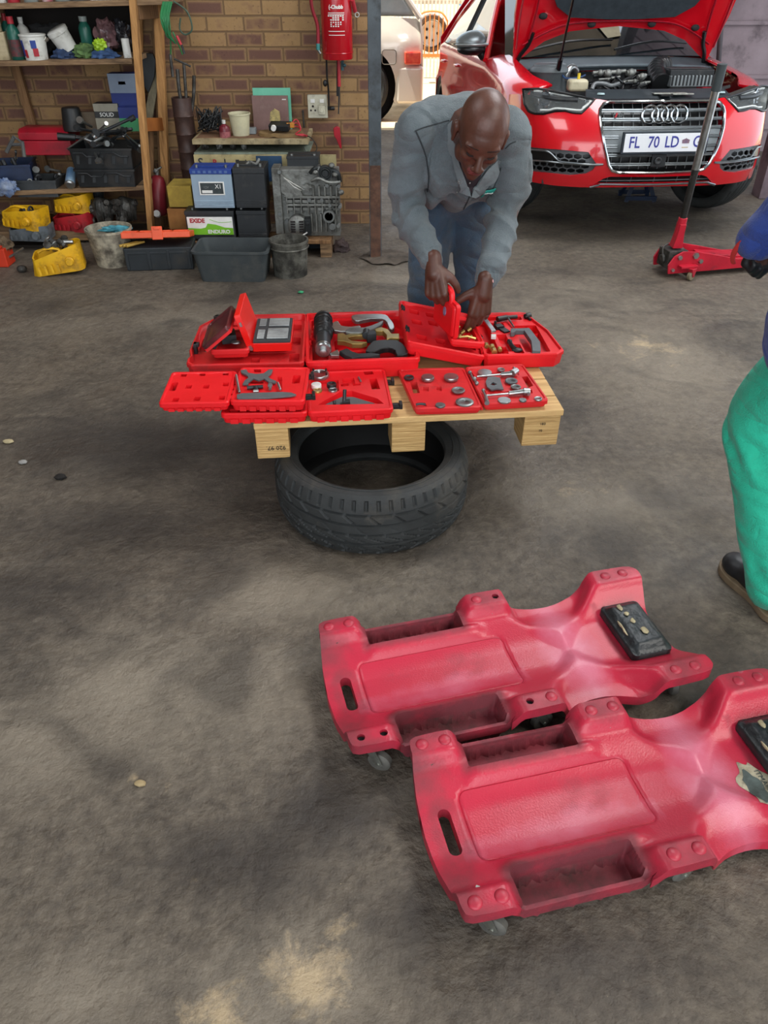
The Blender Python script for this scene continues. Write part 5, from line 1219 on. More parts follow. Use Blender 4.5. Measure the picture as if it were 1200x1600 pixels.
# gearbox pieces on the bottom shelf
def casting(label, p, s, seed, m=OILMET, name='gearbox_part', n=9):
    rr = random.Random(seed); bm = NB(); vs = ball(bm, (0, 0, s * .5), (s * .45, s * .4, s * .5), 20, 14)
    for v in vs: v.co += v.co.normalized() * (noise.noise(v.co * (9 / s * .2)) * s * .15)
    for i in range(n):
        a = rr.uniform(180, 360); z = rr.uniform(.1, .9) * s; r = rr.uniform(.08, .18) * s
        c = Vector((math.cos(R(a)) * s * .38, math.sin(R(a)) * s * .33, z)); d = Vector((math.cos(R(a)), math.sin(R(a)), rr.uniform(-.2, .4))) * s * rr.uniform(.1, .2)
        cyl(bm, c, c + d, r, r * .85, 12); cyl(bm, c + d, c + d * 1.15, r * .45, r * .4, 8)
    for i in range(5): a = rr.uniform(180, 360); box(bm, -.01 * s, .01 * s, -s * .45, 0, .1 * s, s * .9, RZ(rr.uniform(-70, 70)))
    return item(name, label, 'car part', bm, m, None, loc=p)
casting('grey knobbly gearbox casting on the bottom shelf beside the red canister', ony(161, 352, 5.22) + Vector((0, .06, 0)), .165, 3)
casting('grey round alternator casting at the right end of the bottom shelf', ony(197, 350, 5.22) + Vector((0, .06, 0)), .16, 4)
casting('dark oily casting above the gearbox pieces at the back of the bottom shelf', ony(155, 312, 5.4), .1, 9, DSTEEL)
# left floor odds
bm = NB(); p = onz(2, 418); box(bm, -.2, .045, 0, .12, 0, .11); o = item('orange_box', 'orange red box cut off at the left frame edge', 'box', bm, mat('orange red plastic', '#c8391f', '#b02f18', 6, .45), loc=p, bevel=.006); bm = NB(); box(bm, -.2, .03, -.002, .08, .112, .125); obj('lid', bm, MATS['orange red plastic'], o, bevel=.004)
rag('oily_rag', 'brownish oily lump on the orange red box', 6, 382, 4.75, (.05, .05, .045), mat('brown rag', '#6b5a44', '#4b3e30', 20, .9), seed=51)
bm = NB(); cyl(bm, onz(14, 402, .05), onz(36, 388, .06), .007, None, 8); item('steel_rod', 'thin steel rod on the floor at the left edge', 'rod', bm, STEEL)
bm = NB(); ball(bm, onz(34, 420, .02), (.03, .025, .022)); item('oily_lump', 'small black oily lump on the floor left of the yellow canister', 'car part', bm, OILMET)
# dirty white bucket
DB = mat('paint splashed bucket', '#a8a08c', '#5b544a', 16, .7, grime='#3d372e', gamt=.45, gscale=14, bump=.3)
g = onz(172, 420); o = bucket('plastic_bucket', 'paint splashed pale bucket with a teal cloth beside the orange lidded toolbox', 0, 0, 0, .215, .105, .135, DB, handle=False, p=Vector((g.x, g.y + .11, 0)), thick=.006)
rag('cloth', 'teal cloth hanging over the far rim of the pale bucket', 181, 358, 4.82, (.085, .03, .02), mat('teal cloth', '#4f97a5', '#3a7c8c', 14, .85, bump=.5), seed=61)
# orange lidded toolbox, open
ORG = mat('orange plastic', '#e0542a', '#d04a20', 6, .45, grime='#7a3a22', gamt=.25); DKP = mat('dark slate plastic', '#262b2f', '#1d2225', 8, .5, grime='#3e3a34', gamt=.25)
ga = onz(200, 424); gb = onz(303, 421)
tb = thing('toolbox', 'dark toolbox with an orange organiser lid standing beside the pale bucket', 'toolbox', (ga.x, ga.y, 0), math.degrees(math.atan2(gb.y - ga.y, gb.x - ga.x)))
w = (gb - ga).length
bm = NB(); box(bm, 0, w, 0, .19, 0, .135, taper=1.03); obj('body', bm, DKP, tb, bevel=.006)
bm = NB()
for x in (.0, .33, .62, .93): box(bm, w * x, w * x + .018, -.006, .004, .01, .12)
box(bm, 0, w, -.005, .003, .10, .112); obj('body_ribs', bm, DKP, tb, bevel=.002)
Mt = T(-.004, .19, .145) @ RX(-14)
bm = NB(); box(bm, 0, w + .008, -.19, 0, 0, .035, Mt); obj('lid', bm, ORG, tb, bevel=.004)
bm = NB()
for k in range(4): box(bm, .01 + k * w / 4, w / 4 - .004 + k * w / 4, -.18, -.12, .034, .042, Mt)
obj('organiser_cup', bm, ORG, tb, bevel=.003)
bm = NB(); box(bm, w * .46, w * .62, -.194, -.186, -.01, .065, Mt); box(bm, w * .49, w * .59, -.197, -.19, .045, .06, Mt); obj('lid_latch', bm, ORG, tb, bevel=.004)
for k in range(3):
    bm = NB(); p = Vector((ga.x + .01 + k * .02, ga.y + .02, .15)); cyl(bm, p + Vector((-.03, -.02, 0)), p + Vector((.06, .05, .005)), .009, .006, 8); item('paint_brush', 'yellowish wooden handle poking out under the orange lid', 'handle', bm, mat('yellow handle', '#b3923f', '#937430', 9, .6), 'handles under the orange lid')

# ============================================================ BENCH, BATTERIES, ENGINE, WALL THINGS
# rusty ringed canister with pipes beside the rack
RUSTB = mat('brown enamelled steel tube', '#4f3a33', '#3a2924', 6, .45, metal=.2, grime='#241b18', gamt=.4)
p = ony(295, 240, 5.42); top = ony(288, 152, 5.42)
H = top.z; bm = NB(); r = .062
prof = [(r, .0)]
for k in range(7):
    z = H * (k + 1) / 8; prof += [(r, z - .006), (r + .004, z), (r, z + .006)]
prof += [(r, H), (r - .01, H), (r - .01, H - .1), (.0001, H - .1)]
lathe(bm, prof, 26); item('steel_tube_bin', 'tall brown ringed steel tube holding pipe offcuts beside the rack', 'tube', bm, RUSTB, loc=(p.x + .0, 5.42, 0))
for i, (a, b, rr_) in enumerate([((285, 160), (277, 108), .012), ((290, 160), (287, 98), .010), ((295, 160), (303, 118), .011)]):
    bm = NB(); A = ony(*a, 5.42); B = ony(*b, 5.44); A.z -= .08; tube(bm, [A, (A + B) / 2 + Vector((.008 * (i - 1), 0, 0)), B], rr_, 8, sm=3)
    item('pipe_offcut', ['left dark pipe standing in the brown ringed tube', 'middle dark pipe standing in the brown ringed tube', 'right bent dark pipe standing in the brown ringed tube'][i], 'pipe', bm, OILMET)
# green cords and clips hanging on the rack
CORD = mat('green rubber cord', '#1f7a43', '#165c33', 9, .45); CORDB = mat('dull green cord', '#42594a', '#33483b', 9, .5)
rr = random.Random(3)
bm = NB()
for k in range(9):
    x0 = 252 + k * 1.7; x1 = 254 + rr.uniform(-2, 14); x2 = 258 + k * 1.6
    tube(bm, [ony(x0 + 3, 3, 5.12), ony(x0 - 1 + rr.uniform(-1, 1), 26, 5.08), ony((x1 + x0) / 2 + 2, 42 + rr.uniform(-3, 14), 5.08), ony(x2 + 4, 52 + k * 2, 5.1)], .0045, 7, sm=6)
o = item('cord_bundle', 'bundle of green rubber cords hanging from the top right of the rack', 'cord', bm, CORD)
bm = NB(); tube(bm, [ony(262, 8, 5.12), ony(266, 50, 5.1), ony(267, 95, 5.12)], .004, 7, sm=5); tube(bm, [ony(270, 50, 5.1), ony(280, 72, 5.1), ony(285, 85, 5.12)], .004, 7, sm=5); item('cord', 'long thin green cord hanging beside the green bundle', 'cord', bm, CORD)
bm = NB(); tube(bm, [ony(268, 0, 5.3), ony(292, 18, 5.3), ony(300, 45, 5.3), ony(290, 54, 5.3), ony(281, 46, 5.3), ony(282, 28, 5.3)], .005, 7, sm=6); item('cord', 'dull green cord looped against the brick right of the green bundle', 'cord', bm, CORDB)
bm = NB(); tube(bm, [ony(276, 56, 5.08), ony(283, 70, 5.08)], .008, 8); tube(bm, [ony(284, 70, 5.08), ony(288, 84, 5.08)], .006, 8, mi=1); item('battery_clip', 'red handled clip hanging on the green cords', 'clip', bm, [REDP, DSTEEL])
bm = NB(); tube(bm, [ony(266, 85, 5.1), ony(270, 120, 5.1)], .009, 8); tube(bm, [ony(272, 92, 5.1), ony(290, 100, 5.1), ony(298, 104, 5.1)], .006, 7); item('pliers', 'dark pliers hanging above the brown ringed tube', 'tool', bm, OILMET)
# bench
BOARD = mat('paint spotted bench board', '#a99a78', '#857452', 9, .7, grime='#3f372b', gamt=.45, gscale=14)
CHIP = mat('brown chipboard top', '#7d5c42', '#5d4331', 9, .8)
SIGN = mat('cream sign board', '#b3a477', '#94875f', 9, .6, grime='#5b503a', gamt=.35, gscale=14); SIGB = mat('sign blue', '#27496b', '#1f3b57', 9, .6)
bench = thing('workbench', 'low bench with a paint spotted top behind the batteries and engine block', 'bench', (0, 0, 0))
bm = NB(); box(bm, -1.19, -.47, 5.2, 5.58, .592, .622); obj('bench_top', bm, [BOARD], bench, bevel=.003)
bm = NB(); box(bm, -1.17, -.49, 5.24, 5.57, .6222, .625); obj('top_sheet', bm, CHIP, bench)
bm = NB(); box(bm, -1.19, -.47, 5.21, 5.58, .53, .545); obj('lower_shelf', bm, mat('dull teal board', '#7f8a7c', '#656e62', 9, .7, grime='#3f3b30'), bench, bevel=.002)
bm = NB(); box(bm, -1.19, -.3, 5.19, 5.205, .36, .535); o = obj('sign_board', bm, SIGN, bench)
bm = NB()
for s, x, sz in (('S', -1.15, .075), ('L', -.99, .06), ('E', -.92, .05), ('L', -.86, .05)): textmesh(bm, s, sz, T(x, 5.188, .488) @ RX(90), 0, .0005, bold=.001)
obj('lettering', bm, mat('faded black paint', '#28292b', '#38393a', 9, .6), o, smooth=None)
bm = NB(); textmesh(bm, 'R', .05, T(-1.06, 5.188, .49) @ RX(90), 0, .0005, bold=.001); obj('lettering', bm, REDP, o, smooth=None)
bm = NB(); box(bm, -.8, -.64, 5.185, 5.19, .38, .53); obj('painted_panel', bm, SIGB, o)
for x in (-1.17, -.5):
    for y in (5.24, 5.54): bm = NB(); box(bm, x - .02, x + .02, y - .02, y + .02, 0, .53); obj('leg', bm, WOOD, bench)
ZB = .625
def onb_(px, py, Y=5.3): p = ony(px, py, Y); return Vector((p.x, Y, ZB))
for i, (px, s, sd) in enumerate([(322, .055, 71), (345, .05, 72), (365, .05, 73), (382, .045, 74)]):
    casting(['small grey casting under the bench top at the left', 'small casting under the bench top beside the left one', 'small casting in the middle under the bench top', 'round casting right of the middle under the bench top'][i], Vector((ony(px, 240, 5.3).x, 5.3, .5455)), s * .85, sd, ALU if i % 2 else OILMET, n=4)
# wiry black clump
bm = NB(); rr = random.Random(8); c = onb_(331, 220, 5.36)
for i in range(60):
    a = [rr.uniform(-1, 1) for _ in range(9)]
    tube(bm, [c + Vector((a[0] * .07, a[1] * .05, .03 + .06 * abs(a[2]))), c + Vector((a[3] * .085, a[4] * .05, .08 + .08 * a[5])), c + Vector((a[6] * .08, a[7] * .05, .02 + .1 * abs(a[8])))], .0035, 5, sm=4)
o = item('wire_tangle', 'tangled black wiring clump on the left of the bench', 'wiring', bm, OILY_B)
o = bottle('small dark red bottle with a grey nozzle on the bench', 353, 222, 5.27, .125, .034, mat('dark red bottle plastic', '#6b1f2a', '#4f1720', 8, .35), WHT, .25, mat('pale red label', '#9a5a5c', '#6a2a33', 30, .6), group=None)
o['category'] = 'bottle'
p = onb_(378, 222, 5.33); o = bucket('plastic_tub', 'small cream yellow open tub on the bench', 0, 0, 0, .125, .052, .066, mat('yellowed white plastic', '#c5bf9c', '#aeaa90', 8, .5), handle=False, p=p); o['category'] = 'tub'
bm = NB(); cbox(bm, tuple(onb_(396, 218, 5.36) + Vector((0, 0, .02))), (.045, .05, .035)); item('switch_box', 'small grey box right of the cream tub', 'box', bm, mat('grey plastic', '#83888a', '#6a6f71', 9, .5), bevel=.003)
# leaning board pictures
def leaning(label, x0, y0, x1, y1, Y, th, m, parts=(), name='leaning_board'):
    a = ony(x0, y1, Y); b = ony(x1, y0, Y); w = b.x - a.x; h = b.z - ZB
    bm = NB(); box(bm, 0, w, 0, th, 0, h + .012); o = obj(name, bm, m, None, loc=(a.x, Y, ZB), rot=(-5, 0, 0)); tag(o, label, 'board'); return o, w, h
leaning('pale green board standing against the brick behind the brown board', 401, 141, 453, 222, 5.53, .008, mat('pale green card', '#59a58a', '#6db79b', 5, .6))
o, w, h = leaning('brown stained board standing on the bench in front of the green board', 399, 153, 449, 222, 5.50, .012, mat('stained brown board', '#7d5f58', '#614743', 5, .55, grime='#9a857a', gamt=.3))
bm = NB(); box(bm, w * .84, w * .95, -.001, .0005, h * .93, h * .96); obj('paper_tag', bm, WHT, o)
# multimeter, leads, pad
bm = NB(); c = onb_(440, 222, 5.32)
def pad(u, v): return Vector((u, v, .02 + .01 * noise.noise(Vector((u * 20, v * 20, 0)))))
sheet(bm, circ(0, 0, .14, 24, .09), (), pad, thick=.02, step=.03, tdir=(0, 0, -1)); item('work_glove', 'crumpled tan glove pad under the dark meter on the bench', 'glove', bm, mat('tan leather', '#8a6f47', '#6b5537', 9, .8, bump=.4), loc=c)
bm = NB(); cbox(bm, tuple(c + Vector((.0, -.02, .055))), (.13, .07, .035), RZ(-12) @ RX(15)); item('multimeter', 'dark meter with a white dial lying on the tan pad', 'meter', bm, OILY_B, bevel=.004)
bm = NB(); cyl(bm, c + Vector((-.035, -.08, .05)), c + Vector((-.035, -.06, .055)), .016, None, 16); item('dial_knob', 'round white knob on the front of the dark meter', 'knob', bm, WHTP)
bm = NB(); prism(bm, [(-.03, 0), (.035, 0), (.03, .05), (.0, .065), (-.022, .05)], -.02, .02, T(*(c + Vector((-.035, .02, .08)))) @ RX(90)); item('paper_note', 'yellowish printed paper scrap on top of the dark meter', 'paper', bm, mat('printed yellow paper', '#b5a266', '#6f6648', 50, .7), bevel=.001)
bm = NB(); cbox(bm, tuple(c + Vector((.06, -.01, .06))), (.05, .045, .03), RZ(20)); item('yellow_tester', 'small orange yellow tester right of the dark meter', 'meter', bm, mat('orange yellow plastic', '#c2812a', '#a56a20', 9, .5), bevel=.004)
for i in range(3):
    bm = NB(); tube(bm, [c + Vector((.06, -.03, .05)), c + Vector((.1, .0, .09 - i * .02)), c + Vector((.13, -.03 - .01 * i, .04)), c + Vector((.10, -.08, .02)), c + Vector((.15, -.09, .012 + .004 * i)), c + Vector((.17, -.04 - .02 * i, .006))], .0035, 6, sm=6)
    item('test_lead', 'red test lead curling on the right end of the bench', 'cable', bm, REDP, 'red test leads')
bm = NB(); tube(bm, [c + Vector((.14, -.05, .01)), c + Vector((.2, -.1, .0)), c + Vector((.23, -.1, -.06)), c + Vector((.18, -.12, -.1)), c + Vector((.15, -.11, -.05))], .003, 6, sm=6); item('cable', 'thin dark cable looping off the right end of the bench', 'cable', bm, BLK)
# crates in the gap between rack and batteries
for i, (z, m, lab) in enumerate([(0, mat('orange stained timber crate', '#9a6a38', '#7d5226', 9, .8), 'orange brown timber block at the bottom of the stack beside the batteries'), (.135, MATS['orange stained timber crate'], 'orange brown timber block in the middle of the stack beside the batteries'), (.27, mat('yellow stained crate', '#a8913a', '#7f6a2c', 9, .8), 'yellow brown block on top of the stack beside the batteries')]):
    bm = NB(); box(bm, -1.36 + .02 * (i == 2), -1.19, 5.0, 5.2, z, z + .125); item('wood_block', lab, 'block', bm, m, bevel=.004)
# batteries
def battery(label, x0, x1, Y, d, z0, h, m, topm, kind=0, ridge=True):
    t = thing('car_battery', label, 'battery', (x0, Y, z0), 0); w = x1 - x0
    bm = NB(); box(bm, 0, w, 0, d, 0, h * .84); 
    for k in range(3): box(bm, w * .02, w * .98, -.003, .004, h * (.06 + k * .05), h * (.08 + k * .05))
    obj('casing', bm, m, t, bevel=.003)
    bm = NB(); box(bm, -.003, w + .003, -.003, d + .003, h * .84, h * .97)
    box(bm, w * .1, w * .9, d * .3, d * .7, h * .97, h); obj('lid', bm, topm, t, bevel=.003)
    for x in (.14, .86): bm = NB(); cyl(bm, (w * x, d * .22, h * .96), (w * x, d * .22, h * 1.04), .009, .008, 12); obj('terminal', bm, STEELG, t)
    return t, w, h
GREYB = mat('pale blue grey battery case', '#8fa3b3', '#8094a5', 4, .45, grime='#5d6a74', gamt=.15); BLB = mat('battery blue', '#1e3f8f', '#183375', 4, .45); BLKB = mat('dusty black battery case', '#26292c', '#1d2023', 8, .5, grime='#4a4845', gamt=.3)
Yb = 4.88
pb = ony(295, 373, Yb); zt = ony(330, 262, Yb).z; zm = ony(330, 325, Yb).z
t, w, h = battery('pale blue grey battery with a dark blue lid on top of the green labelled one', ony(301, 300, Yb).x, ony(364, 300, Yb).x, Yb, .17, zm, zt - zm, GREYB, BLB)
bm = NB(); box(bm, w * .18, w * .8, -.0035, 0, h * .33, h * .66); obj('label_border', bm, WHTP, t)
bm = NB(); box(bm, w * .21, w * .77, -.0042, -.003, h * .36, h * .63); box(bm, w * .24, w * .5, -.0048, -.004, h * .38, h * .45, mi=1); 
for s, x in (('X', .62), ('1', .7)): textmesh(bm, s, .034, T(w * x, -.005, h * .54) @ RX(90), 1, .0003)
textmesh(bm, '12V', .02, T(w * .35, -.005, h * .52) @ RX(90), 2, .0003); obj('label', bm, [mat('label dark grey', '#2b3132', '#3b4445', 30, .4), WHTP, STEELG], t, smooth=None)
bm = NB()
for k in range(7): box(bm, w * (.06 + k * .13), w * (.13 + k * .13), -.0045, -.002, h * .87, h * .93)
obj('lid_marks', bm, mat('faded blue lettering', '#56709f', '#3e5a91', 40, .5), t)
t, w, h = battery('black battery with the bright green label at the bottom of the stack', pb.x, ony(369, 373, Yb).x, Yb - .01, .175, max(.10, pb.z) , zm - max(.10, pb.z) - .012, BLKB, BLKB)
GRN = mat('lime label green', '#76b82a', '#6bac22', 3, .4)
bm = NB(); box(bm, w * .03, w * .97, -.0050, .0, h * .17, h * .78); lab = obj('label', bm, WHTP, t)
bm = NB(); pts = [(w * .03, h * .17), (w * .97, h * .17), (w * .97, h * .40), (w * .8, h * .42), (w * .62, h * .52), (w * .45, h * .56), (w * .40, h * .42), (w * .3, h * .38), (w * .03, h * .40)]
prism(bm, pts, .0051, .0056, RX(90)); tube(bm, [(w * .5, -.0056, h * .7), (w * .7, -.0056, h * .6), (w * .95, -.0056, h * .62)], .0014, 5, sm=5); obj('green_field', bm, GRN, lab)
bm = NB(); textmesh(bm, 'EXIDE', .034, T(w * .24, -.006, h * .65) @ RX(90), 0, .0003, sx=1.0, bold=.0016); obj('lettering', bm, REDP, lab, smooth=None)
bm = NB(); textmesh(bm, 'ENDURO', .03, T(w * .67, -.0062, h * .27) @ RX(90), 0, .0003, sx=1.1, bold=.0012); obj('lettering', bm, WHTP, lab, smooth=None)
bm = NB(); box(bm, -1.2, -.68, 4.86, 5.08, 0, .035); box(bm, -1.2, -.68, 4.86, 4.9, .035, .1); box(bm, -1.2, -.68, 5.04, 5.08, .035, .1)
item('battery_plinth', 'low timber plinth hidden beneath the four stacked batteries', 'plinth', bm, WOOD, bevel=.003)
battery('plain black battery on top of the right hand stack', ony(367, 300, Yb).x, ony(415, 300, Yb).x, Yb + .0, .2, zm, (zt - zm) * 1.02, BLKB, BLKB)
battery('plain black battery at the bottom of the right hand stack', ony(371, 350, Yb).x, ony(416, 350, Yb).x, Yb + .0, .2, max(.10, pb.z), zm - max(.10, pb.z) - .012, BLKB, BLKB)
bm = NB(); cl = ony(395, 262, 4.95); tube(bm, [cl + Vector((-.05, 0, -.0)), cl + Vector((-.02, .02, .03)), cl + Vector((.02, .0, .02)), cl + Vector((.04, .02, .045))], .008, 7, sm=3); tube(bm, [cl + Vector((-.1, 0, -.02)), cl + Vector((-.04, .02, .01)), cl + Vector((.0, .0, .03))], .004, 6, sm=3); item('battery_clamp', 'steel battery clamp resting on the right hand black battery', 'clamp', bm, ALU)
battery('black battery on a box behind the engine block', ony(452, 268, 5.12).x, ony(500, 268, 5.12).x, 5.04, .14, .44, .12, BLKB, BLKB)
bm = NB(); box(bm, ony(450, 268, 5.12).x, ony(505, 268, 5.12).x, 5.05, 5.18, 0, .44); item('dark_box', 'dark box standing behind the engine block under a battery', 'box', bm, mat('dark blue grey box', '#2b3742', '#1f2830', 6, .6), bevel=.004)
# engine block on small pallet
eb = thing('engine_block', 'bare grey aluminium engine block with alternator on a small wooden skid', 'engine', (0, 0, 0))
Ye = 4.93
sk = thing('wooden_skid', 'small dark wooden skid carrying the engine block', 'pallet', (0, 0, 0))
bm = NB(); box(bm, -.68, -.33, 4.86, 5.12, .085, .108); obj('deck_board', bm, WOOD, sk, bevel=.003)
for x in (-.66, -.40):
    bm = NB(); box(bm, x, x + .07, 4.865, 5.1, 0, .085); obj('bearer_block', bm, WOODH, sk, bevel=.003)
E0 = ony(432, 366, Ye); sx_ = (ony(530, 366, Ye).x - E0.x)
x0 = E0.x; zb = .109; ez = lambda py: ony(480, py, Ye).z; ex = lambda px: ony(px, 310, Ye).x
bm = NB(); box(bm, x0 + .02, ex(530), Ye + .02, Ye + .115, zb, ez(266)); box(bm, x0, ex(440), Ye - .01, Ye + .115, zb + .02, ez(262)); box(bm, ex(446), ex(528), Ye - .012, Ye + .03, ez(322), ez(318)); box(bm, ex(446), ex(531), Ye - .012, Ye + .03, ez(310), ez(306))
prism(bm, [(ex(446), ez(306)), (ex(474), ez(306)), (ex(470), ez(296)), (ex(440), ez(270)), (ex(440), ez(300))], -Ye - .02, -Ye + .012, Matrix(((1, 0, 0, 0), (0, 0, -1, 0), (0, 1, 0, 0), (0, 0, 0, 1))))
obj('block_casting', bm, ALU, eb, bevel=.004)
for row, (ya, yb2) in enumerate(((318, 324), (310, 318), (326, 333))):
    pass
bm = NB()
for i in range(7): box(bm, ex(448 + i * 12), ex(457 + i * 12), Ye - .004, Ye + .022, ez(329), ez(324)) ; box(bm, ex(448 + i * 12), ex(457 + i * 12), Ye - .008, Ye + .022, ez(317), ez(312))
for i in range(6): box(bm, ex(484 + i * 7.5), ex(486.5 + i * 7.5), Ye - .010, Ye + .02, ez(362), ez(334))
for i in range(8): box(bm, ex(447 + i * 11), ex(449 + i * 11), Ye - .013, Ye + .02, ez(334), ez(308))
for i in range(5): box(bm, ex(489 + i * 9), ex(491.5 + i * 9), Ye - .015, Ye + .02, ez(306), ez(290))
obj('cast_ribs', bm, ALU, eb, bevel=.002)
for i, (px, py) in enumerate([(436, 333), (440, 268), (500, 262), (515, 320), (531, 322), (512, 289), (530, 290), (484, 312), (503, 312), (446, 345), (527, 352)]):
    bm = NB(); c = Vector((ex(px), Ye - .02, ez(py))); lathe(bm, [(.005, 0), (.011, 0), (.012, .02), (.012, .05)], 14, T(*c) @ RX(-90)); cyl(bm, c + Vector((0, .004, 0)), c + Vector((0, .02, 0)), .006, None, 10, 0); obj('bolt_boss', bm, STEELG, eb)
bm = NB(); c = Vector((ex(513), Ye - .025, ez(337))); lathe(bm, [(.026, .04), (.026, 0), (.036, 0), (.040, .01), (.042, .05)], 28, T(*c) @ RX(-90)); lathe(bm, [(.0001, .012), (.026, .012)], 24, T(*c) @ RX(-90), 1); cyl(bm, c + Vector((.02, 0, -.06)), c + Vector((.02, .05, -.06)), .02, None, 14); obj('water_pump_flange', bm, [STEELG, HOLE], eb)
# oil filter housing and pulley at the top
bm = NB(); c = Vector((ex(510), Ye - .02, ez(270))); lathe(bm, [(.0001, 0), (.018, 0), (.02, .008), (.034, .008), (.036, .0), (.043, .0), (.043, .04)], 26, T(*c) @ RX(-90)); torus(bm, .027, .004, T(*c) @ RX(90), 24, 8); tube(bm, [c + Vector((-.09, .02, .0)), c + Vector((-.06, 0, .03)), c + Vector((-.03, .03, .03))], .012, 8, sm=4); tube(bm, [c + Vector((.03, .02, .02)), c + Vector((.075, .01, .0)), c + Vector((.085, .02, -.05))], .014, 8, sm=4); obj('oil_pump_housing', bm, mat('dark grey metal', '#3f4344', '#2e3132', 9, .4, metal=.5), eb)
casting('x', Vector((0, 0, -5)), .1, 1).name = 'tmpx'
bpy.data.objects.remove(bpy.data.objects['tmpx'])
bm = NB()
for (px, py) in ((495, 268), (525, 272), (520, 258), (533, 300)): c = Vector((ex(px), Ye - .01, ez(py))); ball(bm, c, (.02, .02, .016)); cyl(bm, c, c + Vector((0, -.02, .005)), .009, None, 8)
tube(bm, [Vector((ex(488), Ye - .02, ez(282))), Vector((ex(500), Ye - .03, ez(277))), Vector((ex(515), Ye - .03, ez(283))), Vector((ex(533), Ye - .02, ez(283)))], .009, 8, sm=4)
obj('chain_cover_parts', bm, ALU, eb)
bm = NB(); c = Vector((ex(481), Ye - .02, ez(292))); cyl(bm, c + Vector((0, .02, 0)), c, .022, .018, 18); box(bm, c.x - .03, c.x + .03, Ye - .03, Ye, c.z + .0, c.z + .012); obj('breather_boss', bm, ALU, eb)
bm = NB(); a = Vector((ex(446), Ye - .01, ez(277))); tube(bm, [a, Vector((ex(462), Ye - .012, ez(292))), Vector((ex(472), Ye - .012, ez(297)))], .0025, 6); tube(bm, [a, Vector((ex(460), Ye - .012, ez(286))), Vector((ex(477), Ye - .012, ez(296)))], .0025, 6); obj('drip_wire', bm, WHT, eb)
# alternator
bm = NB(); c = Vector((ex(463), Ye + .0, ez(351))); lathe(bm, [(.0001, -.045), (.02, -.045), (.045, -.04), (.06, -.03), (.062, .03), (.05, .05)], 30, T(*c) @ RX(-90)); alt = obj('alternator', bm, ALU, eb)
bm = NB()
for k in range(5):
    box(bm, c.x - .04, c.x - .012, c.y - .052, c.y - .03, c.z - .034 + k * .015, c.z - .027 + k * .015); box(bm, c.x + .012, c.x + .038, c.y - .052, c.y - .03, c.z - .034 + k * .015, c.z - .027 + k * .015)
obj('cooling_slot', bm, HOLE, alt); bm = NB(); box(bm, c.x + .045, c.x + .085, c.y - .055, c.y + .02, c.z - .05, c.z + .045); cyl(bm, c + Vector((.065, -.06, .02)), c + Vector((.065, -.05, .02)), .01); obj('regulator', bm, OILY_B, alt, bevel=.004)
rag('oily_stone', 'dark oily lump on the floor right of the engine skid', 533, 388, 5.0, (.05, .04, .05), mat('oily brown lump', '#4a3a36', '#33292a', 9, .8, bump=.5), 'lump', 77)
# rubber bin, bucket
g = onz(315, 441); g2 = onz(414, 440)
cx = (g.x + g2.x) / 2; o = opentray('plastic_bin', 'dark grey rectangular rubber bin on the floor in front of the batteries', (cx, g.y + .125, 0), .37, .24, .178, mat('chalky grey rubber', '#3f4546', '#31373a', 5, .65, grime='#5b5a54', gamt=.3, gscale=3), -1, r=.03, taper=1.16, lip=.008, cat='bin', th=.008)
g = onz(452, 437); DB2 = mat('dirty silver bucket', '#6d6c64', '#2f2d29', 14, .45, metal=.3, grime='#1f1d1a', gamt=.5, gscale=16, bump=.35)
o = bucket('metal_bucket', 'battered dirty silver bucket right of the grey rubber bin', 0, 0, 0, .205, .098, .112, DB2, handle=False, p=Vector((g.x, g.y + .1, 0)), thick=.006)
bm = NB(); torus(bm, .113, .005, T(0, 0, .165), 32, 6); obj('bucket_bead', bm, DB2, o)
bm = NB(); tube(bm, [(g.x + .03, g.y + .25, .02), (g.x + .01, g.y + .3, .12), (g.x + .09, g.y + .32, .18)], .004, 6, sm=5); item('cable', 'thin pale cable behind the silver bucket', 'cable', bm, WHT)
# wall: extinguisher, hose, socket, tools
EXT = mat('extinguisher red enamel', '#b3121f', '#a00f1b', 3, .22, coat=.4)
pc = ony(526, 50, 5.46); ext = thing('fire_extinguisher', 'large red fire extinguisher hung on the brick wall beside the steel post', 'fire extinguisher', (pc.x, 5.50, 0))
zb_ = ony(526, 93, 5.46).z; r = .095
bm = NB(); lathe(bm, [(.0001, zb_ + .012), (r * .8, zb_ + .008), (r * .96, zb_), (r, zb_ + .006), (r, zb_ + .45), (r * .8, zb_ + .53), (.03, zb_ + .57), (.03, zb_ + .6), (.0001, zb_ + .6)], 36); cylo = obj('cylinder', bm, EXT, ext)
bm = NB(); torus(bm, r * .995, .003, T(0, 0, zb_ + .035), 36, 6); obj('weld_bead', bm, EXT, cylo)
bm = NB(); cyl(bm, (0, 0, zb_ + .6), (0, 0, zb_ + .66), .02); box(bm, -.02, .12, -.012, .012, zb_ + .65, zb_ + .67); obj('valve', bm, ZINC, ext)
def wraptext(bm, s, size, z, mi=0, bold=0, ang0=-90, rad=r):
    b2 = NB(); textmesh(b2, s, size, ID, mi, .0004, bold=bold)
    for v in b2.verts:
        a = R(ang0) + v.co.x / rad; zz = v.co.y + z; v.co = Vector(((rad + .0012 + v.co.z) * math.cos(a), (rad + .0012 + v.co.z) * math.sin(a), zz))
    me = bpy.data.meshes.new('w'); b2.to_mesh(me); bm.from_mesh(me); b2.free(); bpy.data.meshes.remove(me)
zc_ = lambda py: ony(526, py, 5.41).z
def wrapbar(bm, z, h, w, ang0=-90):
    lathe(bm, [(r + .001, z - h / 2), (r + .001, z + h / 2)], 8, RZ(ang0 - math.degrees(w / r) / 2), 0, False, False, ang=math.degrees(w / r))
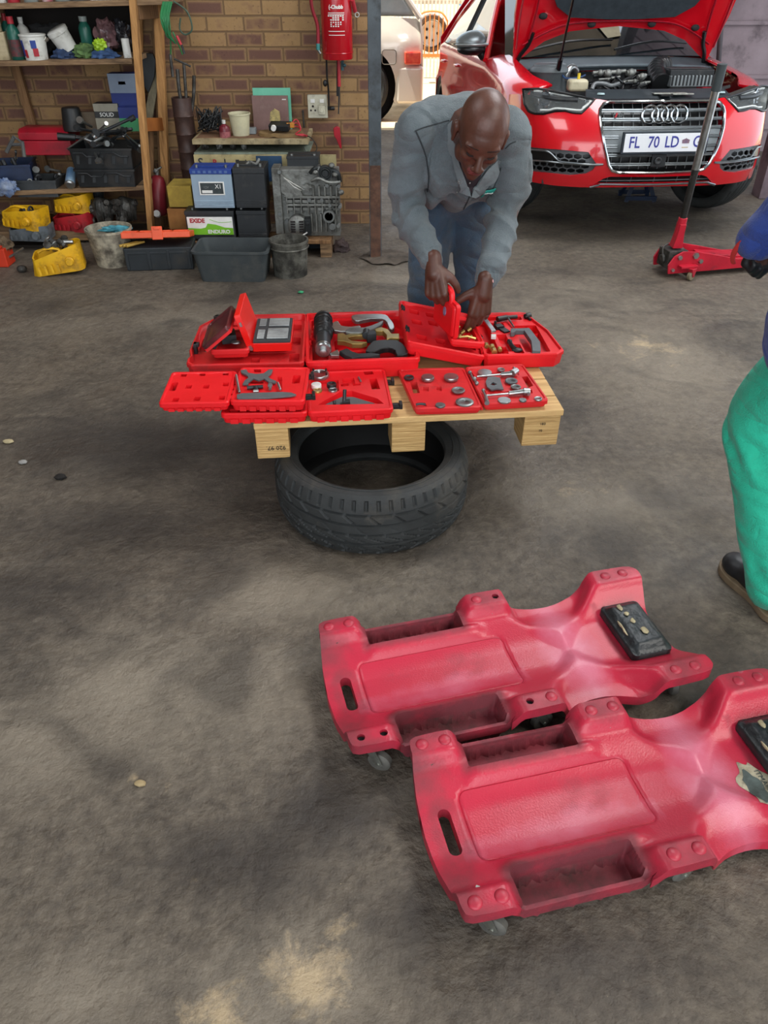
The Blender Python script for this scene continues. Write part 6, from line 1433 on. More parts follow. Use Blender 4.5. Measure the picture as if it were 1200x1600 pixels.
bm = NB(); wraptext(bm, 'Chubb', .026, zc_(11), bold=.001, ang0=-84); wrapbar(bm, zc_(20), .003, .1, -88); wrapbar(bm, zc_(22.5), .003, .1, -88); wrapbar(bm, zc_(49), .003, .1, -88); wrapbar(bm, zc_(55), .003, .1, -88)
wraptext(bm, '(-', .028, zc_(11), ang0=-110, bold=.001)
o = obj('lettering', bm, WHTP, cylo, smooth=None)
bm = NB(); rr = random.Random(2)
for py, w0, dy in ((28, .1, .030), (38, .07, .034)):
    for i in range(7 if py == 28 else 5):
        for j in range(3):
            if rr.random() < .75: wrapbar(bm, zc_(py) + (j - 1) * .010, .0065, w0 / 9, -90 + (i - (3 if py == 28 else 2)) * math.degrees(.0145 / r))
obj('instruction_pictograms', bm, WHTP, cylo)
bm = NB(); tube(bm, [ony(484, -30, 5.4), ony(487, 10, 5.42), ony(496, 40, 5.44), ony(497, 70, 5.44)], .010, 10, sm=6); tube(bm, [ony(497, 68, 5.44), ony(497, 78, 5.44)], .012, 10, mi=1); tube(bm, [ony(497, 78, 5.44), ony(501, 84, 5.44)], .008, 8, mi=2)
obj('hose', bm, [mat('faded red hose', '#8f1d2b', '#7a1825', 9, .5), mat('teal tape', '#3e8a86', '#2f6f6c', 9, .5), STEELG], ext, M=T(-pc.x, -5.5, 0))
bm = NB(); tube(bm, [ony(551, 0, 5.45), ony(555, 18, 5.48)], .012, 8); torus(bm, .012, .003, T(*ony(558, 23, 5.5)) @ RX(90), 16, 6, mi=1); obj('safety_pin', bm, [REDP, ZINC], ext, M=T(-pc.x, -5.5, 0))
bm = NB(); box(bm, -.03, .03, .09, .12, zb_ + .3, zb_ + .4); obj('wall_bracket', bm, OILY_B, ext)
# double socket
p = ony(496, 167, 5.58); so = thing('wall_socket', 'cream double power socket with switches on the brick wall', 'socket', (p.x, WALL_Y, p.z)); w = .064; hh = .068
IV = mat('ivory plastic', '#c4c1ad', '#aca894', 12, .45, grime='#7d776a', gamt=.3, gscale=30)
bm = NB(); box(bm, -w, w, -.03, 0, -hh, hh); obj('faceplate', bm, IV, so, bevel=.004)
for s in (-1, 1):
    bm = NB(); box(bm, s * .03 - .014, s * .03 + .014, -.036, -.03, .022, .044); obj('switch', bm, WHTP, so, bevel=.002)
bm = NB()
for (x, z, r_) in ((-.03, .002, .007), (-.044, -.022, .006), (-.016, -.022, .006)): cyl(bm, (x, -.0315, z), (x, -.029, z), r_, None, 12)
obj('pin_hole', bm, HOLE, so)
bm = NB(); box(bm, .006, .05, -.05, -.03, -.045, .008); cyl(bm, (.028, -.06, -.02), (.028, -.05, -.02), .012); obj('plug_adaptor', bm, IV, so, bevel=.003)
bm = NB(); tube(bm, [(.064, -.015, -.01), (.09, -.03, -.01), (.105, -.02, -.012)], .012, 8); obj('side_plug', bm, OILY_B, so)
bm = NB(); tube(bm, [ony(510, 93, 5.56), ony(511, 120, 5.56), ony(513, 140, 5.57), ony(514, 165, 5.57)], .006, 7, sm=5); ball(bm, ony(508, 130, 5.55), (.014, .01, .02)); item('cable', 'dark cable running down the brick from the extinguisher to the socket', 'cable', bm, BLK)
bm = NB(); cyl(bm, ony(529, 94, 5.55), ony(530, 135, 5.55), .010, .011, 12, 0); cyl(bm, ony(530, 135, 5.55), ony(529, 178, 5.55), .006, .004, 10, 1); cyl(bm, ony(527, 92, 5.55), ony(527, 150, 5.57), .006, None, 8, 1); item('screwdriver', 'long red handled screwdriver hanging below the extinguisher', 'screwdriver', bm, [REDP, DSTEEL])
bm = NB(); tube(bm, [ony(535, 92, 5.56), ony(535, 110, 5.56)], .009, 8); ball(bm, ony(538, 102, 5.55), (.012, .01, .01)); item('hanging_clip', 'teal grey clip hanging right of the red handled screwdriver', 'clip', bm, mat('teal grey plastic', '#3d5f66', '#2e4a50', 9, .5))
bm = NB(); p0 = ony(525, 197, 5.58); prism(bm, [(v.x - p0.x, v.z - p0.z) for v in [ony(*q, 5.58) for q in ((521, 200), (526, 197), (531, 199), (532, 210), (534, 232), (531, 231), (526, 218), (522, 212))]], -.01, .01, T(*p0) @ RX(90)); item('red_pouch', 'small red pointed plastic holder hanging on the brick under the socket', 'holder', bm, mat('translucent red plastic', '#a01526', '#85101f', 9, .3), bevel=.003)
bm = NB(); cyl(bm, ony(473, 172, 5.6), ony(475, 200, 5.6), .006, None, 8); item('steel_hook', 'dark steel pin on the brick left of the socket', 'hook', bm, OILMET)

# ============================================================ RED CAR
PAINT = mat('glossy red car paint', '#c80a1c', '#bb0718', 1.2, .22, metal=0, coat=1.0, spec=.5)
PAINTU = mat('red inner panel paint', '#a81328', '#8f0e20', 1.5, .4, coat=.3)
CHR = mat('car chrome', '#c9ccce', '#aeb2b5', 12, .12, metal=1)
SATIN = mat('satin silver trim', '#8f9598', '#7b8184', 12, .28, metal=.9)
GRL = mat('gloss black grille plastic', '#141517', '#0c0d0e', 10, .3)
BAYP = mat('black engine bay plastic', '#25282b', '#191b1d', 7, .42, grime='#4a4946', gamt=.25)
GLS = mat('tinted car glass', '#10161a', '#0c1114', 3, .04, spec=.8, coat=.6)
LENS = mat('clear lamp lens', '#cfd6d8', '#cfd6d8', 3, .02, alpha=.05, spec=.6)
MIRG = mat('matt silver mirror cap', '#7d8486', '#6b7274', 6, .32, metal=.6)
CAR = thing('red_car', 'red hatchback with its bonnet open facing the camera', 'car', (1.70, 5.06, .145), 4.5)
CAR.rotation_euler = (-math.atan(.145 / 2.63), 0, R(4.5))
CMX = T(1.70, 5.06, .145) @ RZ(4.5) @ Matrix.Rotation(-math.atan(.145 / 2.63), 4, 'X'); CMI = CMX.inverted()
PL = [(0, 0), (.2, .006), (.42, .034), (.6, .10), (.71, .19), (.785, .32), (.835, .46), (.865, .60), (.882, .76), (.888, .95)]
PLS = smoothpts([(a, b, 0) for a, b in PL], 12); _acc = [0.0]
for a, b in zip(PLS, PLS[1:]): _acc.append(_acc[-1] + (b - a).length)
def plan(s):
    sg = -1 if s < 0 else 1; s = abs(s); lo, hi = 0, len(_acc) - 1
    if s >= _acc[-1]: return (PLS[-1].x * sg, PLS[-1].y + s - _acc[-1])
    while hi - lo > 1:
        m = (lo + hi) // 2
        if _acc[m] <= s: lo = m
        else: hi = m
    t = (s - _acc[lo]) / (_acc[hi] - _acc[lo]); p = PLS[lo].lerp(PLS[hi], t); return (p.x * sg, p.y)
def yoff(z, s):
    w = 1 - .75 * sstep(.65, 1.0, abs(s))
    if z > .40: o = .13 * ((z - .40) / .3) ** 2
    else: o = .05 * ((.40 - z) / .2) ** 2
    # crease under the lamps
    o -= .014 * math.exp(-((z - .375) / .022) ** 2) * sstep(.42, .5, abs(s)) 
    return o * w
def fas(s, z, d=0.0):
    x, y = plan(s); x2, y2 = plan(s + .01 * (1 if s >= 0 else -1)); tx, ty = (x2 - x), (y2 - y); L = math.hypot(tx, ty)
    sg = 1 if s >= 0 else -1; nx, ny = ty / L * sg, -tx / L * sg   # outward normal
    if s < 0: nx, ny = -ty / L * -1 * -1, tx / L * -1 * -1
    # outward: away from the car body
    if ny > 0 or (abs(ny) < 1e-6 and nx * sg < 0): nx, ny = -nx, -ny
    return Vector((x + nx * d, y + yoff(z, s) + ny * d, z))
def onf(px, py):
    o = CMI @ Vector((0, 0, CAM_H)); d = (CMI.to_3x3() @ Vector(_ray(px, py))); prev = None
    t = 3.5
    while t < 9:
        p = o + d * t
        if abs(p.x) < .884:
            lo, hi = 0, _acc[-1]
            for _ in range(24):
                m = (lo + hi) / 2
                if plan(m)[0] < abs(p.x): lo = m
                else: hi = m
            s = lo; g = p.y - (plan(s)[1] + yoff(p.z, s))
            if g >= 0: return (math.copysign(s, p.x), p.z)
        t += .004
    return (math.copysign(1.2, px - 1037), 0.5)
def fpoly(pts, mirror=False):
    q = [onf(*p) for p in pts]; return [(-a, b) for a, b in q][::-1] if mirror else q
def sym(left): return left + [(-a, b) for a, b in left[::-1]]
HLpx = [(817, 139), (842, 138.5), (883, 146), (929, 155.5), (908, 177), (895, 176), (883, 173), (868, 173.5), (850, 178), (836, 177.5), (826, 174), (819, 162)]
HL = fpoly(HLpx); HLr = [(-a, b) for a, b in HL][::-1]
gl = fpoly([(1037, 157.5), (952, 158.5), (943, 162), (937.5, 170), (936.5, 178), (939.5, 202.5), (945, 232), (950.5, 257.5), (956, 266.5), (966, 269.5), (1037, 270)])
gl[0] = (0, gl[0][1]); gl[-1] = (0, gl[-1][1]); GR = gl[:-1] + [(-a, b) for a, b in gl[::-1][:-1]]
FG = fpoly([(824, 229), (868, 233), (919, 237.5), (932, 256.5), (926, 266), (915, 272), (890, 274.5), (853, 270), (822, 266), (818, 250)]); FGr = [(-a, b) for a, b in FG][::-1]
li = fpoly([(1037, 276), (953, 276), (943, 279), (928, 288), (1037, 287)]); li[0] = (0, li[0][1]); li[-1] = (0, li[-1][1]); LI = li[:-1] + [(-a, b) for a, b in li[::-1][:-1]]
zb0 = onf(1037, 291)[1]; zt0 = GR[0][1] + .004
outer_l = [(0, zb0), (-.45, zb0 - .004), (-.6, zb0 - .002), (-.9, zb0 + .01), (-1.03, zb0 + .03), (-1.075, zb0 + .12), (-1.11, .45), (-1.13, .62), (-1.12, .705), (-.99, .715), (-.9, .705), (-.72, HL[2][1] + .012), (HL[3][0] - .002, HL[3][1] + .006), (GR[1][0] - .02, zt0)]
OUT = outer_l + [(-a, b) for a, b in outer_l[::-1][:-1]]
bm = NB(); sheet(bm, OUT, [GR, HL, HLr, FG, FGr, LI], lambda s, z: fas(s, z), thick=.02, step=.028)
front = obj('front_bumper', bm, PAINT, CAR, smooth=50)
def curve_on(poly, r, m, name, parent, d=.004, closed=True, flat=1.0, seg=6, st=.02):
    bm = NB(); q = resample(poly, st) if closed else [tuple(v) for v in poly]
    tube(bm, [fas(a, b, d) for a, b in q], r, seg, closed=closed, flat=flat); return obj(name, bm, m, parent)
def sort_line(pts, n=8): return [(v.x, v.y) for v in smoothpts([(a, b, 0) for a, b in pts], n)]
# grille
gt = obj('grille', *(lambda b: (b, GRL))((lambda b: (sheet(b, GR, (), lambda s, z: fas(s, z, -.05), thick=.01, step=.06), b)[1])(NB())), CAR)
bm = NB(); tube(bm, [fas(a, b, .004) for a, b in resample(GR, .02)], .010, 8, closed=True); obj('grille_surround', bm, CHR, gt)
def gw(z):
    xs = [];
    for i in range(len(GR)):
        a, b = GR[i], GR[(i + 1) % len(GR)]
        if (a[1] - z) * (b[1] - z) < 0: xs.append(abs(a[0] + (b[0] - a[0]) * (z - a[1]) / (b[1] - a[1])))
    return min(xs) - .006 if xs else .3
for py in (172.5, 186.5, 200, 214, 228.5, 242.5, 256.5):
    z = onf(1037, py)[1]; w = gw(z); bm = NB()
    for dz in (.006, -.006):
        [tube(bm, [fas(a_ + (b_ - a_) * k / 8, z + dz, -.008) for k in range(9)], .0032, 6) for a_, b_ in (((-w, -.275), (.275, w)) if py in (214, 228.5) else ((-w, 0), (0, w)))]
    [tube(bm, [fas(a_ + (b_ - a_) * k / 8, z, -.014) for k in range(9)], .008, 6, mi=1) for a_, b_ in (((-w, -.275), (.275, w)) if py in (214, 228.5) else ((-w, 0), (0, w)))]
    o = obj('grille_bar', bm, [SATIN, mat('grey bar plastic', '#6d7376', '#5f6568', 9, .45, metal=.2)], gt)
    for s in (-1, 1):
        b2 = NB()
        tube(b2, [fas(s * (w - .03 - .07 * k), z, -.003) for k in (0, .5, 1)], .006, 6)
    b2.free()
for i in range(13):
    x = -.36 + .06 * i; bm = NB(); z0 = min(p[1] for p in GR) + .02; z1 = max(p[1] for p in GR) - .01
    if abs(x) > .3: z0 += .03; z1 -= .04
    tube(bm, [fas(x, z0 + (z1 - z0) * k / 8, -.03) for k in range(9)], .003, 5); obj('grille_strut', bm, mat('grey grille strut', '#5f6466', '#4e5254', 9, .5), gt)
# grey plate carrier panel and number plate
zc = onf(1037, 222)[1]; py0 = fas(0, zc).y
bm = NB(); pts = [(-gw(z) + .0, z) for z in (zc - .055, zc + .07)] + [(gw(z), z) for z in (zc + .07, zc - .055)]
sheet(bm, pts, (), lambda s, z: fas(s, z, -.010), thick=.006, step=.05); obj('plate_carrier', bm, mat('grey carrier plastic', '#70777a', '#62696c', 9, .5, grime='#55585a', gamt=.2), CAR)
np_ = thing('x', 'x', 'x'); bpy.data.objects.remove(np_)
bm = NB(); box(bm, -.268, .268, -.012, .004, -.064, .064); plate = obj('number_plate', bm, mat('plate frame black', '#27313a', '#1c242b', 9, .4), CAR, loc=(0, py0 - .018, zc), bevel=.006)
bm = NB(); box(bm, -.254, .254, -.015, -.011, -.050, .052); obj('plate_face', bm, mat('plate white', '#e3e6ea', '#d9dde3', 6, .35), plate, bevel=.003)
bm = NB(); PB = mat('plate blue lettering', '#3a3f8f', '#34388a', 30, .4)
for s, x in (('FL', -.192), ('70', -.073), ('LD', .040), ('GP', .215)): textmesh(bm, s, .088, T(x, -.0158, .002) @ RX(90), 0, .0004, sx=.82, bold=.0012)
obj('plate_lettering', bm, PB, plate, smooth=None)
bm = NB(); 
for k in range(5): prism(bm, [(-.004, -.002), (.004, -.002), (.006, .016 - abs(k - 2) * .003), (0, .022 - abs(k - 2) * .004), (-.006, .016 - abs(k - 2) * .003)], 0, .0006, T(.125 + (k - 2) * .009, -.0156, .004) @ RX(90))
box(bm, .103, .147, -.0162, -.0154, -.004, .002, mi=0); box(bm, .105, .145, -.0162, -.0154, -.028, -.024, mi=1); obj('plate_crest', bm, [mat('crest mauve', '#6a5a78', '#8a6a70', 60, .5), mat('crest gold', '#b09a60', '#a08a50', 30, .5)], plate)
# rings badge
zr = onf(1038, 178.5)[1]; bm = NB(); yr = fas(0, zr).y - .012
for k in range(4): torus(bm, .049, .0068, T(-.090 + k * .060, yr - .001 * (k % 2), zr) @ RX(90 - 6), 36, 8)
obj('ring_badge', bm, CHR, gt)
zs = onf(966, 180)[1]; sb = onf(966, 180)[0]; bm = NB(); prism(bm, [(-.024, -.011), (-.012, -.011), (-.006, .013), (-.016, .013)], 0, .004, T(*fas(sb, zs, .004)) @ RX(90)); textmesh(bm, 'S3', .026, T(*fas(sb + .012, zs, .006)) @ RX(90), 1, .001, bold=.001); obj('small_badge', bm, [REDP, CHR], gt, smooth=None)
bm = NB(); c = fas(onf(1029, 251)[0], onf(1029, 251)[1], -.012); box(bm, c.x - .045, c.x + .045, c.y - .012, c.y + .02, c.z - .036, c.z + .036); lathe(bm, [(.022, 0), (.024, .014), (.018, .018), (.0001, .012)], 20, T(c.x - .008, c.y - .01, c.z) @ RX(90)); obj('radar_sensor', bm, BAYP, gt, bevel=.004)
# lower intake
bm = NB(); sheet(bm, LI, (), lambda s, z: fas(s, z, -.04), thick=.005, step=.06); li_o = obj('lower_intake', bm, GRL, CAR)
bm = NB(); z = onf(1037, 282)[1]; tube(bm, [fas(-.42 + .84 * k / 12, z, -.02) for k in range(13)], .004, 6); [tube(bm, [fas(x, z - .03, -.03), fas(x, z + .02, -.03)], .003, 5) for x in (-.3, -.15, 0, .15, .3)]; obj('intake_mesh', bm, MATS['grey grille strut'], li_o)
ch = fpoly([(921, 292), (934, 289), (945, 287.3), (1037, 287.3)]); ch[-1] = (0, ch[-1][1]); line = sort_line(ch[:-1] + [ch[-1]] + [(-a, b) for a, b in ch[::-1][1:]], 6)
bm = NB(); tube(bm, [fas(a, b, .012) for a, b in line], .008, 8, flat=.8); obj('chin_blade', bm, SATIN, CAR)
# fog vents with honeycomb and silver blades
def hexes(poly, r=.025, gap=.007):
    xs = [p[0] for p in poly]; ys = [p[1] for p in poly]; out = []; row = 0; z = min(ys)
    dx = r * 1.9 + gap; 
    while z < max(ys):
        x = min(xs) + (row % 2) * dx / 2
        while x < max(xs):
            h = [(x + r * .98 * math.cos(R(30 + 60 * k)) * 1.12, z + r * .58 * math.sin(R(30 + 60 * k))) for k in range(6)]
            if all(inpoly(p, poly) for p in h): out.append(h)
            x += dx
        z += r * .58 * 1.5 + gap * .9; row += 1
    return out
for side, P_, sg in (('l', FG, 1), ('r', FGr, -1)):
    bm = NB(); sheet(bm, P_, (), lambda s, z: fas(s, z, -.05), thick=.004, step=.08); fv = obj('fog_vent', bm, GRL, CAR)
    bm = NB(); sheet(bm, P_, hexes(P_), lambda s, z: fas(s, z, -.012), thick=.008, step=.05); obj('honeycomb', bm, mat('honeycomb dark plastic', '#55585b', '#45484b', 9, .4), fv)
    b = fpoly([(820, 233), (850, 235), (861, 239), (870, 248), (876, 252), (900, 255), (925, 256.5), (942, 256.5)]); b = sort_line([(a * sg, z) for a, z in b], 4)
    bm = NB(); tube(bm, [fas(a, z, .006) for a, z in b], .0055, 7)
    b = fpoly([(820, 250), (850, 251.5), (880, 254.5), (925, 257.5), (942, 256.5)]); b = sort_line([(a * sg, z) for a, z in b], 4)
    tube(bm, [fas(a, z, .006) for a, z in b], .0055, 7); obj('silver_blade', bm, SATIN, fv)
    b = fpoly([(822, 235), (850, 237), (860, 241), (868, 249), (850, 250), (822, 248)]); b = [(a * sg, z) for a, z in b]
    if sg < 0: b = b[::-1]
    bm = NB(); sheet(bm, b, (), lambda s, z: fas(s, z, -.006), thick=.004, step=.05); obj('blade_infill', bm, GRL, fv)
# headlights
for P_, sg in ((HL, 1), (HLr, -1)):
    bm = NB(); sheet(bm, P_, (), lambda s, z: fas(s, z, -.075), thick=.004, step=.05)
    # side walls of the lamp well
    q = resample(P_, .03)
    for i in range(len(q)):
        a, b = q[i], q[(i + 1) % len(q)]; vs = [bm.verts.new(fas(*a, -.075)), bm.verts.new(fas(*b, -.075)), bm.verts.new(fas(*b, .0)), bm.verts.new(fas(*a, .0))]; bm.faces.new(vs)
    hl = obj('headlight', bm, mat('smoked lamp housing', '#46473f', '#35362f', 6, .35, metal=.3), CAR)
    bm = NB(); tube(bm, [fas(a, b, .001) for a, b in q], .007, 6, closed=True); obj('lamp_gasket', bm, GRL, hl)
    bm = NB(); sheet(bm, P_, (), lambda s, z: fas(s, z, .002), thick=.003, step=.04); obj('lens', bm, LENS, hl)
    c = onf(846, 156); c = (c[0] * sg, c[1]); C0 = fas(c[0], c[1], -.035); nrm = (fas(c[0], c[1], 0) - fas(c[0], c[1], -.05)).normalized()
    MP = T(*C0) @ nrm.to_track_quat('Z', 'Y').to_matrix().to_4x4()
    bm = NB(); torus(bm, .046, .006, MP, 30, 8); lathe(bm, [(.046, 0), (.05, -.03)], 26, MP, 0, False, False); obj('lamp_ring', bm, CHR, hl)
    bm = NB(); lathe(bm, [(.044, -.012), (.036, .004), (.022, .014), (.0001, .019)], 26, MP, 0, False); obj('projector', bm, mat('projector glass', '#343c45', '#242b33', 6, .05, spec=.9, coat=.8), hl)
    l1 = sort_line([(a * sg, z) for a, z in fpoly([(832, 141.5), (850, 143), (885, 149), (922, 156.5), (910, 170)])], 6)
    l2 = sort_line([(a * sg, z) for a, z in fpoly([(842, 172), (856, 172), (870, 169.5), (905, 172.5), (910, 170)])], 6)
    bm = NB(); tube(bm, [fas(a, z, -.012) for a, z in l1], .0085, 6); tube(bm, [fas(a, z, -.012) for a, z in l2], .006, 6); obj('light_strip', bm, mat('pale light guide', '#d9dcd8', '#c9ccc8', 9, .3), hl)
    bm = NB()
    for (px, py, r_) in ((868, 159, .016), (884, 160, .012)): c = onf(px, py); cc = fas(c[0] * sg, c[1], -.045); ball(bm, cc, (r_ * 1.3, r_, r_))
    tube(bm, [fas(onf(872, 155)[0] * sg, onf(872, 155)[1], -.035), fas(onf(902, 161)[0] * sg, onf(902, 161)[1], -.035)], .006, 6); obj('reflector', bm, CHR, hl)
# side bodies
def zt(y): return .735 + .150 * min(1, max(0, (y - .36) / .95)) ** .75 + (.02 * (y - 1.31) if y > 1.31 else 0)
def sideW(y):
    w = .886 + .006 * math.sin(max(0, y - .7) * 1.1)
    if y > 3.6: w -= .16 * ((y - 3.6) / .65) ** 2
    if y < .72: w = [plan(s)[0] for s in (1,)][0] * 0 + max(.80, .888 - .13 * ((.72 - y) / .32) ** 2)
    return w
def sidef(sg):
    def f(y, v):
        vt = zt(y) - .075; w = sideW(y) - .035 * max(0, (.38 - min(v, .38)) / .15) ** 2 * .4 - .03 * sstep(.55, .75, min(v, vt)) + .010 * math.exp(-((v - .60) / .02) ** 2)
        if y < 1.0: w += .006 * math.exp(-((math.hypot(y - .85, v - .30) - .36) / .04) ** 2)
        if v <= vt: return Vector((sg * w, y, v))
        t = min(1.05, (v - vt) / .2); return Vector((sg * (w - .17 * (1 - math.cos(t * PI / 2))), y, vt + .075 * math.sin(t * PI / 2)))
    return f
def arch(yc, r=.345, zc_=.30): return [(yc + r * math.cos(R(a)), zc_ + r * math.sin(R(a))) for a in range(-18, 199, 12)]
sil = [(.50, .30)] + [p for p in arch(.85)[::-1] if p[1] > .2] + [(1.22, .21), (3.10, .21)] + [p for p in arch(3.46)[::-1] if p[1] > .2] + [(3.85, .25), (4.22, .32), (4.25, .7)]
for sg in (-1, 1):
    tops = [(4.2, zt(4.2) - .0), (3.9, zt(3.9) + .02), (3.0, zt(3.0)), (2.2, zt(2.2)), (1.42, zt(1.42) - .0), (1.40, zt(1.4) + .125), (1.1, zt(1.1) + .125), (.8, zt(.8) + .125), (.6, zt(.6) + .125), (.43, zt(.43) + .125), (.40, .68), (.46, .45)]
    poly = sil + tops
    bm = NB(); sheet(bm, poly if sg > 0 else poly, (), sidef(sg), thick=.012, step=.05)
    if sg < 0: bmesh.ops.reverse_faces(bm, faces=bm.faces)
    o = obj('side_panel', bm, PAINT, CAR, smooth=60)
    # door shut lines and handles
    f = sidef(sg)
    for name, yy in (('front_door_gap', 1.52), ('rear_door_gap', 2.62), ('wing_gap', 1.28)):
        bm = NB(); tube(bm, [f(yy + (.03 if k > 6 else 0), .26 + k * .062) + Vector((sg * .0005, 0, 0)) for k in range(10)], .0035, 5); obj('door_gap', bm, GRL, o)
    for yy in (2.45, 3.25):
        bm = NB(); tube(bm, [f(yy, .78 - .0) + Vector((0, 0, 0)), f(yy + .03, .775) + Vector((sg * .03, 0, 0)), f(yy + .15, .775) + Vector((sg * .03, 0, 0)), f(yy + .18, .775)], .011, 8, sm=3); obj('door_handle', bm, PAINT, o)
    bm = NB(); tube(bm, [f(1.5 + k * .25, zt(1.5 + k * .25) + .005) + Vector((0, 0, .006)) for k in range(10)], .009, 6); obj('window_trim', bm, CHR, o)
    # greenhouse glass and pillars
    def gh(y, t):
        b = f(y, zt(y)); top = Vector((sg * (.60 - .05 * max(0, (y - 2.6))), 0, 1.36 - .05 * abs(y - 2.4) ** 1.5))
        return Vector((b.x + (top.x - b.x) * t, y, b.z + (top.z - b.z) * t))
    gp = [(1.50, .02), (2.15, .9), (2.6, .97), (3.3, .95), (3.75, .6), (3.95, .05)]
    bm = NB(); sheet(bm, gp, (), gh, thick=.006, step=.1); 
    if sg < 0: bmesh.ops.reverse_faces(bm, faces=bm.faces)
    gg = obj('side_glass', bm, GLS, CAR)
    bm = NB(); tube(bm, [gh(y_, t_) + Vector((sg * .006, 0, 0)) for y_, t_ in ((1.46, .0), (1.8, .45), (2.15, .93), (2.6, 1.0), (3.3, .97), (3.8, .6), (4.0, .02))], .022, 8, sm=3); obj('roof_rail_pillar', bm, PAINT, CAR)
    bm = NB(); tube(bm, [gh(2.65, .0), gh(2.6, .97)], .03, 6); obj('door_pillar', bm, GRL, gg)
# roof, tail
bm = NB(); grid = []
sheet(bm, [(-.6, 2.1), (.6, 2.1), (.62, 3.2), (.52, 4.0), (-.52, 4.0), (-.62, 3.2)], (), lambda x, y: Vector((x, y, 1.385 - .06 * (x / .6) ** 2 - .09 * ((y - 2.7) / 1.3) ** 2)), thick=.01, step=.15); obj('roof', bm, PAINT, CAR)
bm = NB(); sheet(bm, [(-.80, .25), (.80, .25), (.80, .95), (.55, 1.3), (-.55, 1.3), (-.80, .95)], (), lambda x, z: Vector((x, 4.22 - .25 * max(0, z - .9) - .12 * (x / .8) ** 2, z)), thick=.01, step=.12); obj('tailgate', bm, PAINT, CAR)
# windscreen, cowl, wipers, dash
def wsf(x, t): return Vector((x * (1 - .2 * t), 1.12 + .17 * (x / .72) ** 2 + t * .92, .895 - .015 * (x / .7) ** 2 + t * .46))
bm = NB(); sheet(bm, [(-.735, 0), (.735, 0), (.72, 1), (-.72, 1)], (), wsf, thick=.006, step=.1)
ws = obj('windscreen', bm, GLS, CAR)
bm = NB(); q = [wsf(x, t) + Vector((0, -.004, .006)) for x, t in ((.02, .12), (-.06, .42), (.14, .42), (.10, .12))]; prism(bm, [(.0, 0), (-.07, .28), (.13, .28), (.10, .03)], 0, .002, Matrix(((1, 0, 0, wsf(.0, .2).x), (0, .89, -.45, wsf(.0, .2).y - .004), (0, .45, .89, wsf(0, .2).z + .006), (0, 0, 0, 1)))); obj('screen_reflection', bm, mat('painted roof reflection', '#a8a184', '#8f8a6e', 9, .6), ws)  # pale panel added for the roof reflected in the windscreen
bm = NB()
for (x0, t0, x1, t1) in ((-.62, .02, .02, .16), (.0, .03, .62, .13)): tube(bm, [wsf(x0, t0) + Vector((0, -.02, .02)), wsf((x0 + x1) / 2, (t0 + t1) / 2 + .03) + Vector((0, -.02, .03)), wsf(x1, t1) + Vector((0, -.012, .016))], .008, 6, sm=4)
obj('wiper', bm, GRL, ws)
bm = NB(); sheet(bm, [(-.73, 0), (.73, 0), (.70, .2), (-.70, .2)], (), lambda x, t: Vector((x, .93 + .14 * (x / .7) ** 2 + t, .835 + t * .28 - .025 * (x / .7) ** 2)), thick=.02, step=.08); obj('cowl_panel', bm, mat('grey black cowl', '#3a4247', '#2c3338', 6, .5), CAR)
bm = NB(); tube(bm, [Vector((x, .93 + .14 * (x / .7) ** 2, .842 - .03 * (x / .7) ** 2)) for x in [-.71 + 1.42 * k / 16 for k in range(17)]], .013, 8); obj('cowl_seal', bm, mat('grey rubber seal', '#4d575d', '#3f494f', 6, .45), CAR)
# engine bay tub
bm = NB(); box(bm, -.70, .70, .20, 1.05, .36, .38); box(bm, -.72, .72, 1.03, 1.08, .36, .80); box(bm, -.72, -.69, .3, 1.05, .36, .66); box(bm, .69, .72, .3, 1.05, .36, .66); bay = obj('engine_bay', bm, BAYP, CAR)
for sg in (-1, 1):
    bm = NB(); prism(bm, [(.40, .60), (1.1, .74), (1.1, .55), (.4, .45)], sg * .60, sg * .71, Matrix(((0, 0, 1, 0), (1, 0, 0, 0), (0, 1, 0, 0), (0, 0, 0, 1)))); ball(bm, (sg * .56, .86, .60), (.13, .13, .10)); obj('inner_wing', bm, PAINTU, bay, bevel=.006)
# slam panel
bm = NB(); sheet(bm, [(-.46, 0), (.46, 0), (.43, .13), (-.43, .13)], (), lambda x, t: Vector((x, fas(x, zt0).y + .005 + t, zt0 + .008 + .042 * min(1, t / .11))), thick=.03, step=.05); obj('radiator_cover', bm, mat('dusty black cover', '#2c3338', '#22282c', 5, .5, grime='#4d5255', gamt=.2), bay, bevel=.0)
for x in (-.36, .40): bm = NB(); c = Vector((x, fas(x, zt0).y + .06, zt0 + .028)); cyl(bm, c, c + Vector((0, 0, .008)), .024, .020, 16); obj('cover_cap', bm, mat('pale grey cap', '#9db3b6', '#8da3a6', 9, .5), bay)
bm = NB(); box(bm, -.05, .16, .16, .20, zt0 + .028, zt0 + .036); box(bm, -.02, .05, .11, .19, zt0 + .02, zt0 + .03, mi=1); box(bm, .06, .19, .13, .16, zt0 + .026, zt0 + .034); obj('bonnet_latch', bm, [ZINC, GRL], bay, bevel=.002)
def cp(px, py, Y):   # place in car coordinates at a world depth
    return CMI @ ony(px, py, Y)
# black trim between lamps and bay
for sg in (-1, 1):
    bm = NB(); tube(bm, [Vector((sg * x, y, z)) for x, y, z in ((.50, .20, zt0 - .0), (.62, .26, .70), (.72, .37, .715), (.72, .50, .735))], .028, 8, sm=3, flat=.6); obj('lamp_top_seal', bm, BAYP, bay)
